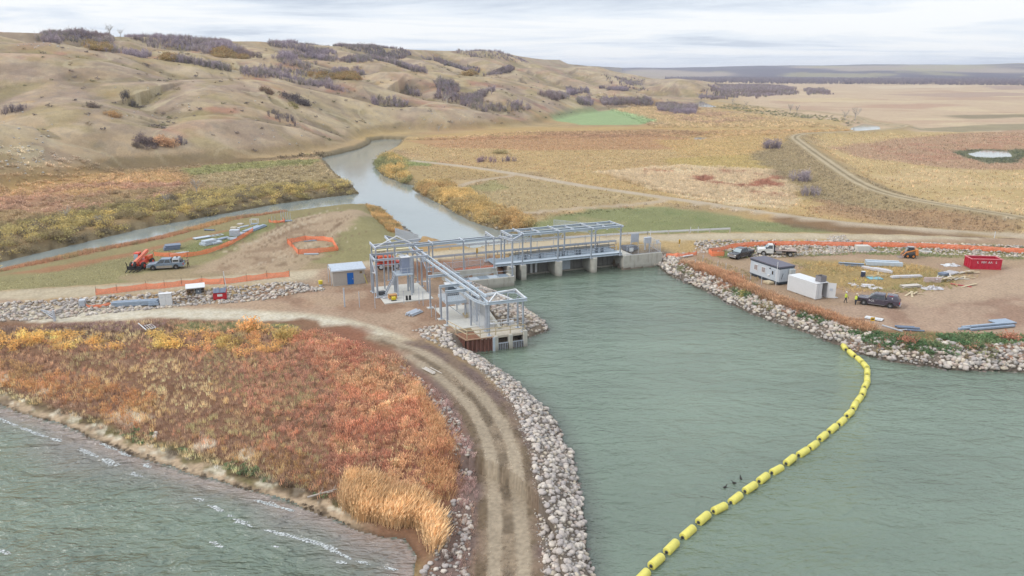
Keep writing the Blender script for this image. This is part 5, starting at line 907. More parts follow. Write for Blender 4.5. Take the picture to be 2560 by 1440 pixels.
for u_ in (3.4, 10.3, 16.9): MB().ibeam((u_, .5, 8.3), (u_, 5., 8.25), .24, .18, .05).build('cross_beam', M_STL, gy)
for a, b in (((-.1, .5, 7.2), (1.2, .5, 8.1)), ((6.9, .5, 7.2), (8.2, .5, 8.1)), ((6.9, .5, 7.2), (5.6, .5, 8.1)), ((13.7, .5, 7.2), (15., .5, 8.1)), ((13.7, .5, 7.2), (12.4, .5, 8.1)), ((19.9, .6, 7.2), (18.6, .5, 8.1))): MB().bar(a, b, .09).build('knee_brace', M_STL, gy)
for u_ in (-5.9, -2.5, -.1, 3.4, 6.9, 10.3, 13.7, 16.9, 19.9): MB().box(u_ - .18, u_ + .18, .36, .64, 7.9, 7.98).build('joint_plate', M_WHT, gy)
# chain-link fence builder (u,v,z path)
def mesh_fence(root, P, h, step=.16, post=2.4, wire=.011, m=None, z_off=0., infill=True):
    m = m or M_STL; P = [np.array(p, float) for p in P]
    for a, b in zip(P[:-1], P[1:]):
        L = np.linalg.norm(b - a); n = max(1, int(round(L / post)))
        for i in range(n + 1):
            if i == 0 and a is not P[0]: continue
            q = a + (b - a) * i / n; MB().cyl(q, q + (0, 0, h + .08), .04, 8).build('post', m, root)
        g = MB()
        if infill:
            k = int((L + h) / step); e = (b - a) / L
            for s in (1, -1):
                for i in range(k):
                    t0 = i * step - (h if s > 0 else 0); p0, p1 = (t0, 0.), (t0 + h, h)
                    if s < 0: p0, p1 = (t0, 0.), (t0 - h, h)
                    (x0, y0), (x1, y1) = p0, p1; 
                    if x1 < x0: x0, y0, x1, y1 = x1, y1, x0, y0
                    if x1 < 0 or x0 > L: continue
                    sl = (y1 - y0) / (x1 - x0)
                    if x0 < 0: y0 += sl * -x0; x0 = 0
                    if x1 > L: y1 -= sl * (x1 - L); x1 = L
                    A = a + e * x0 + (0, 0, y0); B = a + e * x1 + (0, 0, y1); g.bar(A, B, wire, wire)
        for hh in (.05, h): g.cyl(a + (0, 0, hh), b + (0, 0, hh), .03, 6)
        g.build('mesh_panel', m, root)
# left-hand walls and apron
ap = dam_thing('apron', 0, 0, 0, 'low concrete apron wall with steel grating on top beside the first pier', 'retaining wall')
MB().box(-14.6, -3.02, -2.9, -2.35, -1.6, 1.66).build('wall', M_CON, ap, .03); MB().box(-3.6, -3.02, -2.345, -.2, -1.6, 1.66).build('return_wall', M_CON, ap, .03)
for k in range(6): MB().box(-14.5 + k * 1.8, -12.75 + k * 1.8, -2.34, -.25, 1.56, 1.62).build('grating_panel', M_GRT if k % 2 else M_STB, ap)
rw = tag(MB().box(-16.9, -5.2, -.2, .22, .6, 2.94).build('retaining_wall', M_CON, None, .03), 'higher concrete wall behind the grated apron', 'retaining wall'); rw.location = D(0, 0, 0); rw.rotation_euler = (0, 0, DANG)
rw = tag(MB().prism([(-1.2, 0), (-1.2, 3.75), (-22, 3.75), (-29.2, 2.3), (-29.2, -.5)], -15.75, -15.35, 'y').build('retaining_wall', M_CON, None, .03), 'long grey concrete wall between the intake slab and the rock mound', 'retaining wall')
rw.data.transform(Matrix(((0, 1, 0, 0), (1, 0, 0, 0), (0, 0, 1, 0), (0, 0, 0, 1)))); rw.data.flip_normals(); rw.location = D(0, 0, 0); rw.rotation_euler = (0, 0, DANG)
f_ = dam_thing('chain_link_fence', 0, 0, 0, 'chain link fence on the long wall beside the rock mound', 'fence'); mesh_fence(f_, [(-15.55, -2, 3.7), (-15.55, -21.5, 3.7)], 1.5, .3)
f_ = dam_thing('chain_link_fence', 0, 0, 0, 'chain link fence around the brown fill above the grated apron', 'fence'); mesh_fence(f_, [(-16.8, .05, 2.9), (-5.4, .05, 2.9)], 1.6, .3, 3.); mesh_fence(f_, [(-12.4, 3.2, 2.62), (-6.4, 3.6, 2.7)], 1.5, .3, 3.)
ne = dam_thing('safety_netting', 0, 0, 0, 'low orange netting lying on the brown fill beside the gantry', 'safety fence')
ORG = bpy.data.materials.new('orange_netting'); ORG.use_nodes = True; t_ = ORG.node_tree; b_ = t_.nodes['Principled BSDF']; b_.inputs['Base Color'].default_value = (*C(255, 138, 92, 1.35), 1); b_.inputs['Roughness'].default_value = .7
tcn = N(t_, 'ShaderNodeTexCoord'); w1 = N(t_, 'ShaderNodeTexNoise'); w1.inputs['Scale'].default_value = 9; w1.inputs['Detail'].default_value = 3; t_.links.new(tcn.outputs['Object'], w1.inputs[0]); mr1 = N(t_, 'ShaderNodeMapRange'); mr1.inputs[1].default_value = .3; mr1.inputs[2].default_value = .7; mr1.inputs[3].default_value = .55; mr1.inputs[4].default_value = .95; t_.links.new(w1.outputs[0], mr1.inputs[0]); t_.links.new(mr1.outputs[0], b_.inputs['Alpha'])
rd_ = MB(); [rd_.quad((-12.8 + k * 1.2, .5 + .3 * (k % 2), 2.64), (-11.6 + k * 1.2, .5 + .3 * ((k + 1) % 2), 2.66), (-11.6 + k * 1.2, .55 + .3 * ((k + 1) % 2), 3.2), (-12.8 + k * 1.2, .55 + .3 * (k % 2), 3.1)) for k in range(6)]; rd_.build('netting', ORG, ne)
# runway beam from the pump frame to the gantry
cr = dam_thing('crane_runway', 0, 0, 0, 'straight steel runway beam on posts between pump frame and gantry', 'steel frame')
MB().ibeam((-20., .6, 7.8), (-5.6, .5, 8.05), .46, .28, .06).build('beam', M_STB, cr); MB().ibeam((-20.2, 2.4, 7.75), (-5.6, 2.4, 7.95), .3, .2, .05).build('beam', M_STL, cr)
for u_, v_, z_ in ((-16.7, .7, 2.2), (-11.2, .5, 2.62), (-16.9, 2.4, 2.6)): column(cr, u_, v_, z_, 7.7)
for u_ in (-16.8, -11.2): MB().ibeam((u_, -.1, 8.05), (u_, 3., 8.02), .24, .2, .05).build('cross_beam', M_STL, cr)
# pump frame over the square slab
sb = tag(MB().box(-27.9, -20.2, -11.9, -2.2, 1.7, 2.14).build('concrete_slab', M_CON2, None, .03), 'pale square concrete slab under the tall pump frame', 'slab'); sb.location = D(0, 0, 0); sb.rotation_euler = (0, 0, DANG)
pf = dam_thing('pump_frame', 0, 0, 0, 'tall galvanised pump house frame with a gabled top bay', 'steel frame')
for u_, v_, z_ in ((-28.3, -4.1, 8.), (-28.25, -8., 8.), (-28.2, -4.9, 9.9), (-28.05, -7.4, 9.9), (-24.9, -6.6, 9.6), (-20., -4.2, 7.), (-20.1, -8., 7.9), (-20., 1.4, 7.8), (-24.3, 1.6, 9.6)): column(pf, u_, v_, 2.0, z_)
for a, b in (((-28.4, -4.1, 8.05), (-19.6, -4.1, 8.05)), ((-28.4, -8., 8.05), (-19.8, -8., 8.05)), ((-28.2, -8.2, 9.95), (-28.2, -3.6, 9.95)), ((-28.1, -6., 10.0), (-20., -4., 9.9)), ((-28.1, -7.4, 9.9), (-22.4, -7.0, 9.9)), ((-24.9, -7.4, 9.6), (-24.6, 1.8, 9.6)), ((-24.6, 1.6, 9.7), (-19.8, 1.4, 7.9)), ((-28.3, -8.2, 8.0), (-28.3, -3.9, 8.0)), ((-20., -8.2, 7.9), (-20., 1.6, 7.8)), ((-25.2, -6.6, 9.8), (-19.9, .6, 7.9))): MB().ibeam(a, b, .32, .22, .05).build('beam', M_STL, pf)
for a, b in (((-28.1, -7.4, 9.95), (-24.2, -5.6, 11.1)), ((-24.2, -5.6, 11.1), (-22.0, -6.4, 9.9)), ((-25., -6.7, 8.), (-24., -4.2, 8.)), ((-28.2, -8., 6.), (-28.2, -4.3, 5.2))): MB().bar(a, b, .16, .16).build('brace', M_WHT, pf)
for u_, v_ in ((-22.4, -7.9), (-22.2, -4.1), (-26.2, -4.1), (-24.4, -2.), (-20., -1.4)): column(pf, u_, v_, 2.0, 7.9, .18)
for a, b in (((-28.3, -8., 5.6), (-28.3, -4.1, 7.8)), ((-20., -8., 5.4), (-20., -4.2, 7.)), ((-28.2, -4.1, 6.2), (-22.2, -4.1, 6.2)), ((-20., -4.2, 6.), (-20., 1.4, 6.)), ((-24.9, -6.6, 8.8), (-22.4, -7.9, 7.9))): MB().bar(a, b, .12).build('brace', M_STL, pf)
for v_ in (-12.5, -8.5, -2.5): MB().ibeam((-21.2, v_, 7.32), (-18.4, v_, 7.32), .16, .14, .04).build('tie', M_STL, pf)
# elevated cabinet on its tower
tw = dam_thing('screen_tower', -23.9, -7.6, 2.14, 'pale blue steel cabinet on a tall legged platform with stairs', 'machine')
for x_, y_ in ((-1.2, -1.1), (1., -1.3), (-1.2, 1.2), (1., 1.2)): MB().bar((x_, y_, 0), (x_, y_, 3.3), .22, .22).build('leg', M_STL, tw)
MB().box(-1.4, 1.3, -1.5, 1.5, 3.3, 3.48).build('platform', M_STB, tw); rails(tw, [(-1.35, -1.45, 3.48), (1.25, -1.45, 3.48), (1.25, 1.45, 3.48), (-1.35, 1.45, 3.48)], 1., 2, .9, .028)
MB().box(-.35, .95, -.75, .85, 3.5, 6.0).build('cabinet', mat('blue_grey_steel', C(160, 172, 196), rough=.5, noise=.08), tw, .02); MB().box(-.45, 1.05, -.85, .95, 6.0, 6.08).build('lid', M_WHT, tw); MB().box(1.0, 1.5, -.5, .5, 3.0, 5.9).build('duct', M_STL, tw, .02)
g = MB(); [g.bar((-1.5 - .17 * k, -.9, 3.2 - .3 * k), (-1.5 - .17 * k, -.1, 3.2 - .3 * k), .2, .04) for k in range(11)]; g.bar((-1.4, -.9, 3.4), (-3.3, -.9, 0), .06, .2); g.bar((-1.4, -.1, 3.4), (-3.3, -.1, 0), .06, .2); g.build('stairs', M_STL, tw)
MB().cyl((1.7, 1.4, 0), (1.7, 1.4, 2.2), .35, 16).build('pipe', M_STB, tw, 0, True)
# bents, overhead track and curved rail to the intake
mo = dam_thing('monorail', 0, 0, 0, 'twin overhead rails on three steel bents leading to the water intake', 'steel frame')
for v_ in (-16.2, -22., -25.):
    for u_ in (-21.9, -17.5): column(mo, u_, v_, 2.05, 6.75); MB().box(u_ - .5, u_ + .5, v_ - .45, v_ + .45, 1.85, 2.08).build('footing', M_CON2, mo)
    MB().ibeam((-22.1, v_, 6.9), (-17.2, v_, 6.9), .36, .24, .05).build('crossbar', M_STB, mo)
for u_ in (-20.5, -19.5): MB().ibeam((u_ - .3, .8, 7.6), (u_ + 1.7, -30., 7.2), .30, .2, .05).build('rail', M_STB, mo)
cv = [(-19.7 + .4 * k / 10, -17. - 10 * k / 10, 6.5) for k in range(11)] + [(-19.3 + 2. * (1 - math.cos(t)), -27. - 4.6 * math.sin(t), 6.5) for t in np.linspace(.15, 1.35, 9)]
g = MB(); [g.ibeam(a, b, .34, .2, .05) for a, b in zip(cv[:-1], cv[1:])]; g.build('curved_rail', M_STB, mo)
for u_, v_ in ((-18.9, -26.5), (-17.6, -29.2)): column(mo, u_, v_, 2.05, 6.4)
sb = tag(MB().box(-21.5, -15.8, -27.2, -16.8, 1.7, 2.1).build('concrete_slab', M_CON2, None, .03), 'pale concrete slab under the overhead rails beside the long wall', 'slab'); sb.location = D(0, 0, 0); sb.rotation_euler = (0, 0, DANG)
ep = dam_thing('raised_platform', -20.2, -21., 2.1, 'pale blue raised platform with grid railing and grey hopper above', 'machine')
for x_ in (-1., 1.6):
    for y_ in (-2., 2.): MB().bar((x_, y_, 0), (x_, y_, 2.3), .16, .16).build('leg', M_STL, ep)
MB().box(-1.2, 1.8, -2.2, 2.2, 2.3, 2.75).build('platform', M_STB, ep); rails(ep, [(-1.1, 2.1, 2.75), (-1.1, -2.1, 2.75), (1.7, -2.1, 2.75), (1.7, 2.1, 2.75)], 1.1, 4, .3, .02, m=M_WHT); MB().box(-.2, 1.5, .6, 2.1, 2.76, 4.3, .1, .1).build('hopper', M_STD, ep); MB().box(-.3, 1.6, .5, 2.2, 4.3, 4.4).build('lid', M_WHT, ep); MB().bar((-.9, -2., 2.2), (1.5, -2., .2), .08).build('brace', M_STL, ep)
tag(e_ := dam_thing('wooden_crate', -18.2, -22.6, 2.1, 'tan wooden crate on the slab below the raised platform', 'crate')); MB().box(-.5, .5, -.6, .6, .08, .5).build('box', M_WOOD, e_, .02); MB().box(-.55, .55, -.65, .65, 0, .08).build('pallet', M_WOOD2, e_)
f_ = dam_thing('slab_fence', 0, 0, 0, 'thin wire fence along the lake edge of the apron grating', 'fence'); mesh_fence(f_, [(-14., -2.6, 1.66), (-3.4, -2.6, 1.66)], 1.1, .3, 2.6, infill=False)
f_ = dam_thing('security_fence', 0, 0, 0, 'tall grey mesh fence in the middle of the intake slab', 'fence'); mesh_fence(f_, [(-18.0, -29.6, 2.1), (-18.2, -22.2, 2.1)], 3.6, .3, 1.8, .016, M_STL); mesh_fence(f_, [(-18.2, -22.2, 2.1), (-16.2, -22., 2.1)], 3.6, .3, 1.8, .014)
# the intake on the water
it = dam_thing('water_intake', 0, 0, 0, 'concrete water intake with trash racks and a rusty sheet pile corner', 'intake')
MB().box(-19.2, -12.5, -31.6, -27.2, 1.66, 2.02).build('slab', mat('intake_slab', C(222, 210, 190), rough=.9, noise=.1), it, .02)
for u_ in (-17.1, -15., -12.85): MB().box(u_ - .27, u_ + .27, -31.95, -31.0, -1.6, 1.99 if u_ < -13 else 2.3).build('pier', M_CON, it, .03)
MB().box(-17., -12.6, -28.4, -28.0, -1.6, 1.6).build('back_wall', mat('shade_toned_wall', C(74, 76, 70), rough=.8), it); MB().box(-12.85, -12.5, -31.0, -27.2, -1.6, 1.5).build('side_wall', M_CON, it)  # back wall coloured dark for the shade inside the intake opening
for a, b in ((-16.82, -15.28), (-14.72, -13.13)):
    g = MB(); [g.box(x - .03, x + .03, -31.8, -31.7, -1.2, .9) for x in np.arange(a + .12, b, .24)]; g.box(a, b, -31.76, -31.6, .85, .95); g.build('trash_rack', M_STL, it)
def corrugated(P, z0, z1, dep=.22, pitch=.55):
    g = MB(); 
    for a, b in zip(P[:-1], P[1:]):
        a, b = np.array(a), np.array(b); L = np.linalg.norm(b - a); e = (b - a) / L; nrm = np.array((e[1], -e[0])); n = int(L / pitch * 4); Q = []
        for k in range(n + 1): t = L * k / n; s = (0, 1, 1, 0)[k % 4] * dep; q = a + e * t + nrm * s; Q.append(q)
        for q, r in zip(Q[:-1], Q[1:]): g.quad((q[0], q[1], z0), (r[0], r[1], z0), (r[0], r[1], z1), (q[0], q[1], z1))
    return g
corrugated([(-22.5, -25.2), (-21.2, -31.4), (-17.5, -31.6)], -1.6, 1.86).build('sheet_piling', M_RUST, it)
MB().prism([(-22.6, -25.3), (-21.35, -31.7), (-17.4, -31.8), (-17.4, -31.5), (-21.1, -31.3), (-22.3, -25.3)], 1.86, 1.94, 'z').build('cap_beam', mat('cap_timber', C(176, 140, 112), rough=.9), it)
MB().prism([(-22.2, -25.3), (-21., -31.2), (-19.25, -31.3), (-19.25, -27.3), (-21.4, -27.3), (-21.6, -25.3)], 1.5, 1.9, 'z').build('fill', M_DIRT, it)
MB().bar((-17.46, -31.86, -1.5), (-17.46, -31.86, 1.9), .3, .3).build('corner_post', M_STB, it)
tr = dam_thing('timber_railing', 0, 0, 0, 'pale timber guard rail along the intake edge', 'railing'); P = [(-22.2, -26.2), (-21., -31.1), (-19.2, -31.3), (-12.7, -31.4)]
for a, b in zip(P[:-1], P[1:]):
    for hh in (.55, 1.05): MB().bar((*a, 2. + hh), (*b, 2. + hh), .05, .12).build('rail', M_WOOD, tr)
for q in ((-21., -31.1), (-19.2, -31.3), (-17., -31.35), (-14.9, -31.4), (-12.75, -31.4), (-21.7, -28.4)): MB().box(q[0] - .05, q[0] + .05, q[1] - .05, q[1] + .05, 1.9, 3.1).build('post', M_WOOD, tr)
wr_ = dam_thing('white_railing', 0, 0, 2.02, 'white pipe railing across the back of the intake canopy', 'railing'); rails(wr_, [(-17.4, -28.2, 0), (-12.7, -28.4, 0)], 1., 2, 1.2, .04, m=M_WHT); MB().box(-17., -13., -27.9, -27.5, .0, .45).build('kerb', M_WHT, wr_)
cn = dam_thing('intake_canopy', 0, 0, 0, 'open steel canopy frame on posts over the intake', 'steel frame')
for u_, v_ in ((-17.9, -31.2), (-13., -31.3), (-17.7, -29.9), (-13.1, -29.6), (-13.9, -28.0)): column(cn, u_, v_, 2.02, 6.6, .2)
T4 = [(-18.2, -31.8, 6.75), (-12.7, -31.9, 6.75), (-12.7, -28.0, 6.75), (-14., -27.4, 6.75), (-18., -28.2, 6.75)]
for a, b in zip(T4, T4[1:] + T4[:1]): MB().ibeam(a, b, .42, .22, .05).build('beam', M_STB, cn)
for a, b in ((T4[0], (-16.4, -30., 7.5)), ((-16.4, -30., 7.5), (-14.8, -31.8, 6.95)), ((-16.4, -30., 7.5), T4[4]), ((-16.4, -30., 7.5), (-13.2, -29., 7.45)), ((-13.2, -29., 7.45), T4[1]), ((-13.2, -29., 7.45), T4[2])): MB().bar(a, b, .16, .16).build('rafter', M_WHT, cn)
# guard rails along the crest road
def guardrail(P, label, m=None, zb=3.44, h=.75):
    t = dam_thing('guardrail', 0, 0, 0, label, 'guardrail'); P = [np.array((*p, 0.), float) for p in P]; g = MB()
    for a, b in zip(P[:-1], P[1:]):
        n = max(1, int(np.linalg.norm(b - a) / 3.8)); 
        for i in range(n + 1): q = a + (b - a) * i / n; MB().box(q[0] - .08, q[0] + .08, q[1] - .08, q[1] + .08, zb - .3, zb + h).build('post', M_WOOD2, t)
        for dz, w in ((.12, .05), (.22, .1), (.32, .05), (.02, .02)): g.bar(a + (0, 0, zb + h - dz), b + (0, 0, zb + h - dz), w, .11)
    g.build('rail', m or M_STL, t); return t
guardrail([(-15., 6.95), (22.5, 6.95)], 'grey guardrail on the lake side of the crest road'); guardrail([(-13.5, 14.2), (14., 14.2)], 'grey guardrail on the river side of the crest road')
guardrail([(14.5, 14.1), (33., 12.4), (51.5, 9.3)], 'long white guardrail beyond the crest road running right', M_WHT, 3.2, .85)
f_ = dam_thing('wing_wall_fence', 0, 0, 0, 'tall grey mesh screen on the left bank above the river', 'fence'); a_ = (np.array(W(988, 577, 3)) - _A); b2 = (np.array(W(1046, 606, 3)) - _A); mesh_fence(f_, [(a_ @ _U, a_ @ _V, 1.6), (b2 @ _U, b2 @ _V, 2.6)], 2., .16, 2.2, .03)
f_ = dam_thing('wing_wall_fence', 0, 0, 0, 'grey mesh screen beyond the road at the grass lawn', 'fence'); a_ = (np.array(W(1384, 571, 2)) - _A); b2 = (np.array(W(1470, 579, 2.6)) - _A); mesh_fence(f_, [(a_ @ _U, a_ @ _V, 1.9), (b2 @ _U, b2 @ _V, 2.4)], 2.1, .2, 3., .02)
f_ = dam_thing('chain_link_fence', 0, 0, 0, 'chain link enclosure with signs on the right abutment', 'fence'); mesh_fence(f_, [(21.2, .3, 2.66), (28.6, .3, 2.66), (28.9, 5.6, 3.)], 1.8, .3, 2.3)
for q, w_, lb in (((22.1, .2, 3.7), .45, 'white sign on the abutment fence nearest the gantry'), ((29.6, 3.0, 4.1), .4, 'white sign at the far end of the abutment fence')):
    s_ = dam_thing('sign', *q, lb, 'sign'); MB().box(-w_, w_, -.03, -.004, -.38, .38).build('panel', M_WHT, s_, .01); MB().cyl((0, .03, -1.4), (0, .03, .38), .03, 6).build('post', M_STL, s_)
cab = dam_thing('control_cabinet', 27.4, 3.2, 3., 'grey steel cabinet on legs behind the abutment fence', 'cabinet'); MB().box(-.75, .75, -.25, .25, .9, 2.1).build('case', M_STL, cab, .02); [MB().box(x - .08, x + .08, -.15, .15, -.4, .9).build('leg', M_STL, cab) for x in (-.5, .5)]
cab = dam_thing('control_cabinet', 26.2, 6.0, 3.3, 'taller grey panel standing beside the crest road fence', 'cabinet'); MB().box(-.9, .9, -.06, .06, .3, 2.1).build('case', M_STL, cab, .02); [MB().box(x - .05, x + .05, -.1, .1, -.4, .3).build('leg', M_STL, cab) for x in (-.8, .8)]
tag(tp := MB().prism([(22.7, 3.4), (24., 2.9), (26.4, 4.4), (26.2, 5.9), (22.7, 6.6)], 2.7, 3.35, 'z', .35).build('tarpaulin', mat('black_tarp', C(96, 98, 106), rough=.6, noise=.2), None), 'dark tarpaulin mound behind the right abutment wall', 'tarpaulin'); tp.location = D(0, 0, 0); tp.rotation_euler = (0, 0, DANG)
# ------------------------------------------------------------------ vehicles
def place2(rear, front):                           # origin at the middle, heading from the rear pixel to the front pixel
    a, b = G(*rear), G(*front); m = (a + b) / 2; m[2] = gz(m[0], m[1]); return m, math.atan2(b[1] - a[1], b[0] - a[0])
M_TYRE = mat('tyre', C(62, 60, 58), rough=.9, noise=.15); M_RIM = mat('wheel_rim', C(206, 208, 212), rough=.3, metal=.4, noise=.05); M_CHR = mat('bright_trim', C(225, 226, 230), rough=.2, metal=.7, noise=.02); M_LMP = mat('lamp_lens', C(240, 240, 236), rough=.15, noise=.02); M_TAIL = mat('tail_lens', C(208, 40, 48), rough=.2, noise=.02)
def wheel(root, x, y, r, w, rim=None, dual=False, rr=.62):
    s = 1 if y > 0 else -1; g = MB(); n = 20
    prof = [(0, r * .62), (.0, r * .9), (.12 * w, r), (.88 * w, r), (w, r * .9), (w, r * .62)]; V, Fc = [], []
    for k in range(n):
        t = 6.28318 * k / n
        for a, q in prof: V.append((x + math.cos(t) * q, y - s * (w - a) * 1. + s * w / 2, r + math.sin(t) * q))
    m = len(prof)
    for k in range(n):
        for i in range(m - 1): Fc.append((k * m + i, k * m + i + 1, ((k + 1) % n) * m + i + 1, ((k + 1) % n) * m + i))
    g.add(V, Fc); wo = g.build('wheel', M_TYRE, root, 0, True)
    h = MB(); yo = y + s * w / 2; h.cyl((x, yo - s * w * .9, r), (x, yo - s * .03, r), r * rr, 18); 
    h.cyl((x, yo - s * .03, r), (x, yo + s * .005, r), r * .16, 8)
    for k in range(6): t = k * 1.0472 + .3; h.bar((x + math.cos(t) * r * .12, yo - s * .02, r + math.sin(t) * r * .12), (x + math.cos(t) * r * rr * .95, yo - s * .02, r + math.sin(t) * r * rr * .95), r * .11, .03, (0, 1, 0))
    h.build('rim', rim or M_RIM, wo); return wo
def arch(xc, r, z0, n=9, rev=False):
    P = [(xc + r * math.cos(math.pi * k / n), z0 + r * math.sin(math.pi * k / n)) for k in range(n + 1)]; return P[::-1] if rev else P
def cabin(root, x0, x1, xt0, xt1, z0, z1, hw, hwt, paint, doors, glass=M_GLS):
    B = [(x0, -hw, z0), (x1, -hw, z0), (x1, hw, z0), (x0, hw, z0), (xt0, -hwt, z1), (xt1, -hwt, z1), (xt1, hwt, z1), (xt0, hwt, z1)]
    c = MB().add(B, [(3, 2, 1, 0), (4, 5, 6, 7), (0, 1, 5, 4), (1, 2, 6, 5), (2, 3, 7, 6), (3, 0, 4, 7)]).build('cabin', paint, root, .07, True, 2)
    def on_side(s, xa, xb, za, zb):                    # a pane on the sloping side
        f = lambda x_, z_: ((z_ - z0) / (z1 - z0)); yy = lambda z_: s * (hw + (hwt - hw) * f(0, z_) + .012)
        sh = lambda x_, z_: x_ + (0 if True else 0)
        def xs(u, z_): t = f(0, z_); a = x0 + (xt0 - x0) * t + .07; b = x1 + (xt1 - x1) * t - .09; return a + (b - a) * u
        return [(xs(xa, za), yy(za), za), (xs(xb, za), yy(za), za), (xs(xb, zb), yy(zb), zb), (xs(xa, zb), yy(zb), zb)]
    za, zb = z0 + .10 * (z1 - z0), z0 + .84 * (z1 - z0)
    for s in (-1, 1):
        for a, b in doors: MB().quad(*on_side(s, a, b, za, zb)).build('window', glass, root)
    def on_end(front):
        xa, xb = (x1, xt1) if front else (x0, xt0); o = .014 if front else -.014; P = []
        for y_, z_ in ((-1, .1), (1, .1), (1, .86), (-1, .86)): w_ = (hw + (hwt - hw) * z_) * .88; P.append((xa + (xb - xa) * z_ + o, y_ * w_, z0 + (z1 - z0) * z_ + .01))
        return P
    MB().quad(*on_end(True)).build('windscreen', mat('windscreen_glass', C(168, 186, 192), rough=.08, spec=.8, noise=.02), root); MB().quad(*on_end(False)).build('rear_window', glass, root); return c
def pickup(root, paint, L=5.85, hw=.98, lower=None, rim=None, bed=True, chrome=True, r=.40, crew=True):
    xf, xr = L * .5, -L * .5; wf, wr = xf - .98, xr + 1.28; zb = .42; belt = 1.08; x1, x0 = xf - 1.45, xr + (1.98 if crew else 2.6)
    P = [(xr + .05, .55), (wr - .55, .5)] + arch(wr, .47, .45, 9, True) + [(wr + .55, zb), (wf - .55, zb)] + arch(wf, .47, .45, 9, True) + [(wf + .52, .5), (xf - .06, .52), (xf, .62), (xf - .03, .98), (xf - .22, 1.10), (x1, 1.17), (x0 - .05, 1.17), (x0 - .06, 1.2), (xr + .02, 1.22)]
    MB().prism(P, -hw, hw).build('body', paint, root, .035, True)
    if lower: MB().prism([(wr + .55, zb - .01), (wf - .55, zb - .01), (wf - .57, .78), (wr + .57, .78)], -hw - .006, hw + .006).build('dirty_sill', lower, root)
    cabin(root, x0, x1, x0 + .16, x1 - .86, 1.15, 1.93, hw - .03, hw - .24, paint, [(.04, .46), (.51, .97)] if crew else [(.12, .95)])
    if bed: MB().box(xr + .1, x0 - .14, -hw + .1, hw - .1, 1.19, 1.226).build('bed_shade_panel', M_DRK, root)  # flush dark panel stands in for the shaded hollow of the bed
    for x_ in (wf, wr):
        for s in (-1, 1): wheel(root, x_, s * (hw - .12), r, .27, rim)
        for s in (-1, 1): MB().cyl((x_, s * (hw - .30), .42), (x_, s * (hw - .005), .42), .455, 16).build('wheel_well', M_BLK, root)
    tm = M_CHR if chrome else M_BLK
    MB().box(xf - .06, xf + .1, -hw + .03, hw - .03, .45, .66, .02, .04).build('bumper', tm, root, .02); MB().box(xr - .1, xr + .06, -hw + .05, hw - .05, .5, .68, .02, .04).build('bumper', tm, root, .02)
    MB().box(xf - .04, xf + .015, -hw + .42, hw - .42, .68, 1.0).build('grille', M_DRK if not chrome else M_CHR, root)
    for s in (-1, 1):
        MB().box(xf - .14, xf + .02, min(s * (hw - .4), s * (hw - .02)), max(s * (hw - .4), s * (hw - .02)), .76, .99).build('headlight', M_LMP, root, .015); MB().box(xr - .01, xr + .09, min(s * (hw - .18), s * (hw + .012)), max(s * (hw - .18), s * (hw + .012)), .82, 1.18).build('tail_light', M_TAIL, root)
        MB().box(x1 - .42, x1 - .2, min(s * (hw + .01), s * (hw + .24)), max(s * (hw + .01), s * (hw + .24)), 1.2, 1.42).build('mirror', paint, root, .03); MB().box(x0 + .1, x1 - .1, min(s * (hw - .06), s * (hw + .07)), max(s * (hw - .06), s * (hw + .07)), .36, .41).build('side_step', M_CHR, root)
        for xx in ((x0 + .22, (x0 + x1) / 2 - .12) if crew else (x0 + .3,)): MB().box(xx, xx + .2, min(s * hw, s * (hw + .03)), max(s * hw, s * (hw + .03)), 1.02, 1.07).build('door_handle', M_CHR, root)
        for xx in ((x0, (x0 + x1) / 2 - .02, x1 + .1) if crew else (x0, x1 + .1)): MB().box(xx, xx + .018, min(s * hw, s * (hw + .004)), max(s * hw, s * (hw + .004)), .5, 1.14).build('door_gap', M_BLK, root)
    return xf, xr, x0, x1, hw, wf, wr
def veh(name, rear, front, label, cat): p, a = place2(rear, front); return empty(name, p, a, label, cat)
# black pickup with a canopy, two workers beside it
t = veh('pickup_truck', (2246, 770), (2146, 757), 'black pickup with a canopy and white door lettering, two workers at its nose', 'pickup truck')
PB = mat('black_paint', C(84, 78, 92), rough=.22, noise=.06, spec=.7); q = pickup(t, PB, 5.9)
c_ = MB().add([(q[1] + .05, -.93, 1.2), (q[2] - .1, -.93, 1.2), (q[2] - .1, .93, 1.2), (q[1] + .05, .93, 1.2), (q[1] + .5, -.74, 1.94), (q[2] - .1, -.74, 1.97), (q[2] - .1, .74, 1.97), (q[1] + .5, .74, 1.94)], [(3, 2, 1, 0), (4, 5, 6, 7), (0, 1, 5, 4), (1, 2, 6, 5), (2, 3, 7, 6), (3, 0, 4, 7)]).build('canopy', PB, t, .06, True, 2)
for s, rz in ((1, math.pi), (-1, 0)): text_mesh('RGS', .42, M_WHT, t, (1.0 * q[3] - .55, s * (q[4] + .012), .88), (math.pi / 2, 0, rz)); MB().cyl((q[1] + 1.1, s * .84, 1.56), (q[1] + 1.1, s * .86, 1.56), .09, 10).build('round_badge', M_WHT, t); MB().box(q[1] + 1.0, q[1] + 1.6, min(s * .76, s * .79), max(s * .76, s * .79), 1.86, 1.93).build('marker_light', M_TAIL, t)
MB().bar((q[3] - 1.3, -.3, 1.98), (q[3] - .95, -.3, 2.35), .04).build('antenna', M_BLK, t)
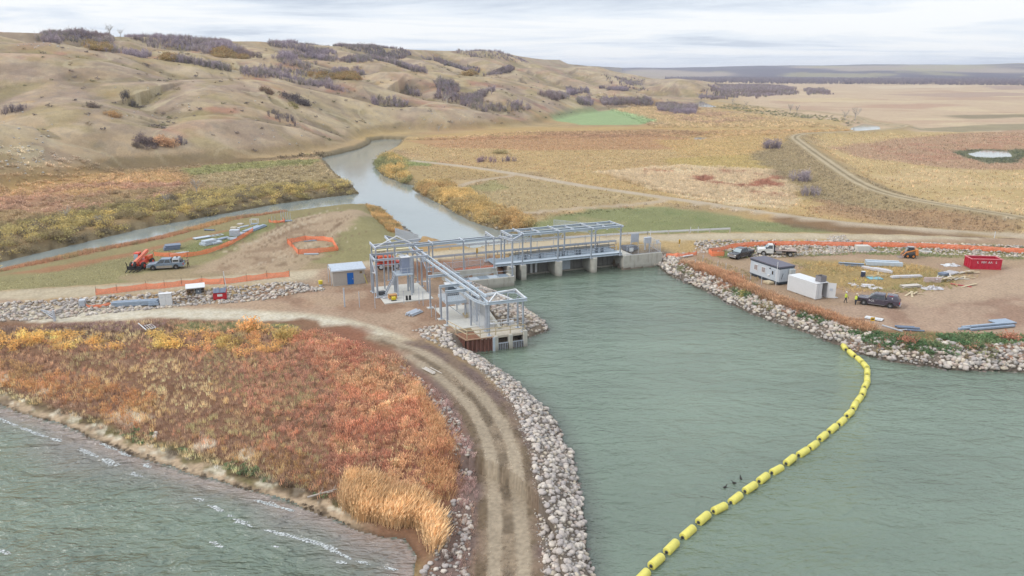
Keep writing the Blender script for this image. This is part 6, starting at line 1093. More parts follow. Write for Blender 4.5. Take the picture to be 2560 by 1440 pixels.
# grey pickup with a cap, dusty lower half
t = veh('pickup_truck', (466, 669), (368, 674), 'dusty grey crew cab pickup with a white framed canopy window', 'pickup truck')
q = pickup(t, mat('grey_paint', C(142, 160, 178), rough=.3, noise=.08), 6.05, .99, mat('dust_film', C(186, 176, 160), rough=.9, noise=.12), mat('dusty_rim', C(176, 172, 166), rough=.7))
cx0, cx1 = q[2] - 1.35, q[2] - .12; MB().box(cx0, cx1, -.9, .9, 1.2, 1.96, .06, .1).build('canopy', mat('canopy_shell', C(196, 204, 212), rough=.4), t, .03)
for s in (-1, 1): MB().box(cx0 + .06, cx1 - .06, min(s * .84, s * .90), max(s * .84, s * .90), 1.3, 1.8).build('canopy_window_frame', M_WHT, t, .02); MB().box(cx0 + .14, cx1 - .14, min(s * .84, s * .915), max(s * .84, s * .915), 1.38, 1.72).build('canopy_window', M_GLS, t)
MB().box(q[1] + .35, cx0 - .1, -.7, .7, 1.2, 1.62).build('tool_box', M_DRK, t, .03); MB().cyl((cx0 + .5, 0, 1.97), (cx0 + .5, 0, 2.14), .16, 8).build('roof_vent', M_DRK, t)
# black pickup by the rubble
t = veh('pickup_truck', (1884, 636), (1818, 651), 'clean black crew cab pickup with an open bed parked beside the white flatbed', 'pickup truck'); pickup(t, mat('gloss_black', C(56, 58, 66), rough=.18, noise=.05, spec=.7), 5.9, .98, rim=mat('dark_rim', C(120, 120, 124), rough=.4))
# white flatbed
t = veh('flatbed_truck', (1987, 640), (1893, 636), 'white single cab flatbed truck carrying a load of stones', 'truck'); wp = mat('truck_white', C(244, 244, 240), rough=.35, noise=.05); L = 7.2; xf, xr = 3.6, -3.6
P = [(.75, .5), (1.75, .5)] + arch(2.45, .5, .5, 9, True) + [(3.0, .5), (xf - .05, .55), (xf, .7), (xf - .05, 1.15), (xf - .3, 1.3), (2.2, 1.38), (.6, 1.38), (.6, .5)]
MB().prism(P, -1., 1.).build('body', wp, t, .04, True); cabin(t, .62, 2.25, .72, 1.5, 1.36, 2.2, .96, .76, wp, [(.1, .95)])
MB().box(xr, .42, -1.22, 1.22, 1.12, 1.26).build('flat_deck', mat('deck_boards', C(200, 180, 170), rough=.85, streak=(9, 1, 1), noise=.15), t, .02); MB().box(xr + .1, .5, -.45, .45, .7, 1.1).build('chassis', M_DRK, t); MB().box(.42, .5, -1.1, 1.1, 1.1, 2.1).build('headboard', M_DRK, t)
for s in (-1, 1): MB().box(-.9, .2, min(s * .75, s * 1.15), max(s * .75, s * 1.15), .62, 1.1).build('tool_box', mat('tool_box_grey', C(170, 168, 164), rough=.5), t, .02); MB().box(xr + .05, xr + .12, min(s * .7, s * 1.2), max(s * .7, s * 1.2), .5, 1.1).build('mud_flap', M_BLK, t); MB().box(xf - .12, xf + .02, min(s * .62, s * .98), max(s * .62, s * .98), .9, 1.14).build('headlight', M_LMP, t, .01); MB().box(1.9, 2.1, min(s * 1., s * 1.3), max(s * 1., s * 1.3), 1.45, 1.75).build('mirror', M_BLK, t, .02)
for x_, y_ in ((2.45, .88), (2.45, -.88), (-2.45, .92), (-2.45, -.92)): wheel(t, x_, y_, .44, .3 if x_ > 0 else .42)
MB().box(xf - .05, xf + .12, -.98, .98, .5, .74, .02, .05).build('bumper', M_CHR, t, .02); MB().box(xf - .04, xf + .015, -.55, .55, .76, 1.12).build('grille', M_DRK, t); MB().box(.25, .4, .1, .5, 2.1, 2.5).build('beacon', M_TAIL, t)
r = np.random.default_rng(9); fm = t.matrix_basis
for k in range(15):
    lp = Vector((r.uniform(-2.2, -.4), r.uniform(-.8, .8), 1.42 + .22 * (k > 9))); w_ = Matrix.Translation(t.location) @ Matrix.Rotation(t.rotation_euler[2], 4, 'Z') @ lp
    o = bpy.data.objects.new('boulder', RM[k]); COL.objects.link(o); o.location = w_; o.scale = [r.uniform(.4, .75)] * 3; o.rotation_euler = r.uniform(0, 3, 3); tag(o, 'pale stone in the load on the white flatbed truck', 'boulder', 'stones loaded on the flatbed')
# ---- site office trailer and container
def corner(px, py, ang=None): p = G(px, py); return p
A1 = W(1874, 683, 2.3); A2 = W(1936, 705, 2.3); a_ = math.atan2(A2[1] - A1[1], A2[0] - A1[0]); L1 = float(np.linalg.norm(A2 - A1)); Z1 = gz(A1[0], A1[1])
t = empty('office_trailer', (A1[0], A1[1], Z1), a_, 'pale grey site office trailer with a dark flat roof and two side windows', 'site office'); Wd = 3.05; L1 = max(7.2, L1); pg = mat('trailer_siding', C(222, 230, 238), rough=.6, noise=.04)
MB().box(0, L1, 0, Wd, .45, 2.95).build('wall', pg, t, .02); MB().box(-.12, L1 + .12, -.14, Wd + .14, 2.95, 3.17).build('roof', mat('roof_felt', C(122, 120, 132), rough=.8, noise=.08), t, .02); MB().box(-.06, L1 + .06, -.06, Wd + .06, 2.72, 2.95).build('fascia', mat('dark_slate', C(80, 92, 106), rough=.5), t); MB().box(.1, L1 - .1, .1, Wd - .1, .05, .45).build('skirting', mat('skirt_dark', C(64, 72, 82), rough=.8), t); MB().box(-.02, L1 + .02, -.02, Wd + .02, .40, .52).build('base_trim', mat('dark_slate'), t)
for x_ in (1.5, 3.4):
    f = MB().box(x_ - .5, x_ + .5, -.06, -.003, 1.25, 2.3).build('window', M_WHT, t, .01); MB().box(x_ - .38, x_ - .03, -.075, -.061, 1.38, 2.18).build('pane', mat('blind', C(176, 164, 160), rough=.4), f); MB().box(x_ + .03, x_ + .38, -.075, -.061, 1.38, 2.18).build('pane', mat('blind'), f)
f = MB().box(5.2, 6.15, -.05, -.003, .55, 2.45).build('door', mat('door_grey', C(206, 216, 226), rough=.5), t, .01); MB().box(5.5, 5.85, -.065, -.051, 1.5, 2.1).build('pane', M_GLS, f); MB().cyl((5.3, -.1, 1.4), (5.3, -.05, 1.4), .05, 8).build('handle', M_BLK, f); MB().box(4.95, 5.1, -.2, -.003, 2.35, 2.5).build('lamp', M_BLK, t); MB().box(4.55, 4.95, -.16, -.003, 1.0, 1.3).build('meter_box', M_WHT, t, .02)
MB().box(L1 + .003, L1 + .55, Wd - 1.15, Wd - .1, .8, 2.6).build('air_conditioner', mat('ac_grey', C(214, 218, 216), rough=.6), t, .03); MB().box(L1 + .003, L1 + .02, .5, 1.4, .55, 2.4).build('end_panel', mat('door_grey'), t); MB().tube([(L1 + .08, .45, 1.0), (L1 + .12, .6, 1.6), (L1 + .08, .75, 1.9)], .03).build('cable', M_BLK, t); MB().box(5.0, 6.4, -1.3, -.15, .02, .4).build('step', M_WOOD, t, .02)
MB().cyl((L1 - .2, -.35, 0), (L1 - .2, -.35, 4.), .05, 8).build('mast', M_WHT, t)
A1 = W(1967, 725, 2.0); A2 = W(2034.5, 748.3, 2.0); a_ = math.atan2(A2[1] - A1[1], A2[0] - A1[0])
t = empty('shipping_container', (A1[0], A1[1], gz(A1[0], A1[1]) + .02), a_, 'white storage container with its end door open', 'container'); L1, Wd, Hh = 6.06, 2.44, 2.6
g = MB(); g.box(0, L1 - .1, 0, .05, .12, Hh); g.box(0, L1 - .1, Wd - .05, Wd, .12, Hh); g.box(0, .05, .05, Wd - .05, .12, Hh); g.build('wall', M_WHT, t); MB().box(0, L1, 0, Wd, .0, .14).build('floor', mat('container_floor', C(170, 150, 130), rough=.8), t); MB().box(-.01, L1 + .01, -.01, Wd + .01, Hh, Hh + .06).build('roof', M_WHT, t, .015)
g = MB(); [g.box(.25 + k * .28, .37 + k * .28, -.022, -.001, .2, Hh - .1) for k in range(20)]; g.build('side_rib', M_WHT, t)
MB().box(L1 - .1, L1, 0, .12, 0, Hh).build('corner_post', M_WHT, t); MB().box(L1 - .1, L1, Wd - .12, Wd, 0, Hh).build('corner_post', M_WHT, t); f = MB().box(L1 - .04, L1, .12, Wd / 2, .14, Hh - .05).build('door', M_WHT, t); MB().cyl((L1 + .02, .5, .2), (L1 + .02, .5, 2.5), .025, 6).build('lock_rod', M_STL, f)
f = MB().bar((L1, Wd - .06, 1.36), (L1 + .9, Wd + .75, 1.36), .05, 2.4).build('door', M_WHT, t); MB().bar((L1 + .25, Wd + .12, 1.5), (L1 + .6, Wd + .42, 1.5), .09, .4).build('lock_plate', M_STL, f)
MB().box(L1 - .8, L1 - .5, 1.3, 1.8, .16, .8).build('stored_box', M_RED, t); MB().cyl((L1 - .35, 1.6, .16), (L1 - .35, 1.6, .55), .14, 10).build('stored_bucket', M_WHT, t); [MB().box(x - .1, x + .1, -.03, .06, 0, .1).build('fork_pocket', M_BLK, t) for x in (2.2, 3.9)]
w_ = Matrix.Translation(t.location) @ Matrix.Rotation(a_, 4, 'Z'); p = w_ @ Vector((L1 - .85, Wd - .8, Hh + .065)); t2 = empty('steel_basket', p, a_, 'grey open steel basket standing on the white container', 'basket')
for q in ((-.55, .55, -.6, -.56, 0, .95), (-.55, .55, .56, .6, 0, .95), (-.55, -.51, -.56, .56, 0, .95), (.51, .55, -.56, .56, 0, .95)): MB().box(*q).build('side', mat('basket_grey', C(150, 146, 150), rough=.7, noise=.15, nscale=8), t2)
MB().box(-.5, .5, -.55, .55, 0, .06).build('base', M_DRK, t2)
# ---- skid steer loader
t = veh('skid_steer', (2292, 645), (2250, 643), 'orange skid steer loader with its bucket lowered', 'loader'); om = mat('loader_orange', C(240, 156, 84), rough=.5, noise=.1)
MB().prism([(-1.3, .45), (.75, .45), (.95, .75), (.6, 1.05), (-.7, 1.1), (-1.0, 1.35), (-1.35, 1.3)], -.55, .55).build('body', M_DRK, t, .03); MB().prism([(-1.5, .6), (-1.0, .6), (-.85, 1.75), (-1.35, 1.85)], -.82, .82).build('engine_cover', om, t, .05)
cabin(t, -.75, .75, -.7, .35, 1.05, 2.1, .5, .46, M_DRK, [(.05, .95)]); MB().box(-.75, .4, -.52, .52, 2.1, 2.17).build('roof', mat('loader_roof', C(196, 190, 190), rough=.5), t, .02)
for s in (-1, 1):
    MB().prism([(-1.2, 1.55), (-1.15, 1.8), (.75, 1.25), (1.35, .55), (1.2, .45), (.65, 1.05)], s * .62 - .07, s * .62 + .07).build('lift_arm', om, t, .02); MB().bar((-.9, s * .62, 1.15), (.6, s * .62, 1.0), .07).build('ram', M_CHR, t)
    for x_ in (.42, -.62): wheel(t, x_, s * .72, .42, .3, om, rr=.5)
MB().prism([(1.15, .08), (2.0, .04), (1.25, .16), (1.12, .62), (1.25, .68), (1.05, .6)], -.95, .95).build('bucket', mat('bucket_steel', C(168, 148, 138), rough=.7), t)
# ---- telehandler
t = veh('telehandler', (372, 660), (341, 676), 'red orange telehandler with a black grab on its lowered boom', 'telehandler'); rm = mat('telehandler_red', C(250, 92, 66), rough=.45, noise=.08)
MB().prism([(-2.3, .7), (2.2, .7), (2.3, 1.1), (1.2, 1.3), (-1.9, 1.5), (-2.4, 1.3)], -.75, .75).build('chassis', rm, t, .05); MB().box(-2.2, -.5, .3, 1.05, 1.2, 1.9).build('engine_cover', M_ORG, t, .06); cabin(t, -.7, .8, -.6, .55, 1.1, 2.7, .45, .42, rm, [(.06, .94)])
[setattr(o, 'location', (o.location[0], o.location[1] - .62, o.location[2])) for o in t.children if o.name.split('.')[0] in ('cabin', 'window', 'windscreen', 'rear_window')]
MB().bar((-2.2, .1, 2.55), (2.6, .1, 1.45), .5, .55).build('boom', mat('boom_salmon', C(254, 140, 108), rough=.45), t, .04); MB().bar((2.4, .1, 1.5), (3.2, .1, .7), .34, .5).build('boom_head', M_BLK, t); MB().box(2.9, 3.15, -1.2, 1.3, .25, .9).build('carriage', M_BLK, t, .02)
for y_ in (-1.1, -.3, .5, 1.2): MB().bar((3.1, y_, .9), (3.4, y_, 1.7 if abs(y_) > 1 else 1.2), .1).build('grab_arm', M_BLK, t); MB().bar((3.1, y_, .3), (4.3, y_ * .8, .12), .12, .1).build('fork', M_BLK, t)
for x_ in (1.6, -1.6):
    for s in (-1, 1): wheel(t, x_, s * 1.02, .66, .45, rm, rr=.5)
MB().cyl((2.2, -.3, 1.1), (2.2, -.3, 1.6), .2, 10).build('lamp', M_WHT, t)
# ---- boom lift behind the frame
t = veh('boom_lift', (949, 672), (990, 669), 'orange boom lift with a long cream boom behind the pump frame', 'boom lift')
MB().prism([(-1.9, .6), (2.1, .6), (2.2, 1.0), (1.9, 1.25), (-1.7, 1.25), (-2.0, 1.0)], -.8, .8).build('chassis', mat('lift_red', C(246, 90, 66), rough=.5), t, .05); MB().prism([(-1.6, 1.4), (1.0, 1.4), (1.3, 1.7), (.8, 2.3), (-1.5, 2.4), (-1.8, 1.9)], -.95, .95).build('turntable', M_ORG, t, .06); MB().box(-2.9, -1.85, -.6, .6, 1.5, 2.3).build('counterweight', M_BLK, t, .05)
MB().bar((-2.5, .2, 2.95), (4.6, .2, 3.0), .55, .62).build('boom', mat('boom_cream', C(250, 238, 196), rough=.45), t, .03); text_mesh('AZ LIFT', .42, M_BLK, t, (-1.0, -.085, 2.96), (math.pi / 2, 0, 0)); MB().bar((4.5, .2, 2.95), (5.9, .2, 1.6), .36, .5).build('jib', mat('jib_red', C(232, 96, 96), rough=.45), t, .03)
g = MB(); [g.bar((x, y, 1.0), (x, y, 2.1), .05) for x in (5.9, 6.9) for y in (-.8, 1.)]; [g.bar((5.9, y, z), (6.9, y, z), .05) for y in (-.8, 1.) for z in (1.6, 2.1)]; [g.bar((x, -.8, z), (x, 1., z), .05) for x in (5.9, 6.9) for z in (1.6, 2.1)]; g.box(5.9, 6.9, -.8, 1., .95, 1.02); g.build('work_basket', M_STD, t)
for x_ in (1.35, -1.35):
    for s in (-1, 1): wheel(t, x_, s * .98, .52, .4, M_WHT, rr=.6)
# ------------------------------------------------------------------ buildings, bins, boxes on the left
def front2(pl_, pr_, z=None):                     # root at the front-left corner, x along the front
    a, b = G(*pl_), G(*pr_); return a, math.atan2(b[1] - a[1], b[0] - a[0]), float(np.linalg.norm(b[:2] - a[:2]))
p = D(-33.7, 1.2, 1.95); t = empty('storage_shed', p, DANG, 'small beige shed with a pale roof and a blue door', 'shed'); p_ = mat('beige_siding', C(206, 198, 188), rough=.7, noise=.05); w_ = 5.3
MB().box(0, w_, 0, 3., 0, 2.5).build('wall', p_, t, .02); MB().prism([(-.22, 2.5), (w_ + .22, 2.5), (w_ + .22, 2.62), (-.22, 2.62)], -.28, 3.25).build('eave', M_WHT, t, .02); MB().add([(-.2, -.26, 2.62), (w_ + .2, -.26, 2.62), (w_ + .2, 3.2, 2.85), (-.2, 3.2, 2.85), (-.2, -.26, 2.7), (w_ + .2, -.26, 2.7), (w_ + .2, 3.2, 3.1), (-.2, 3.2, 3.1)], [(3, 2, 1, 0), (4, 5, 6, 7), (0, 1, 5, 4), (1, 2, 6, 5), (2, 3, 7, 6), (3, 0, 4, 7)]).build('roof', mat('shed_roof', C(206, 216, 228), rough=.5), t)
f = MB().box(2.35, 3.4, -.05, -.003, .12, 2.1).build('door', mat('blue_door', C(20, 118, 214), rough=.45, noise=.03), t, .01); MB().box(3.22, 3.3, -.09, -.051, .95, 1.15).build('handle', M_WHT, f); MB().box(4.45, 4.85, -.04, -.003, 1.85, 2.2).build('vent', mat('vent_tan', C(150, 124, 84), rough=.6), t)
t = empty('cable_drum_boards', D(-28.15, .6, 1.98), DANG + 1.5, 'yellow striped boards leaning on the shed end', 'boards'); t.name = 'leaning_boards'; [MB().bar((.1 * k, 0, 0), (.1 * k, .5, 1.7), .05, .08).build('board', M_YEL, t) for k in range(3)]
a, an, w_ = front2((534, 752), (567, 750)); t = empty('dumpster', a, an, 'red waste bin with two ribbed dark lids', 'dumpster'); w_ = 1.95
MB().prism([(0, .12), (1.3, .12), (1.35, 1.05), (1.25, 1.5), (0, 1.15)], 0, w_).build('body', M_RED, t, .03); o = t.children[0]; o.matrix_local = Matrix(((0, 1, 0, 0), (1, 0, 0, 0), (0, 0, 1, 0), (0, 0, 0, 1)))
o.data.flip_normals()
for k in range(2): MB().add([(.04 + k * .95, -.06, 1.2), (.93 + k * .95, -.06, 1.2), (.93 + k * .95, 1.3, 1.56), (.04 + k * .95, 1.3, 1.56), (.04 + k * .95, -.06, 1.26), (.93 + k * .95, -.06, 1.26), (.93 + k * .95, 1.3, 1.62), (.04 + k * .95, 1.3, 1.62)], [(3, 2, 1, 0), (4, 5, 6, 7), (0, 1, 5, 4), (1, 2, 6, 5), (2, 3, 7, 6), (3, 0, 4, 7)]).build('lid', mat('ribbed_lid', C(112, 122, 142), rough=.5, noise=.3, nscale=3., streak=(6, .1, .1)), t)
MB().box(.6, 1.35, -.02, -.003, .62, 1.0).build('label_panel', M_WHT, t); [MB().box(0, w_, -.04, -.002, z, z + .07).build('rib', M_RED, t) for z in (.3, 1.06)]
a, an, w_ = front2((468, 743), (514, 737)); t = empty('generator_shelter', a, an, 'open plywood shelter with a white roof over a grey generator', 'shelter'); w_ = 2.6
g = MB(); g.box(0, .08, 0, 1.3, 0, 1.3); g.box(w_ - .08, w_, 0, 1.3, 0, 1.3); g.box(.08, w_ - .08, 1.22, 1.3, 0, 1.3); g.box(.08, w_ - .08, 0, 1.22, 0, .08); g.build('box', mat('plywood', C(192, 162, 132), rough=.85, noise=.12), t); MB().add([(-.1, -.15, 1.3), (w_ + .1, -.15, 1.3), (w_ + .1, 1.4, 1.62), (-.1, 1.4, 1.62), (-.1, -.15, 1.42), (w_ + .1, -.15, 1.42), (w_ + .1, 1.4, 1.74), (-.1, 1.4, 1.74)], [(3, 2, 1, 0), (4, 5, 6, 7), (0, 1, 5, 4), (1, 2, 6, 5), (2, 3, 7, 6), (3, 0, 4, 7)]).build('roof', M_WHT, t)
R_ = Matrix.Translation(t.location) @ Matrix.Rotation(an, 4, 'Z'); t2 = empty('generator', R_ @ Vector((1.7, .55, .085)), an, 'grey generator set inside the plywood shelter', 'generator'); MB().box(-.42, .42, -.4, .4, .06, .9).build('case', M_STD, t2, .05); MB().cyl((0, -.41, .65), (0, -.43, .65), .09, 10).build('dial', M_WHT, t2); MB().box(-.45, .45, -.42, .42, 0, .06).build('base', M_BLK, t2)
t2 = empty('hose', R_ @ Vector((.6, -.6, .02)), an, 'dark hose looping on the ground below the plywood shelter', 'hose'); MB().tube([(-2. + .9 * math.sin(k * .45) + k * .12, -.6 + .55 * math.cos(k * .45), .05) for k in range(26)], .05, 6).build('coil', mat('hose_rubber', C(112, 88, 80), rough=.8), t2)
a, an, w_ = front2((400, 768), (430, 765)); t = empty('electrical_cabinet', a, an, 'white electrical cabinet on a concrete base', 'cabinet'); MB().box(-.1, 2.9, -.05, 1., 0, .2).build('base', M_CON2, t, .02); MB().box(.05, 1.75, 0, .75, .2, 2.0).build('case', M_WHT, t, .03); MB().box(.0, 1.8, -.05, .8, 2.0, 2.08).build('lid', M_WHT, t, .02); MB().box(.895, .91, -.008, -.002, .3, 1.95).build('door_gap', M_DRK, t); [MB().box(x, x + .34, -.01, -.003, 1.42, 1.52).build('label_plate', M_STL, t) for x in (.25, 1.2)]
MB().cyl((2.35, .45, .2), (2.35, .45, .26), .36, 14).build('manhole', M_DRK, t)
# red roll-off bin
a = W(2426, 671.5, 2.0); b = W(2486, 673, 2.0); an = math.atan2(b[1] - a[1], b[0] - a[0]); t = empty('roll_off_bin', (a[0], a[1], gz(a[0], a[1])), an, 'red open roll off bin with white letters on its side', 'bin'); w_, d_, h_ = 5.2, 2.6, 1.9; rb = mat('bin_red', C(216, 44, 72), rough=.45, noise=.1)
a_s = W(2412, 663, 2.0); 
g = MB(); g.box(0, w_, 0, .07, .1, h_); g.box(0, w_, d_ - .07, d_, .1, h_); g.box(0, .07, .07, d_ - .07, .1, h_); g.box(w_ - .07, w_, .07, d_ - .07, .1, h_); g.box(.07, w_ - .07, .07, d_ - .07, .1, .2); g.build('body', rb, t)
g = MB(); [g.box(x - .06, x + .06, -.07, -.001, .1, h_ - .08) for x in np.linspace(.1, w_ - .1, 6)]; [g.box(-.07, -.001, y - .06, y + .06, .1, h_ - .08) for y in np.linspace(.1, d_ - .1, 4)]; g.build('rib', rb, t); g = MB(); g.box(-.1, w_ + .1, -.1, .12, h_ - .06, h_ + .05); g.box(-.1, w_ + .1, d_ - .12, d_ + .1, h_ - .06, h_ + .05); g.box(-.1, .12, .12, d_ - .12, h_ - .06, h_ + .05); g.box(w_ - .12, w_ + .1, .12, d_ - .12, h_ - .06, h_ + .05); g.build('rim', mat('rim_pink', C(240, 130, 138), rough=.5), t); MB().box(.0, w_, -.08, .02, 0, .12).build('skid', rb, t)
for x, s in ((1.1, 'L'), (2.1, 'MM'), (3.2, 'AA'), (4.2, 'S')): text_mesh(s, .55, M_WHT, t, (x - .02, -.09, 1.3), (math.pi / 2, 0, 0), ext=.02)
# ------------------------------------------------------------------ orange snow fences
def snow_fence(pts, label, h=1.15, sag=.12, post=True, dense=3.):
    P = [G(*q) for q in pts]; c = P[0]; t = empty('snow_fence', c, 0, label, 'safety fence', 'orange safety fences'); r = np.random.default_rng(int(pts[0][0])); g = MB(); S = []
    for a, b in zip(P[:-1], P[1:]):
        n = max(2, int(np.linalg.norm(b - a) / .5))
        for k in range(n): u = k / n; q = a + (b - a) * u; S.append((q, math.sin(math.pi * u)))
    S.append((P[-1], 0)); prev = None; wob = 0
    for q, e in S:
        wob = wob * .8 + r.normal() * .035; z0 = gz(q[0], q[1]); nx = Vector((q[0] + wob - c[0], q[1] + wob - c[1], z0 - c[2] + .03)), Vector((q[0] - c[0], q[1] - c[1], z0 - c[2] + h * (1 - sag * e) + r.normal() * .02))
        mid = (nx[0] + nx[1]) / 2 + Vector((wob * 1.5, r.normal() * .03 - .05 * e, 0))
        if prev: g.quad(prev[0], nx[0], mid, prev[2]); g.quad(prev[2], mid, nx[1], prev[1])
        prev = (nx[0], nx[1], mid)
    g.build('netting', ORG, t)
    if post:
        for q in P:
            z0 = gz(q[0], q[1]); MB().cyl((q[0] - c[0], q[1] - c[1] + .03, z0 - c[2] - .1), (q[0] - c[0], q[1] - c[1] + .03, z0 - c[2] + h + .35), .03, 6).build('post', mat('fence_post', C(104, 84, 72), rough=.8), t)
    return t
snow_fence([(385, 641), (424, 643), (469, 643), (517, 635), (569, 616), (609, 595), (633, 579)], 'orange safety fence curving past the stacked steel behind the grey pickup', .95, .15)
snow_fence([(718, 609), (730, 619), (746, 636), (799, 632), (844, 627), (832, 606), (810, 602), (763, 601), (718, 609)], 'orange fence forming a closed ring on the bare yard', 1.0, .08)
snow_fence([(241, 738), (293, 733), (366, 724), (412, 721), (455, 716), (506, 711), (561, 711), (617, 704), (668, 697), (724, 692)], 'long orange fence along the crest road above the left rock slope', 1.05, .14)
snow_fence([(214, 769), (240, 771), (274, 765)], 'short sagging orange netting left of the long steel stack', .6, .3)
snow_fence([(672, 556), (690, 558), (712, 556), (708, 549)], 'crumpled orange netting around the upright white posts', .75, .3)
snow_fence([(1810, 641), (1780, 641), (1772, 634), (1827, 622), (1874, 617), (1927, 615), (2017, 615), (2100, 617), (2155, 617), (2228, 618), (2300, 620), (2411, 625), (2560, 634), (2640, 640)], 'very long orange fence along the foot of the right rock slope', 1.05, .06)
snow_fence([(1665, 644), (1694, 643), (1722, 641), (1741, 638)], 'short orange fence at the end of the right abutment wall', .9, .3)
# ------------------------------------------------------------------ people
def person(px, py, ang, label, shirt, trousers, helmet, vest=None, bend=0., arms=((.25, .1), (.25, -.1)), h=1.76, stride=.1):
    p = G(px, py); t = empty('person', p, ang, label, 'person'); k = h / 1.76; s = math.sin(bend); c = math.cos(bend)
    hip = Vector((0, 0, .93)); ch = hip + Vector((s * .42, 0, c * .42)); nk = hip + Vector((s * .56, 0, c * .56)); hd = nk + Vector((s * .10 + .02, 0, c * .17))
    J = [hip, hip + Vector((s * .2, 0, c * .2)), ch, nk, hd]; R = [(.16, .13), (.145, .115), (.19, .125), (.065, .065), (.10, .11)]; E = [(0, 1), (1, 2), (2, 3), (3, 4)]
    for sd, (fw, out_) in ((1, arms[0]), (-1, arms[1])):
        sh = ch + Vector((0, sd * .19, .04)); el = sh + Vector((fw * .5, sd * .07 + out_ * .1, -.27)); ha = el + Vector((fw * .9, -sd * .02, -.2)); n = len(J); J += [sh, el, ha]; R += [(.07, .07), (.05, .05), (.042, .042)]; E += [(2, n), (n, n + 1), (n + 1, n + 2)]
        for f in range(4):                              # fingers and thumb
            d = (ha - el).normalized(); m = len(J); J.append(ha + d * (.1 + .015 * (f % 2)) + Vector((0, (f - 1.5) * .022, -.01 * f))); R.append((.012, .012)); E.append((n + 2, m))
    for sd in (1, -1):
        a = hip + Vector((0, sd * .09, -.06)); kn = Vector((sd * stride * .5 + .03, sd * .1, .48)); an = Vector((sd * stride - .02, sd * .105, .08)); to = an + Vector((.17, 0, -.04)); n = len(J); J += [a, kn, an, to]; R += [(.1, .1), (.068, .068), (.05, .05), (.045, .035)]; E += [(0, n), (n, n + 1), (n + 1, n + 2), (n + 2, n + 3)]
    me = bpy.data.meshes.new('body'); me.from_pydata([tuple(j * k) for j in J], E, []); o = bpy.data.objects.new('body', me); COL.objects.link(o); o.parent = t
    md = o.modifiers.new('skin', 'SKIN'); o.modifiers.new('sub', 'SUBSURF').levels = 1; o.modifiers['sub'].render_levels = 1
    for v, rr in zip(me.skin_vertices[0].data, R): v.radius = (rr[0] * k, rr[1] * k)
    me.skin_vertices[0].data[0].use_root = True
    bpy.context.view_layer.update(); dg = bpy.context.evaluated_depsgraph_get(); nm = bpy.data.meshes.new_from_object(o.evaluated_get(dg)); o.modifiers.clear(); o.data = nm; nm.name = 'body'; nm.materials.clear()
    sk = mat('skin', C(214, 160, 132), rough=.6); [nm.materials.append(q) for q in (sk, shirt, trousers, M_BLK)]
    for f in nm.polygons:
        z = f.center[2] / k; f.use_smooth = True; fx = f.center; hb = max((fx - Vector(J[7]) * k).length < .13, (fx - Vector(J[14]) * k).length < .13)
        f.material_index = 3 if z < .11 else 2 if z < .93 else (0 if (z > nk[2] - .01 and (fx - nk * k).length < .34) or hb else 1)
    if vest:
        g = MB(); ring = lambda q, rx, ry: [(q[0] + rx * math.cos(a), q[1] + ry * math.sin(a), q[2]) for a in np.linspace(0, 6.2832, 15)[:-1]]; L_ = [ring(hip * k + Vector((0, 0, -.04)), .165, .2), ring((hip + (ch - hip) * .5) * k, .16, .19), ring(ch * k, .165, .225), ring((ch + (nk - ch) * .75) * k, .11, .15)]; V = sum(L_, []); g.add(V, [(a * 14 + i, a * 14 + (i + 1) % 14, a * 14 + 14 + (i + 1) % 14, a * 14 + 14 + i) for a in range(3) for i in range(14)]); g.build('vest', vest, t, 0, True)
    hc = hd * k + Vector((0, 0, .03)); g = MB()
    if helmet:
        V = []; n = 14
        for j in range(5):
            e = j / 4 * 1.5708; V += [(hc[0] + math.cos(e) * .135 * math.cos(a), hc[1] + math.cos(e) * .12 * math.sin(a), hc[2] + math.sin(e) * .13 + .02) for a in np.linspace(0, 6.2832, n + 1)[:-1]]
        g.add(V, [(j * n + i, j * n + (i + 1) % n, (j + 1) * n + (i + 1) % n, (j + 1) * n + i) for j in range(4) for i in range(n)]); g.cyl((hc[0] + .03, hc[1], hc[2] + .01), (hc[0] + .03, hc[1], hc[2] + .03), .165, 14); g.build('helmet', helmet, t, 0, True)
    else: g.cyl((hc[0] - .01, hc[1], hc[2] - .02), (hc[0] - .01, hc[1], hc[2] + .11), .108, 12, .07); g.build('hair', M_BLK, t, 0, True)
    f = MB(); fx = hd * k + Vector((.095, 0, 0)); f.prism([(fx[0] - .02, fx[2] - .03), (fx[0] + .035, fx[2] - .03), (fx[0], fx[2] + .02)], -.014, .014); f.build('nose', sk, t); MB().box(fx[0] - .012, fx[0] + .006, -.045, .045, fx[2] + .018, fx[2] + .034).build('eyes', M_BLK, t); MB().box(fx[0] - .012, fx[0] + .004, -.025, .025, fx[2] - .062, fx[2] - .052).build('mouth', mat('lips', C(160, 96, 90)), t)
    return t
HV = mat('hi_vis_vest', C(228, 244, 96), rough=.7, noise=.08, nscale=8); NVY = mat('dark_trousers', C(58, 62, 76), rough=.9)
person(2113, 757, -.5, 'worker in a yellow vest and white helmet walking behind his colleague', HV, NVY, M_WHT, HV, stride=.18)
person(2138, 762, .5, 'worker in a yellow vest and cream helmet leaning at the nose of the black pickup', mat('dark_sleeve', C(70, 66, 62), rough=.9), NVY, mat('cream_helmet', C(250, 240, 212), rough=.4), HV, bend=.18, arms=((.6, .1), (.6, -.1)))
person(471, 668, 2.8, 'person in a tan jacket with a dark bag standing behind the grey pickup', mat('tan_jacket', C(186, 166, 138), rough=.9), mat('brown_trousers', C(104, 84, 62), rough=.9), None, None, bend=.1, arms=((.5, .1), (.1, -.1)))
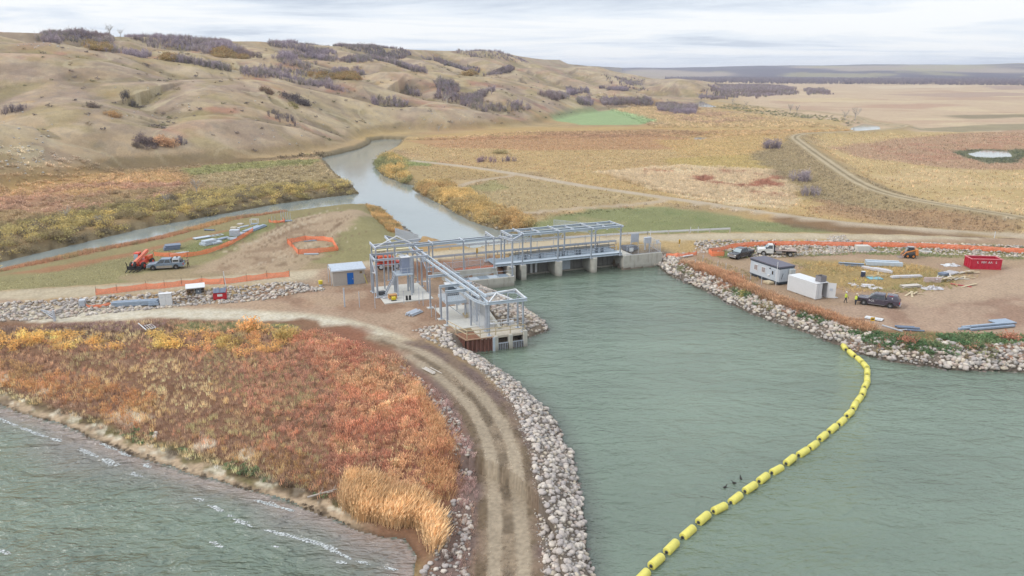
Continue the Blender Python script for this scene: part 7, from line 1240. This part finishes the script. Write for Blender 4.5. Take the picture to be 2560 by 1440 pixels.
# ------------------------------------------------------------------ the float line
ZB = [(1420, 110), (1462, 150), (1508, 182), (1540, 217), (1552, 257), (1552, 295), (1543, 330), (1527, 373), (1504, 410), (1478, 450), (1448, 497), (1404, 540), (1352, 583), (1295, 630), (1240, 678), (1180, 720), (1104, 768), (1027, 820), (948, 870), (872, 928), (788, 985), (694, 1045), (600, 1105), (512, 1182), (415, 1270), (328, 1355), (244, 1440)]
BP = [W(1500 + a / 2.3226, 820 + b / 2.3226, .22) for a, b in ZB]
M_BUOY = mat('float_yellow', C(252, 240, 118), rough=.5, noise=.10, nscale=2.2); M_HUB = mat('float_hub', C(104, 106, 104), rough=.5); M_CBL = mat('steel_cable', C(84, 84, 78), rough=.5)
ORD = 'first second third fourth fifth sixth seventh eighth ninth tenth eleventh twelfth thirteenth fourteenth fifteenth sixteenth seventeenth eighteenth nineteenth twentieth twenty-first twenty-second twenty-third twenty-fourth twenty-fifth twenty-sixth twenty-seventh'.split()
sp_ = np.mean([np.linalg.norm(b - a) for a, b in zip(BP[:-1], BP[1:])]); L_ = sp_ * .69; RB_ = .36
proto = empty('buoy', BP[0]); V, Fc = [], []; n = 24
prof = [(-L_ / 2, .10), (-L_ / 2, RB_ * .78), (-L_ / 2 + .025, RB_ * .93), (-L_ / 2 + .08, RB_), (L_ / 2 - .08, RB_), (L_ / 2 - .025, RB_ * .93), (L_ / 2, RB_ * .78), (L_ / 2, .10)]
for k in range(n):
    for a, q in prof: V.append((a, q * math.cos(6.28318 * k / n), q * math.sin(6.28318 * k / n)))
m = len(prof)
for k in range(n):
    for i in range(m - 1): Fc.append((k * m + i, k * m + i + 1, ((k + 1) % n) * m + i + 1, ((k + 1) % n) * m + i))
MB().add(V, Fc).build('float', M_BUOY, proto, 0, True)
for s in (-1, 1):
    g = MB(); g.cyl((s * L_ / 2, 0, 0), (s * (L_ / 2 + .03), 0, 0), .15, 16); h = g.build('end_plate', M_HUB, proto); MB().cyl((s * (L_ / 2 + .03), 0, 0), (s * (L_ / 2 + .10), 0, 0), .07, 12).build('hub', M_BLK, h)
MB().cyl((-sp_ / 2, 0, -.02), (-L_ / 2 - .09, 0, 0), .035, 8).build('cable', M_CBL, proto); MB().cyl((L_ / 2 + .09, 0, 0), (sp_ / 2, 0, -.02), .035, 8).build('cable', M_CBL, proto)
for i, p in enumerate(BP):
    o = proto if i == 0 else copy_tree(proto); a = BP[max(0, i - 1)]; b = BP[min(len(BP) - 1, i + 1)]; o.location = (p[0], p[1], p[2] - .05 + .06 * math.sin(i * 2.1)); o.rotation_euler = (i * 1.3, .05 * math.sin(i * 1.7), .06 * math.sin(i * 2.9) + math.atan2(b[1] - a[1], b[0] - a[0]) if i else math.atan2(b[1] - a[1], b[0] - a[0]) - .15)
    tag(o, ('yellow float nearest the rocky shore end of the float line' if i == 0 else 'yellow float cut by the bottom frame edge, last of the float line' if i == 26 else f'yellow cylinder float, {ORD[i]} in the float line counted from the rocky shore'), 'buoy', 'yellow floats strung across the bay')
# three little ducks near the line
for (a, b), lb in (((1812, 1219), 'dark duck lowest of the three left of the float line'), ((1835, 1208), 'dark duck between the two other ducks on the bay'), ((1852, 1197), 'dark duck highest of the three left of the float line')):
    p = W(a, b, .03); t = empty('duck', p, .6 + a % 3, lb, 'bird', 'ducks on the bay'); v, q, s = ROCKS2[0]
    g = MB(); V = []; nb = 10
    for j, (x, rr, z) in enumerate(((-.24, .01, .10), (-.17, .07, .07), (-.02, .11, .05), (.12, .09, .06), (.17, .05, .12), (.19, .045, .2), (.23, .05, .23), (.27, .03, .22), (.34, .012, .2))): V += [(x, rr * math.cos(k * .628), z + rr * .8 * math.sin(k * .628)) for k in range(nb)]
    g.add(V, [(j * nb + k, j * nb + (k + 1) % nb, (j + 1) * nb + (k + 1) % nb, (j + 1) * nb + k) for j in range(8) for k in range(nb)]); g.build('body', mat('duck_dark', C(58, 54, 50), rough=.8), t, 0, True)
# ------------------------------------------------------------------ stacks of steel, lumber and oddments (each pile a thing)
def pile(name, a, b, label, cat, items, m, zz=0.):
    """items: (x0,x1,y0,y1,z0,z1[,kind]) as fractions of the length along a->b (x) and metres (y,z)"""
    p, q = G(*a), G(*b); L = float(np.linalg.norm(q[:2] - p[:2])); t = empty(name, p, math.atan2(q[1] - p[1], q[0] - p[0]), label, cat)
    for i, it in enumerate(items):
        x0, x1, y0, y1, z0, z1 = it[:6]; k = it[6] if len(it) > 6 else 'box'; mm = it[7] if len(it) > 7 else m; g = MB(); ex_ = .18 * math.sin(i * 2.3) if k != 'panel' else 0
        if k == 'ibeam': g.ibeam((x0 * L + ex_, (y0 + y1) / 2, (z0 + z1) / 2), (x1 * L + ex_, (y0 + y1) / 2, (z0 + z1) / 2), z1 - z0, y1 - y0, .05); nm = 'beam'
        elif k == 'pipe': g.cyl((x0 * L + ex_, (y0 + y1) / 2, (z0 + z1) / 2), (x1 * L + ex_, (y0 + y1) / 2, (z0 + z1) / 2), (z1 - z0) / 2, 12); nm = 'pipe'
        elif k == 'tilt': g.bar((x0 * L, y0, z0), (x1 * L, y1, z1), .16, .05); nm = 'plank'
        else: g.box(x0 * L, x1 * L, y0, y1, z0, z1); nm = 'panel' if k == 'panel' else 'piece'
        g.build(nm, mm, t, .012 if k in ('box', 'panel') else 0)
    return t
BG = M_STB; GS = mat('bluish_steel', C(170, 186, 204), rough=.5, noise=.1); DS = mat('slate_steel', C(128, 142, 164), rough=.55, noise=.1); WS = mat('light_sheet', C(230, 226, 228), rough=.7, noise=.06)
def ib(n, y, z, w=.34, h=.34): return [(.0, 1., y + w * 1.05 * i, y + w * 1.05 * i + w, z, z + h, 'ibeam') for i in range(n)]
pile('steel_stack', (276, 770), (396, 766), 'long stack of pale blue grey steel sections by the lower road', 'steel stack', [(0, .95, .1, .5, .05, .4), (.0, .93, .55, 1., .05, .42), (.02, .97, .1, .55, .42, .75), (.05, 1., .6, 1., .44, .8), (.8, 1.02, -.3, .2, .05, .3), (.78, 1., -.1, .4, .32, .55)], GS)
pile('steel_stack', (410, 628), (450, 624), 'dark slate panels stacked behind the grey pickup fence', 'steel stack', [(0, 1, 0, 2.2, .05, .3, 'panel'), (.05, 1.05, .1, 2.3, .34, .62, 'panel'), (.12, 1.1, .3, 2.4, .66, .9, 'panel')], DS)
pile('steel_bars', (425, 640), (470, 632), 'thin white bars slanting behind the curved orange fence', 'steel stack', [(0, 1, 0, .12, .1, .22), (.1, 1.1, .3, .42, .1, .22), (.05, .9, .7, .82, .1, .22)], M_WHT)
pile('steel_frame_piece', (489, 600), (560, 589), 'flat ladder frame lying on the grass of the yard', 'steel frame', [(0, .55, 0, 1.4, .1, .28, 'panel'), (.5, 1., 0, .1, .12, .24), (.5, 1., 1.3, 1.4, .12, .24), (.66, .68, .1, 1.3, .12, .22), (.82, .84, .1, 1.3, .12, .22), (.98, 1., .1, 1.3, .12, .22)], BG)
pile('steel_stack', (512, 616), (548, 608), 'pale blue crumpled panels heaped behind the curved fence', 'steel stack', [(0, .7, 0, 1.8, .05, .5, 'panel'), (.1, .9, .2, 1.6, .55, .95, 'panel'), (.5, 1.15, -.4, .8, .05, .4, 'panel'), (.75, 1.3, .4, 1.6, .05, .3)], BG)
pile('steel_stack', (548, 602), (574, 596), 'long pale sections left of the grey steel box', 'steel stack', [(0, 1, 0, .3, .05, .3), (.1, 1.05, .4, .8, .05, .3), (0, .9, .9, 1.2, .05, .25)], GS)
pile('steel_box', (574, 592), (597, 591), 'light grey steel box standing among the stacked steel', 'box', [(0, 1, 0, 1.5, .1, 1.35)], M_STL)
pile('wooden_box', (576, 579), (590, 578), 'cream crate behind the light grey steel box', 'crate', [(0, 1, 0, 1.1, .0, .9), (-.2, .1, .8, 1.2, 0, .5, 'box', M_WHT), (.9, 1.3, 1., 1.8, 0, .6, 'box', M_WHT)], mat('cream_crate', C(226, 214, 190), rough=.8))
pile('steel_stack', (598, 590), (614, 585), 'small grey panels right of the grey steel box', 'steel stack', [(0, 1., 0, .7, .05, .35), (.1, 1.1, .9, 1.6, .05, .35)], M_STL)
pile('steel_stack', (571, 600), (594, 597), 'short pale beams in front of the grey steel box', 'steel stack', [(0, 1, 0, .5, .05, .4), (.1, .9, -.8, -.3, .05, .3)], BG)
pile('steel_stack', (632, 580), (668, 566), 'flat slate grey grating panels at the tip of the curved fence', 'steel stack', [(0, 1., 0, 1., .05, .3, 'panel'), (-.1, .9, 1.2, 2.2, .05, .3, 'panel'), (.05, .95, .2, .9, .33, .5, 'panel')], GS)
pile('steel_stack', (598, 571), (622, 566), 'few thin pale bars lying on the grass', 'steel stack', [(0, 1, 0, .2, .05, .2), (.3, 1.2, .5, .8, .05, .2)], BG)
pile('concrete_ring', (592, 563), (604, 563), 'cream disc lying on the grass near the side channel', 'disc', [(0, 1, 0, 1., 0, .35)], M_WOOD2)
t = pile('open_box_rack', (625, 563), (644, 561), 'open white box frame standing on the grass', 'frame', [(0, 1, 0, .1, 0, .1), (0, 1, 1.2, 1.3, 0, .1), (0, 1, 0, .1, 1.2, 1.3), (0, 1, 1.2, 1.3, 1.2, 1.3), (0, .07, 0, .1, .1, 1.2), (.93, 1, 0, .1, .1, 1.2), (0, .07, 1.2, 1.3, .1, 1.2), (.93, 1, 1.2, 1.3, .1, 1.2), (.1, .9, .2, 1.1, .02, .3, 'box', GS)], M_WHT)
pile('steel_stack', (510, 577), (535, 577), 'dark pipe lying alone near the channel grass', 'pipe', [(0, 1, 0, .4, .02, .42, 'pipe')], DS)
pile('steel_stack', (760, 637), (796, 637), 'single pale bar in front of the orange fence ring', 'bar', [(0, 1, 0, .25, .02, .25)], BG)
pile('steel_stack', (760, 605), (800, 602), 'thin dark bars inside the orange fence ring', 'bar', [(0, .8, 0, .15, .05, .2), (.3, 1.1, .5, .65, .05, .2)], GS)
p = G(704, 555); t = empty('post_rack', p, .3, 'cluster of upright white posts in a low steel base', 'posts'); [MB().box(.5 * k - .06, .5 * k + .06, -.06 + .3 * (k % 2), .06 + .3 * (k % 2), 0, 2.6 - .15 * k).build('post', M_STL, t) for k in range(5)]; MB().box(-.3, 2.4, -.3, .6, 0, .3).build('base', GS, t); [MB().bar((-1.4 - .7 * k, .2, 0), (-1.4 - .7 * k, .2, 1.5), .08).build('post', M_STL, t) for k in range(2)]
pile('pipe_bundle', (1032, 792), (1058, 781), 'bundle of grey pipes on the bare dirt beside the slab', 'pipes', [(0, 1, .22 * i, .22 * i + .2, .02, .22, 'pipe') for i in range(7)] + [(0, .95, .11 + .22 * i, .31 + .22 * i, .21, .41, 'pipe') for i in range(6)], M_STL)
pile('boards', (1054, 923), (1082, 938), 'weathered boards on the stones beside the dike track', 'boards', [(0, 1, 0, .16, .12, .17), (.05, 1, .22, .38, .12, .17), (.0, .9, .45, .6, .12, .17), (.2, 1.2, .9, 1., .12, .17)], M_WOOD2)
pile('broken_ladder', (346, 818), (364, 834), 'white post and broken ladder frame in the roadside weeds', 'debris', [(0, 1.1, 0, .12, .5, .62), (.35, .95, .5, .56, .4, .46), (.35, .95, .8, .86, .42, .48), (.35, .95, 1.1, 1.16, .44, .5), (.35, .95, 1.4, 1.46, .46, .52), (.34, .37, .45, 1.5, .4, .46), (.92, .96, .45, 1.5, .4, .46)], M_WHT)
p = G(137, 803); t = empty('road_gate', p, math.radians(168), 'open pale steel barrier gate at the edge of the lower road', 'gate'); MB().box(-.12, .12, -.12, .12, -.2, 1.6).build('post', M_STL, t); MB().bar((.1, 0, 1.3), (3.6, -1.6, 1.0), .1, .1).build('bar', M_STL, t); MB().bar((.1, 0, .5), (3.6, -1.6, .95), .1, .1).build('bar', M_STL, t); MB().bar((.1, 0, .9), (2.2, -1., 1.), .08, .08).build('bar', M_STL, t)
pile('steel_stack', (198, 768), (214, 766), 'small grey crate of steel at the left end of the sagging netting', 'steel stack', [(0, 1, 0, 1., .02, 1.)], M_STL)
# right-hand yard
pile('steel_stack', (2096, 664), (2160, 668), 'single long pale girder left of the other girders', 'girder', [(0, 1, 0, .5, .05, .6, 'ibeam')], GS)
pile('steel_stack', (2166, 664), (2257, 668), 'two long pale blue girders lying together', 'girder', [(0, 1, 0, .75, .05, .75), (0, .93, .9, 1.5, .05, .85)], BG)
pile('steel_stack', (2152, 672), (2230, 685), 'pale angled sections in the dry grass below the girders', 'girder', [(0, .5, .2, .9, .05, .45), (.3, 1, 0, .4, .05, .5), (.35, .92, .5, .9, .05, .5), (.38, .8, 1., 1.4, .05, .45)], WS)
p = G(2157, 692); t = empty('barrel', p, 0, 'dark blue barrel with an open top among the lumber', 'barrel'); MB().cyl((0, 0, 0), (0, 0, .95), .38, 16).build('drum', mat('blue_drum', C(56, 66, 96), rough=.5), t, .02); MB().cyl((0, 0, .952), (0, 0, .97), .36, 16).build('lid', M_WHT, t); MB().cyl((0, 0, .6), (0, 0, .64), .395, 16).build('band', M_DRK, t)
p = G(2151, 706); t = empty('spare_float', p, -.05, 'yellow cylinder float lying in the works yard grass', 'buoy'); o = proto.children[0].copy(); COL.objects.link(o); o.parent = t; o.location = (0, 0, .38); [MB().cyl((s * L_ / 2, 0, .38), (s * (L_ / 2 + .03), 0, .38), .2, 16).build('end_plate', M_YEL, t) for s in (-1, 1)]
pile('lumber_pile', (2164, 692), (2216, 691), 'yellowish boards beside the dark blue barrel', 'lumber', [(0, .8, 0, .25, .05, .2), (.1, .75, .3, .5, .05, .2), (.5, 1, -.1, .1, .2, .3), (.62, .72, .3, .9, .1, .7, 'tilt')], M_WOOD)
pile('blue_sheet', (2174, 699), (2209, 699), 'turquoise sheet lying flat beside the yellow float', 'sheet', [(0, 1, 0, 1.6, .04, .12, 'panel'), (0, .9, -.12, -.05, .02, .09)], mat('turquoise_sheet', C(140, 200, 214), rough=.6))
pile('plywood_sheet', (2130, 716), (2148, 716), 'pale plywood sheet nearest the two workers', 'sheet', [(0, 1, 0, 1.8, .05, .12, 'panel'), (.4, 1.1, -.6, -.45, .02, .06)], WS)
pile('plywood_sheets', (2158, 722), (2210, 724), 'several pale plywood sheets scattered above the black pickup', 'sheets', [(0, .5, .8, 2., .05, .12, 'panel'), (.3, .6, -.4, .8, .05, .14, 'panel'), (.6, 1., 0, 1.3, .05, .13, 'panel'), (.1, .7, 1.6, 2.6, .13, .2, 'panel')], WS)
pile('lumber_pile', (2232, 697), (2307, 694), 'long low pile of pale plywood strips in the dry grass', 'lumber', [(0, 1, 0, .9, .05, .3), (.05, .98, .1, .8, .31, .42), (.4, .9, 1.6, 1.75, .02, .1)], WS)
pile('form_panel', (2309, 706), (2352, 707), 'pinkish white form panel with ribs', 'panel', [(0, 1, 0, .2, .02, .9), (.3, .33, -.08, -.001, .02, .85), (.6, .63, -.08, -.001, .02, .85)], mat('pink_panel', C(226, 204, 198), rough=.8))
r = np.random.default_rng(15)
def heap(name, px, py, n, w, d, label, ms, cat='lumber', z=.7, Lr=(1., 3.)):
    p = G(px, py); t = empty(name, p, 0, label, cat)
    for i in range(n):
        a = r.normal() * .5 + .4; L = r.uniform(*Lr); x, y, zz = r.uniform(-w, w), r.uniform(-d, d), .08 + z * r.random() * (1 - i / n * .2); dx, dy = math.cos(a) * L / 2, math.sin(a) * L / 2; dz = r.normal() * .12; MB().bar((x - dx, y - dy, max(.05, zz - dz)), (x + dx, y + dy, max(.05, zz + dz)), r.uniform(.1, .35), r.uniform(.04, .1)).build('board', ms[i % len(ms)], t)
heap('lumber_pile', 2362, 702, 16, 1.6, 1.0, 'jumbled pale lumber heap next to the ribbed form panel', [M_WOOD, WS, M_WOOD2])
heap('lumber_pile', 2415, 682, 7, 1.2, .7, 'small wood heap below the red roll off bin', [M_WOOD, M_WOOD2], z=.4)
heap('lumber_pile', 2270, 736, 5, 2., .4, 'few yellowish planks lying right of the black pickup', [M_WOOD], z=.05, Lr=(2., 4.))
heap('lumber_pile', 2380, 697, 4, 1.4, .5, 'loose grey planks behind the jumbled lumber heap', [M_WOOD2], z=.1, Lr=(2., 4.)); heap('lumber_pile', 2415, 695, 3, .8, .3, 'short pale boards right of the lumber heap', [M_WOOD], z=.1)
heap('lumber_pile', 2412, 715, 2, .6, .2, 'lone long pole with a red tip on the bare dirt', [M_WOOD, M_RED], 'pole', .03, (3., 4.))
pile('plywood_stack', (2260, 722), (2305, 719), 'stack of warped plywood sheets in front of the debris', 'sheets', [(0, 1, 0, 1.2, .05, .16, 'panel'), (.05, 1.05, .1, 1.3, .2, .3, 'panel'), (0, .95, .0, 1.1, .33, .4, 'panel')], M_WOOD2)
pile('corrugated_sheets', (2376, 690), (2398, 684), 'pile of white corrugated sheets at the end of the lumber', 'sheets', [(0, 1, .2 * i, .2 * i + .14, .1 + .04 * (i % 2), .3 + .04 * (i % 2)) for i in range(9)] + [(-.5, .0, .3, 1.5, .05, .5, 'box', DS)], WS)
def rag(px, py, s, label, m, seed, name='crumpled_sheet', cat='tarpaulin'):
    p = G(px, py); t = empty(name, p, 0, label, cat); q = np.random.default_rng(seed); n = 13; V = [((i / (n - 1) - .5) * s * 2 + q.normal() * .08 * s, (j / (n - 1) - .5) * s + q.normal() * .08 * s, max(.02, .45 * s * q.random() ** 2 * (1 - max(abs(i - 6), abs(j - 6)) / 6.5) + .03)) for j in range(n) for i in range(n)]
    MB().add(V, [(j * n + i, j * n + i + 1, j * n + n + i + 1, j * n + n + i) for j in range(n - 1) for i in range(n - 1)]).build('sheet', m, t)
rag(2330, 722, 1.7, 'crumpled pale tarpaulin beside the plywood stack', WS, 3); rag(2377, 664, 1.5, 'white crumpled wrapping left of the red roll off bin', M_WHT, 4); rag(2180, 620 + 5, .9, 'small grey crumpled sheet near the concrete block', M_STL, 5); rag(2084, 744, .6, 'small white sack by the container door', M_WHT, 6, 'sack', 'sack')
p = G(2155, 626); t = tag(MB().box(-1.3, 1.3, -.7, .7, -.05, 1.05).build('concrete_block', M_CON2, None, .05), 'big pale concrete block near the rubble heap', 'block'); t.location = p
pile('steel_stack', (2292, 630), (2330, 634), 'white steel bars behind the skid steer loader', 'bar', [(0, 1, 0, .4, .05, .3), (0, .8, .8, 1.1, .05, .4)], M_WHT)
pile('steel_stack', (2400, 827), (2545, 815), 'long grey blue steel sections near the right frame edge', 'steel stack', [(0, .8, .1, .45, .05, .3), (.1, .85, .5, .9, .05, .35), (.15, .9, -.5, -.1, .05, .3), (.2, .8, .0, .4, .34, .55), (.74, 1.05, .7, 2.6, .05, .2, 'panel')], GS)
pile('steel_stack', (2204, 815), (2256, 831), 'two slim dark bars slanting at the yard edge', 'bar', [(0, 1, 0, .14, .05, .2), (.75, 1.02, .2, .9, .1, .3, 'tilt')], M_STL)
pile('pipe_bundle', (2238, 823), (2308, 828), 'dark slate pipes at the yard edge above the green weeds', 'pipes', [(.1, .9, .3, .6, .05, .35, 'pipe'), (0, .7, .7, 1., .05, .35, 'pipe'), (.35, 1.05, -.6, -.35, .05, .3, 'pipe')], DS)
pile('siding_sheet', (2160, 797), (2204, 805), 'white frame panel lying at the edge of the yard', 'panel', [(0, 1, 0, 1.2, .1, .2, 'panel'), (.1, .9, .1, .5, .2, .3)], M_WHT)
p = G(2179, 815); t = empty('warning_sign', p, 0, 'small yellow warning sign among the shore weeds', 'sign'); MB().cyl((0, 0, -.1), (0, 0, 1.3), .04, 6).build('post', M_WOOD2, t); MB().box(-.3, .3, -.06, -.02, .75, 1.3).build('panel', mat('sign_yellow', C(252, 200, 50), rough=.5), t, .01); MB().box(-.2, .2, -.068, -.061, .95, 1.1).build('marking', M_BLK, t)
pile('plank', (1709, 645), (1733, 641), 'white plank on the bank below the short orange fence', 'plank', [(0, 1, 0, .3, .2, .35)], M_WHT)
# posts, poles, markers
def pole(name, px, py, h, rr, m, label, cat, lean=0., cap=None, group=None):
    p = G(px, py); t = empty(name, p, 0, label, cat, group); MB().cyl((0, 0, -.2), (lean * h, 0, h), rr, 8).build('shaft', m, t)
    MB().cyl((lean * h, 0, h + .002), (lean * h, 0, h + .06), rr * 1.15, 8).build('cap', cap or m, t); return t
pole('marker_pole', 565, 716, 2.4, .06, M_WHT, 'white pole leaning at the rock slope above the red waste bin', 'pole', -.07)
for i, (a, b, lb) in enumerate(((829, 714, 'grey post just left of the shed'), (822, 706, 'grey post by the rock slope left of the shed'))): pole('steel_post', a, b, 3., .05, M_STL, lb, 'post', 0, None, 'bare posts around the shed and slabs')
for i, (a, b, h_, lb) in enumerate(((862, 767, 2.9, 'thick grey post standing in the bare dirt before the shed'), (899, 768, 2.4, 'thin grey post between the thick post and the slab'), (938, 771, 2.6, 'thin grey post at the left corner of the square slab'), (1048, 759, 2.6, 'grey post at the front edge of the square slab'), (1058, 764, 2.2, 'grey post right of the one at the slab front'), (1010, 759, 2., 'short grey post at the middle of the slab front'), (1090, 800, 2.2, 'thin grey post near the pipe bundle'), (1079, 792, 2., 'thin grey post right behind the pipe bundle'))): pole('steel_post', a, b, h_, .05 if i else .11, M_STL, lb, 'post', 0, None, 'bare posts around the shed and slabs')
for a, b, lb in ((1745, 581, 'right one of two white marker posts behind the long guardrail'), (1726, 581, 'left one of two white marker posts behind the long guardrail'), (1626, 590, 'white marker post at the end of the lawn behind the abutment'), (1531, 568, 'white marker post on the lawn above the gantry'), (2486, 594, 'white marker post at the far right road fork')): pole('marker_post', a, b, 1.3, .07, M_WHT, lb, 'post', 0, M_DRK, 'white road marker posts')
for i, (a, b, h_, lb) in enumerate(((1737, 668, 1.4, 'bare post at the left end of the yard fence line'), (1757, 655, 1.3, 'bare post by the grass right of the abutment'), (1794, 670, 1.3, 'bare post among the brown grass before the black pickup'), (1814, 676, 1.3, 'bare post left of the office trailer'), (1855, 703, 1.2, 'bare post by the trailer corner'), (1876, 700, 1.5, 'bare post in front of the trailer windows'), (1903, 712, 1.5, 'bare post in front of the trailer door'))): pole('steel_post', a, b, h_, .045, M_STL, lb, 'post', 0, None, 'posts along the right bank')
for px, py, lb in ((1192, 645, 'black and yellow striped marker on the bridge road edge'), (1698, 618, 'black and yellow striped marker right of the abutment fence')):
    p = G(px, py); t = empty('hazard_marker', p, 0, lb, 'sign'); p2 = D(-6.6, 6.75, 3.4) if px < 1500 else p; t.location = p2; MB().cyl((0, .03, -.4), (0, .03, 1.6), .035, 6).build('post', M_STL, t); MB().box(-.16, .16, -.02, 0, .7, 1.6).build('panel', mat('sign_yellow', C(252, 210, 60)), t); [MB().add([(-.16, -.026, .72 + k * .22), (.16, -.026, .86 + k * .22), (.16, -.026, .95 + k * .22), (-.16, -.026, .81 + k * .22)], [(0, 1, 2, 3)]).build('stripe', M_BLK, t) for k in range(3)]
p = G(802, 715); t = empty('yellow_bin', p, 0, 'yellow topped bucket beside the shed on the rock slope', 'bucket'); MB().cyl((0, 0, .35), (0, 0, .95), .32, 12, .36).build('bucket', mat('bucket_yellow', C(244, 220, 60), rough=.5), t); MB().cyl((0, 0, 0), (0, 0, .35), .3, 12).build('stand', M_STL, t)
# things on the square slab
t = dam_thing('compactor', -26.3, -10.9, 2.14, 'yellow plate compactor at the front of the square slab', 'machine'); MB().box(-.4, .4, -.3, .3, 0, .12).build('plate', M_DRK, t, .02); MB().box(-.32, .32, -.26, .26, .14, .6).build('engine', mat('compactor_yellow', C(252, 224, 40), rough=.5), t, .05); MB().bar((-.3, 0, .5), (-.9, 0, 1.1), .05).build('handle', M_BLK, t)
t = dam_thing('wooden_pallet_box', -26.2, -9.9, 2.14, 'tan wooden box behind the yellow plate compactor', 'crate'); MB().box(-.7, .6, -.4, .4, .1, .75).build('box', mat('tan_box', C(222, 168, 112), rough=.8), t, .02); MB().box(-.75, .65, -.45, .45, 0, .1).build('pallet', M_WOOD2, t)
t = dam_thing('small_generator', -27.4, -7.4, 2.14, 'dark generator on the left side of the square slab', 'generator'); MB().box(-.5, .5, -.35, .35, .1, .7).build('engine', M_DRK, t, .04); MB().box(-.55, .55, -.4, .4, 0, .08).build('frame', M_STL, t)
t = dam_thing('gas_bottle', -24.1, -11.4, 2.14, 'pair of black bottles at the front edge of the slab', 'bottle'); [MB().cyl((x, 0, 0), (x, 0, .7), .2, 12, .17).build('bottle', M_BLK, t) for x in (-.25, .25)]
heap('rubble_sacks', 964, 749, 6, .8, .5, 'pale scrap heap on the left front corner of the slab', [WS, M_STL], 'scrap', .3, (.5, 1.2))
pile('lumber_pile', (1032, 697), (1044, 696), 'two short planks on the dirt behind the square slab', 'lumber', [(0, 1, 0, .3, .05, .15), (0, 1, 1., 1.3, .05, .15)], M_WOOD)
rag(1063, 704, .6, 'small white sheet on the dirt right of the slab', M_WHT, 8)
tag(bx := dam_thing('machine_box', -15.8, -19, 3.75, '', 'x'), 'white topped box on the long wall beside the rails', 'cabinet'); MB().box(-.25, .25, -.5, .5, 0, .4).build('case', M_STD, bx); MB().box(-.3, .3, -.55, .55, .4, .46).build('lid', M_WHT, bx)
# driftwood and pale rocks at the left beach
for (a, b), lb in (((390, 1086), 'large pale stone standing on the left beach grass'), ((388, 1094), 'smaller pale stone touching the large one on the left beach')):
    p = G(a, b); o = bpy.data.objects.new('boulder', RM[3]); COL.objects.link(o); o.location = p + np.array((0, 0, .1)); o.scale = (.5, .5, .7) if 'large' in lb else (.4, .4, .4); tag(o, lb, 'boulder')
p = G(815, 1240); t = empty('driftwood', p, .4, 'bleached driftwood branch on the shore below the meadow', 'driftwood'); MB().cyl((-1.6, 0, .25), (1., .2, .35), .09, 8, .05).build('trunk', mat('bleached_wood', C(206, 194, 182), rough=.9), t); [MB().cyl((x, 0, .3), (x + .5, s * .5, .6), .04, 6, .015).build('branch', mat('bleached_wood'), t) for x, s in ((-.6, 1), (.1, -1), (.5, 1))]
# ------------------------------------------------------------------ air
hz = MB().box(-14600, 14600, -300, 14600, -3, 135).build('haze', bpy.data.materials.new('haze'), None); hz['kind'] = 'stuff'
hm_ = hz.data.materials[0]; hm_.use_nodes = True; ht = hm_.node_tree; ht.nodes.clear(); ho = N(ht, 'ShaderNodeOutputMaterial'); pv = N(ht, 'ShaderNodeVolumePrincipled'); pv.inputs['Color'].default_value = (.86, .90, 1., 1); pv.inputs['Density'].default_value = HAZE = .00010; pv.inputs['Anisotropy'].default_value = .2; ht.links.new(pv.outputs[0], ho.inputs['Volume'])
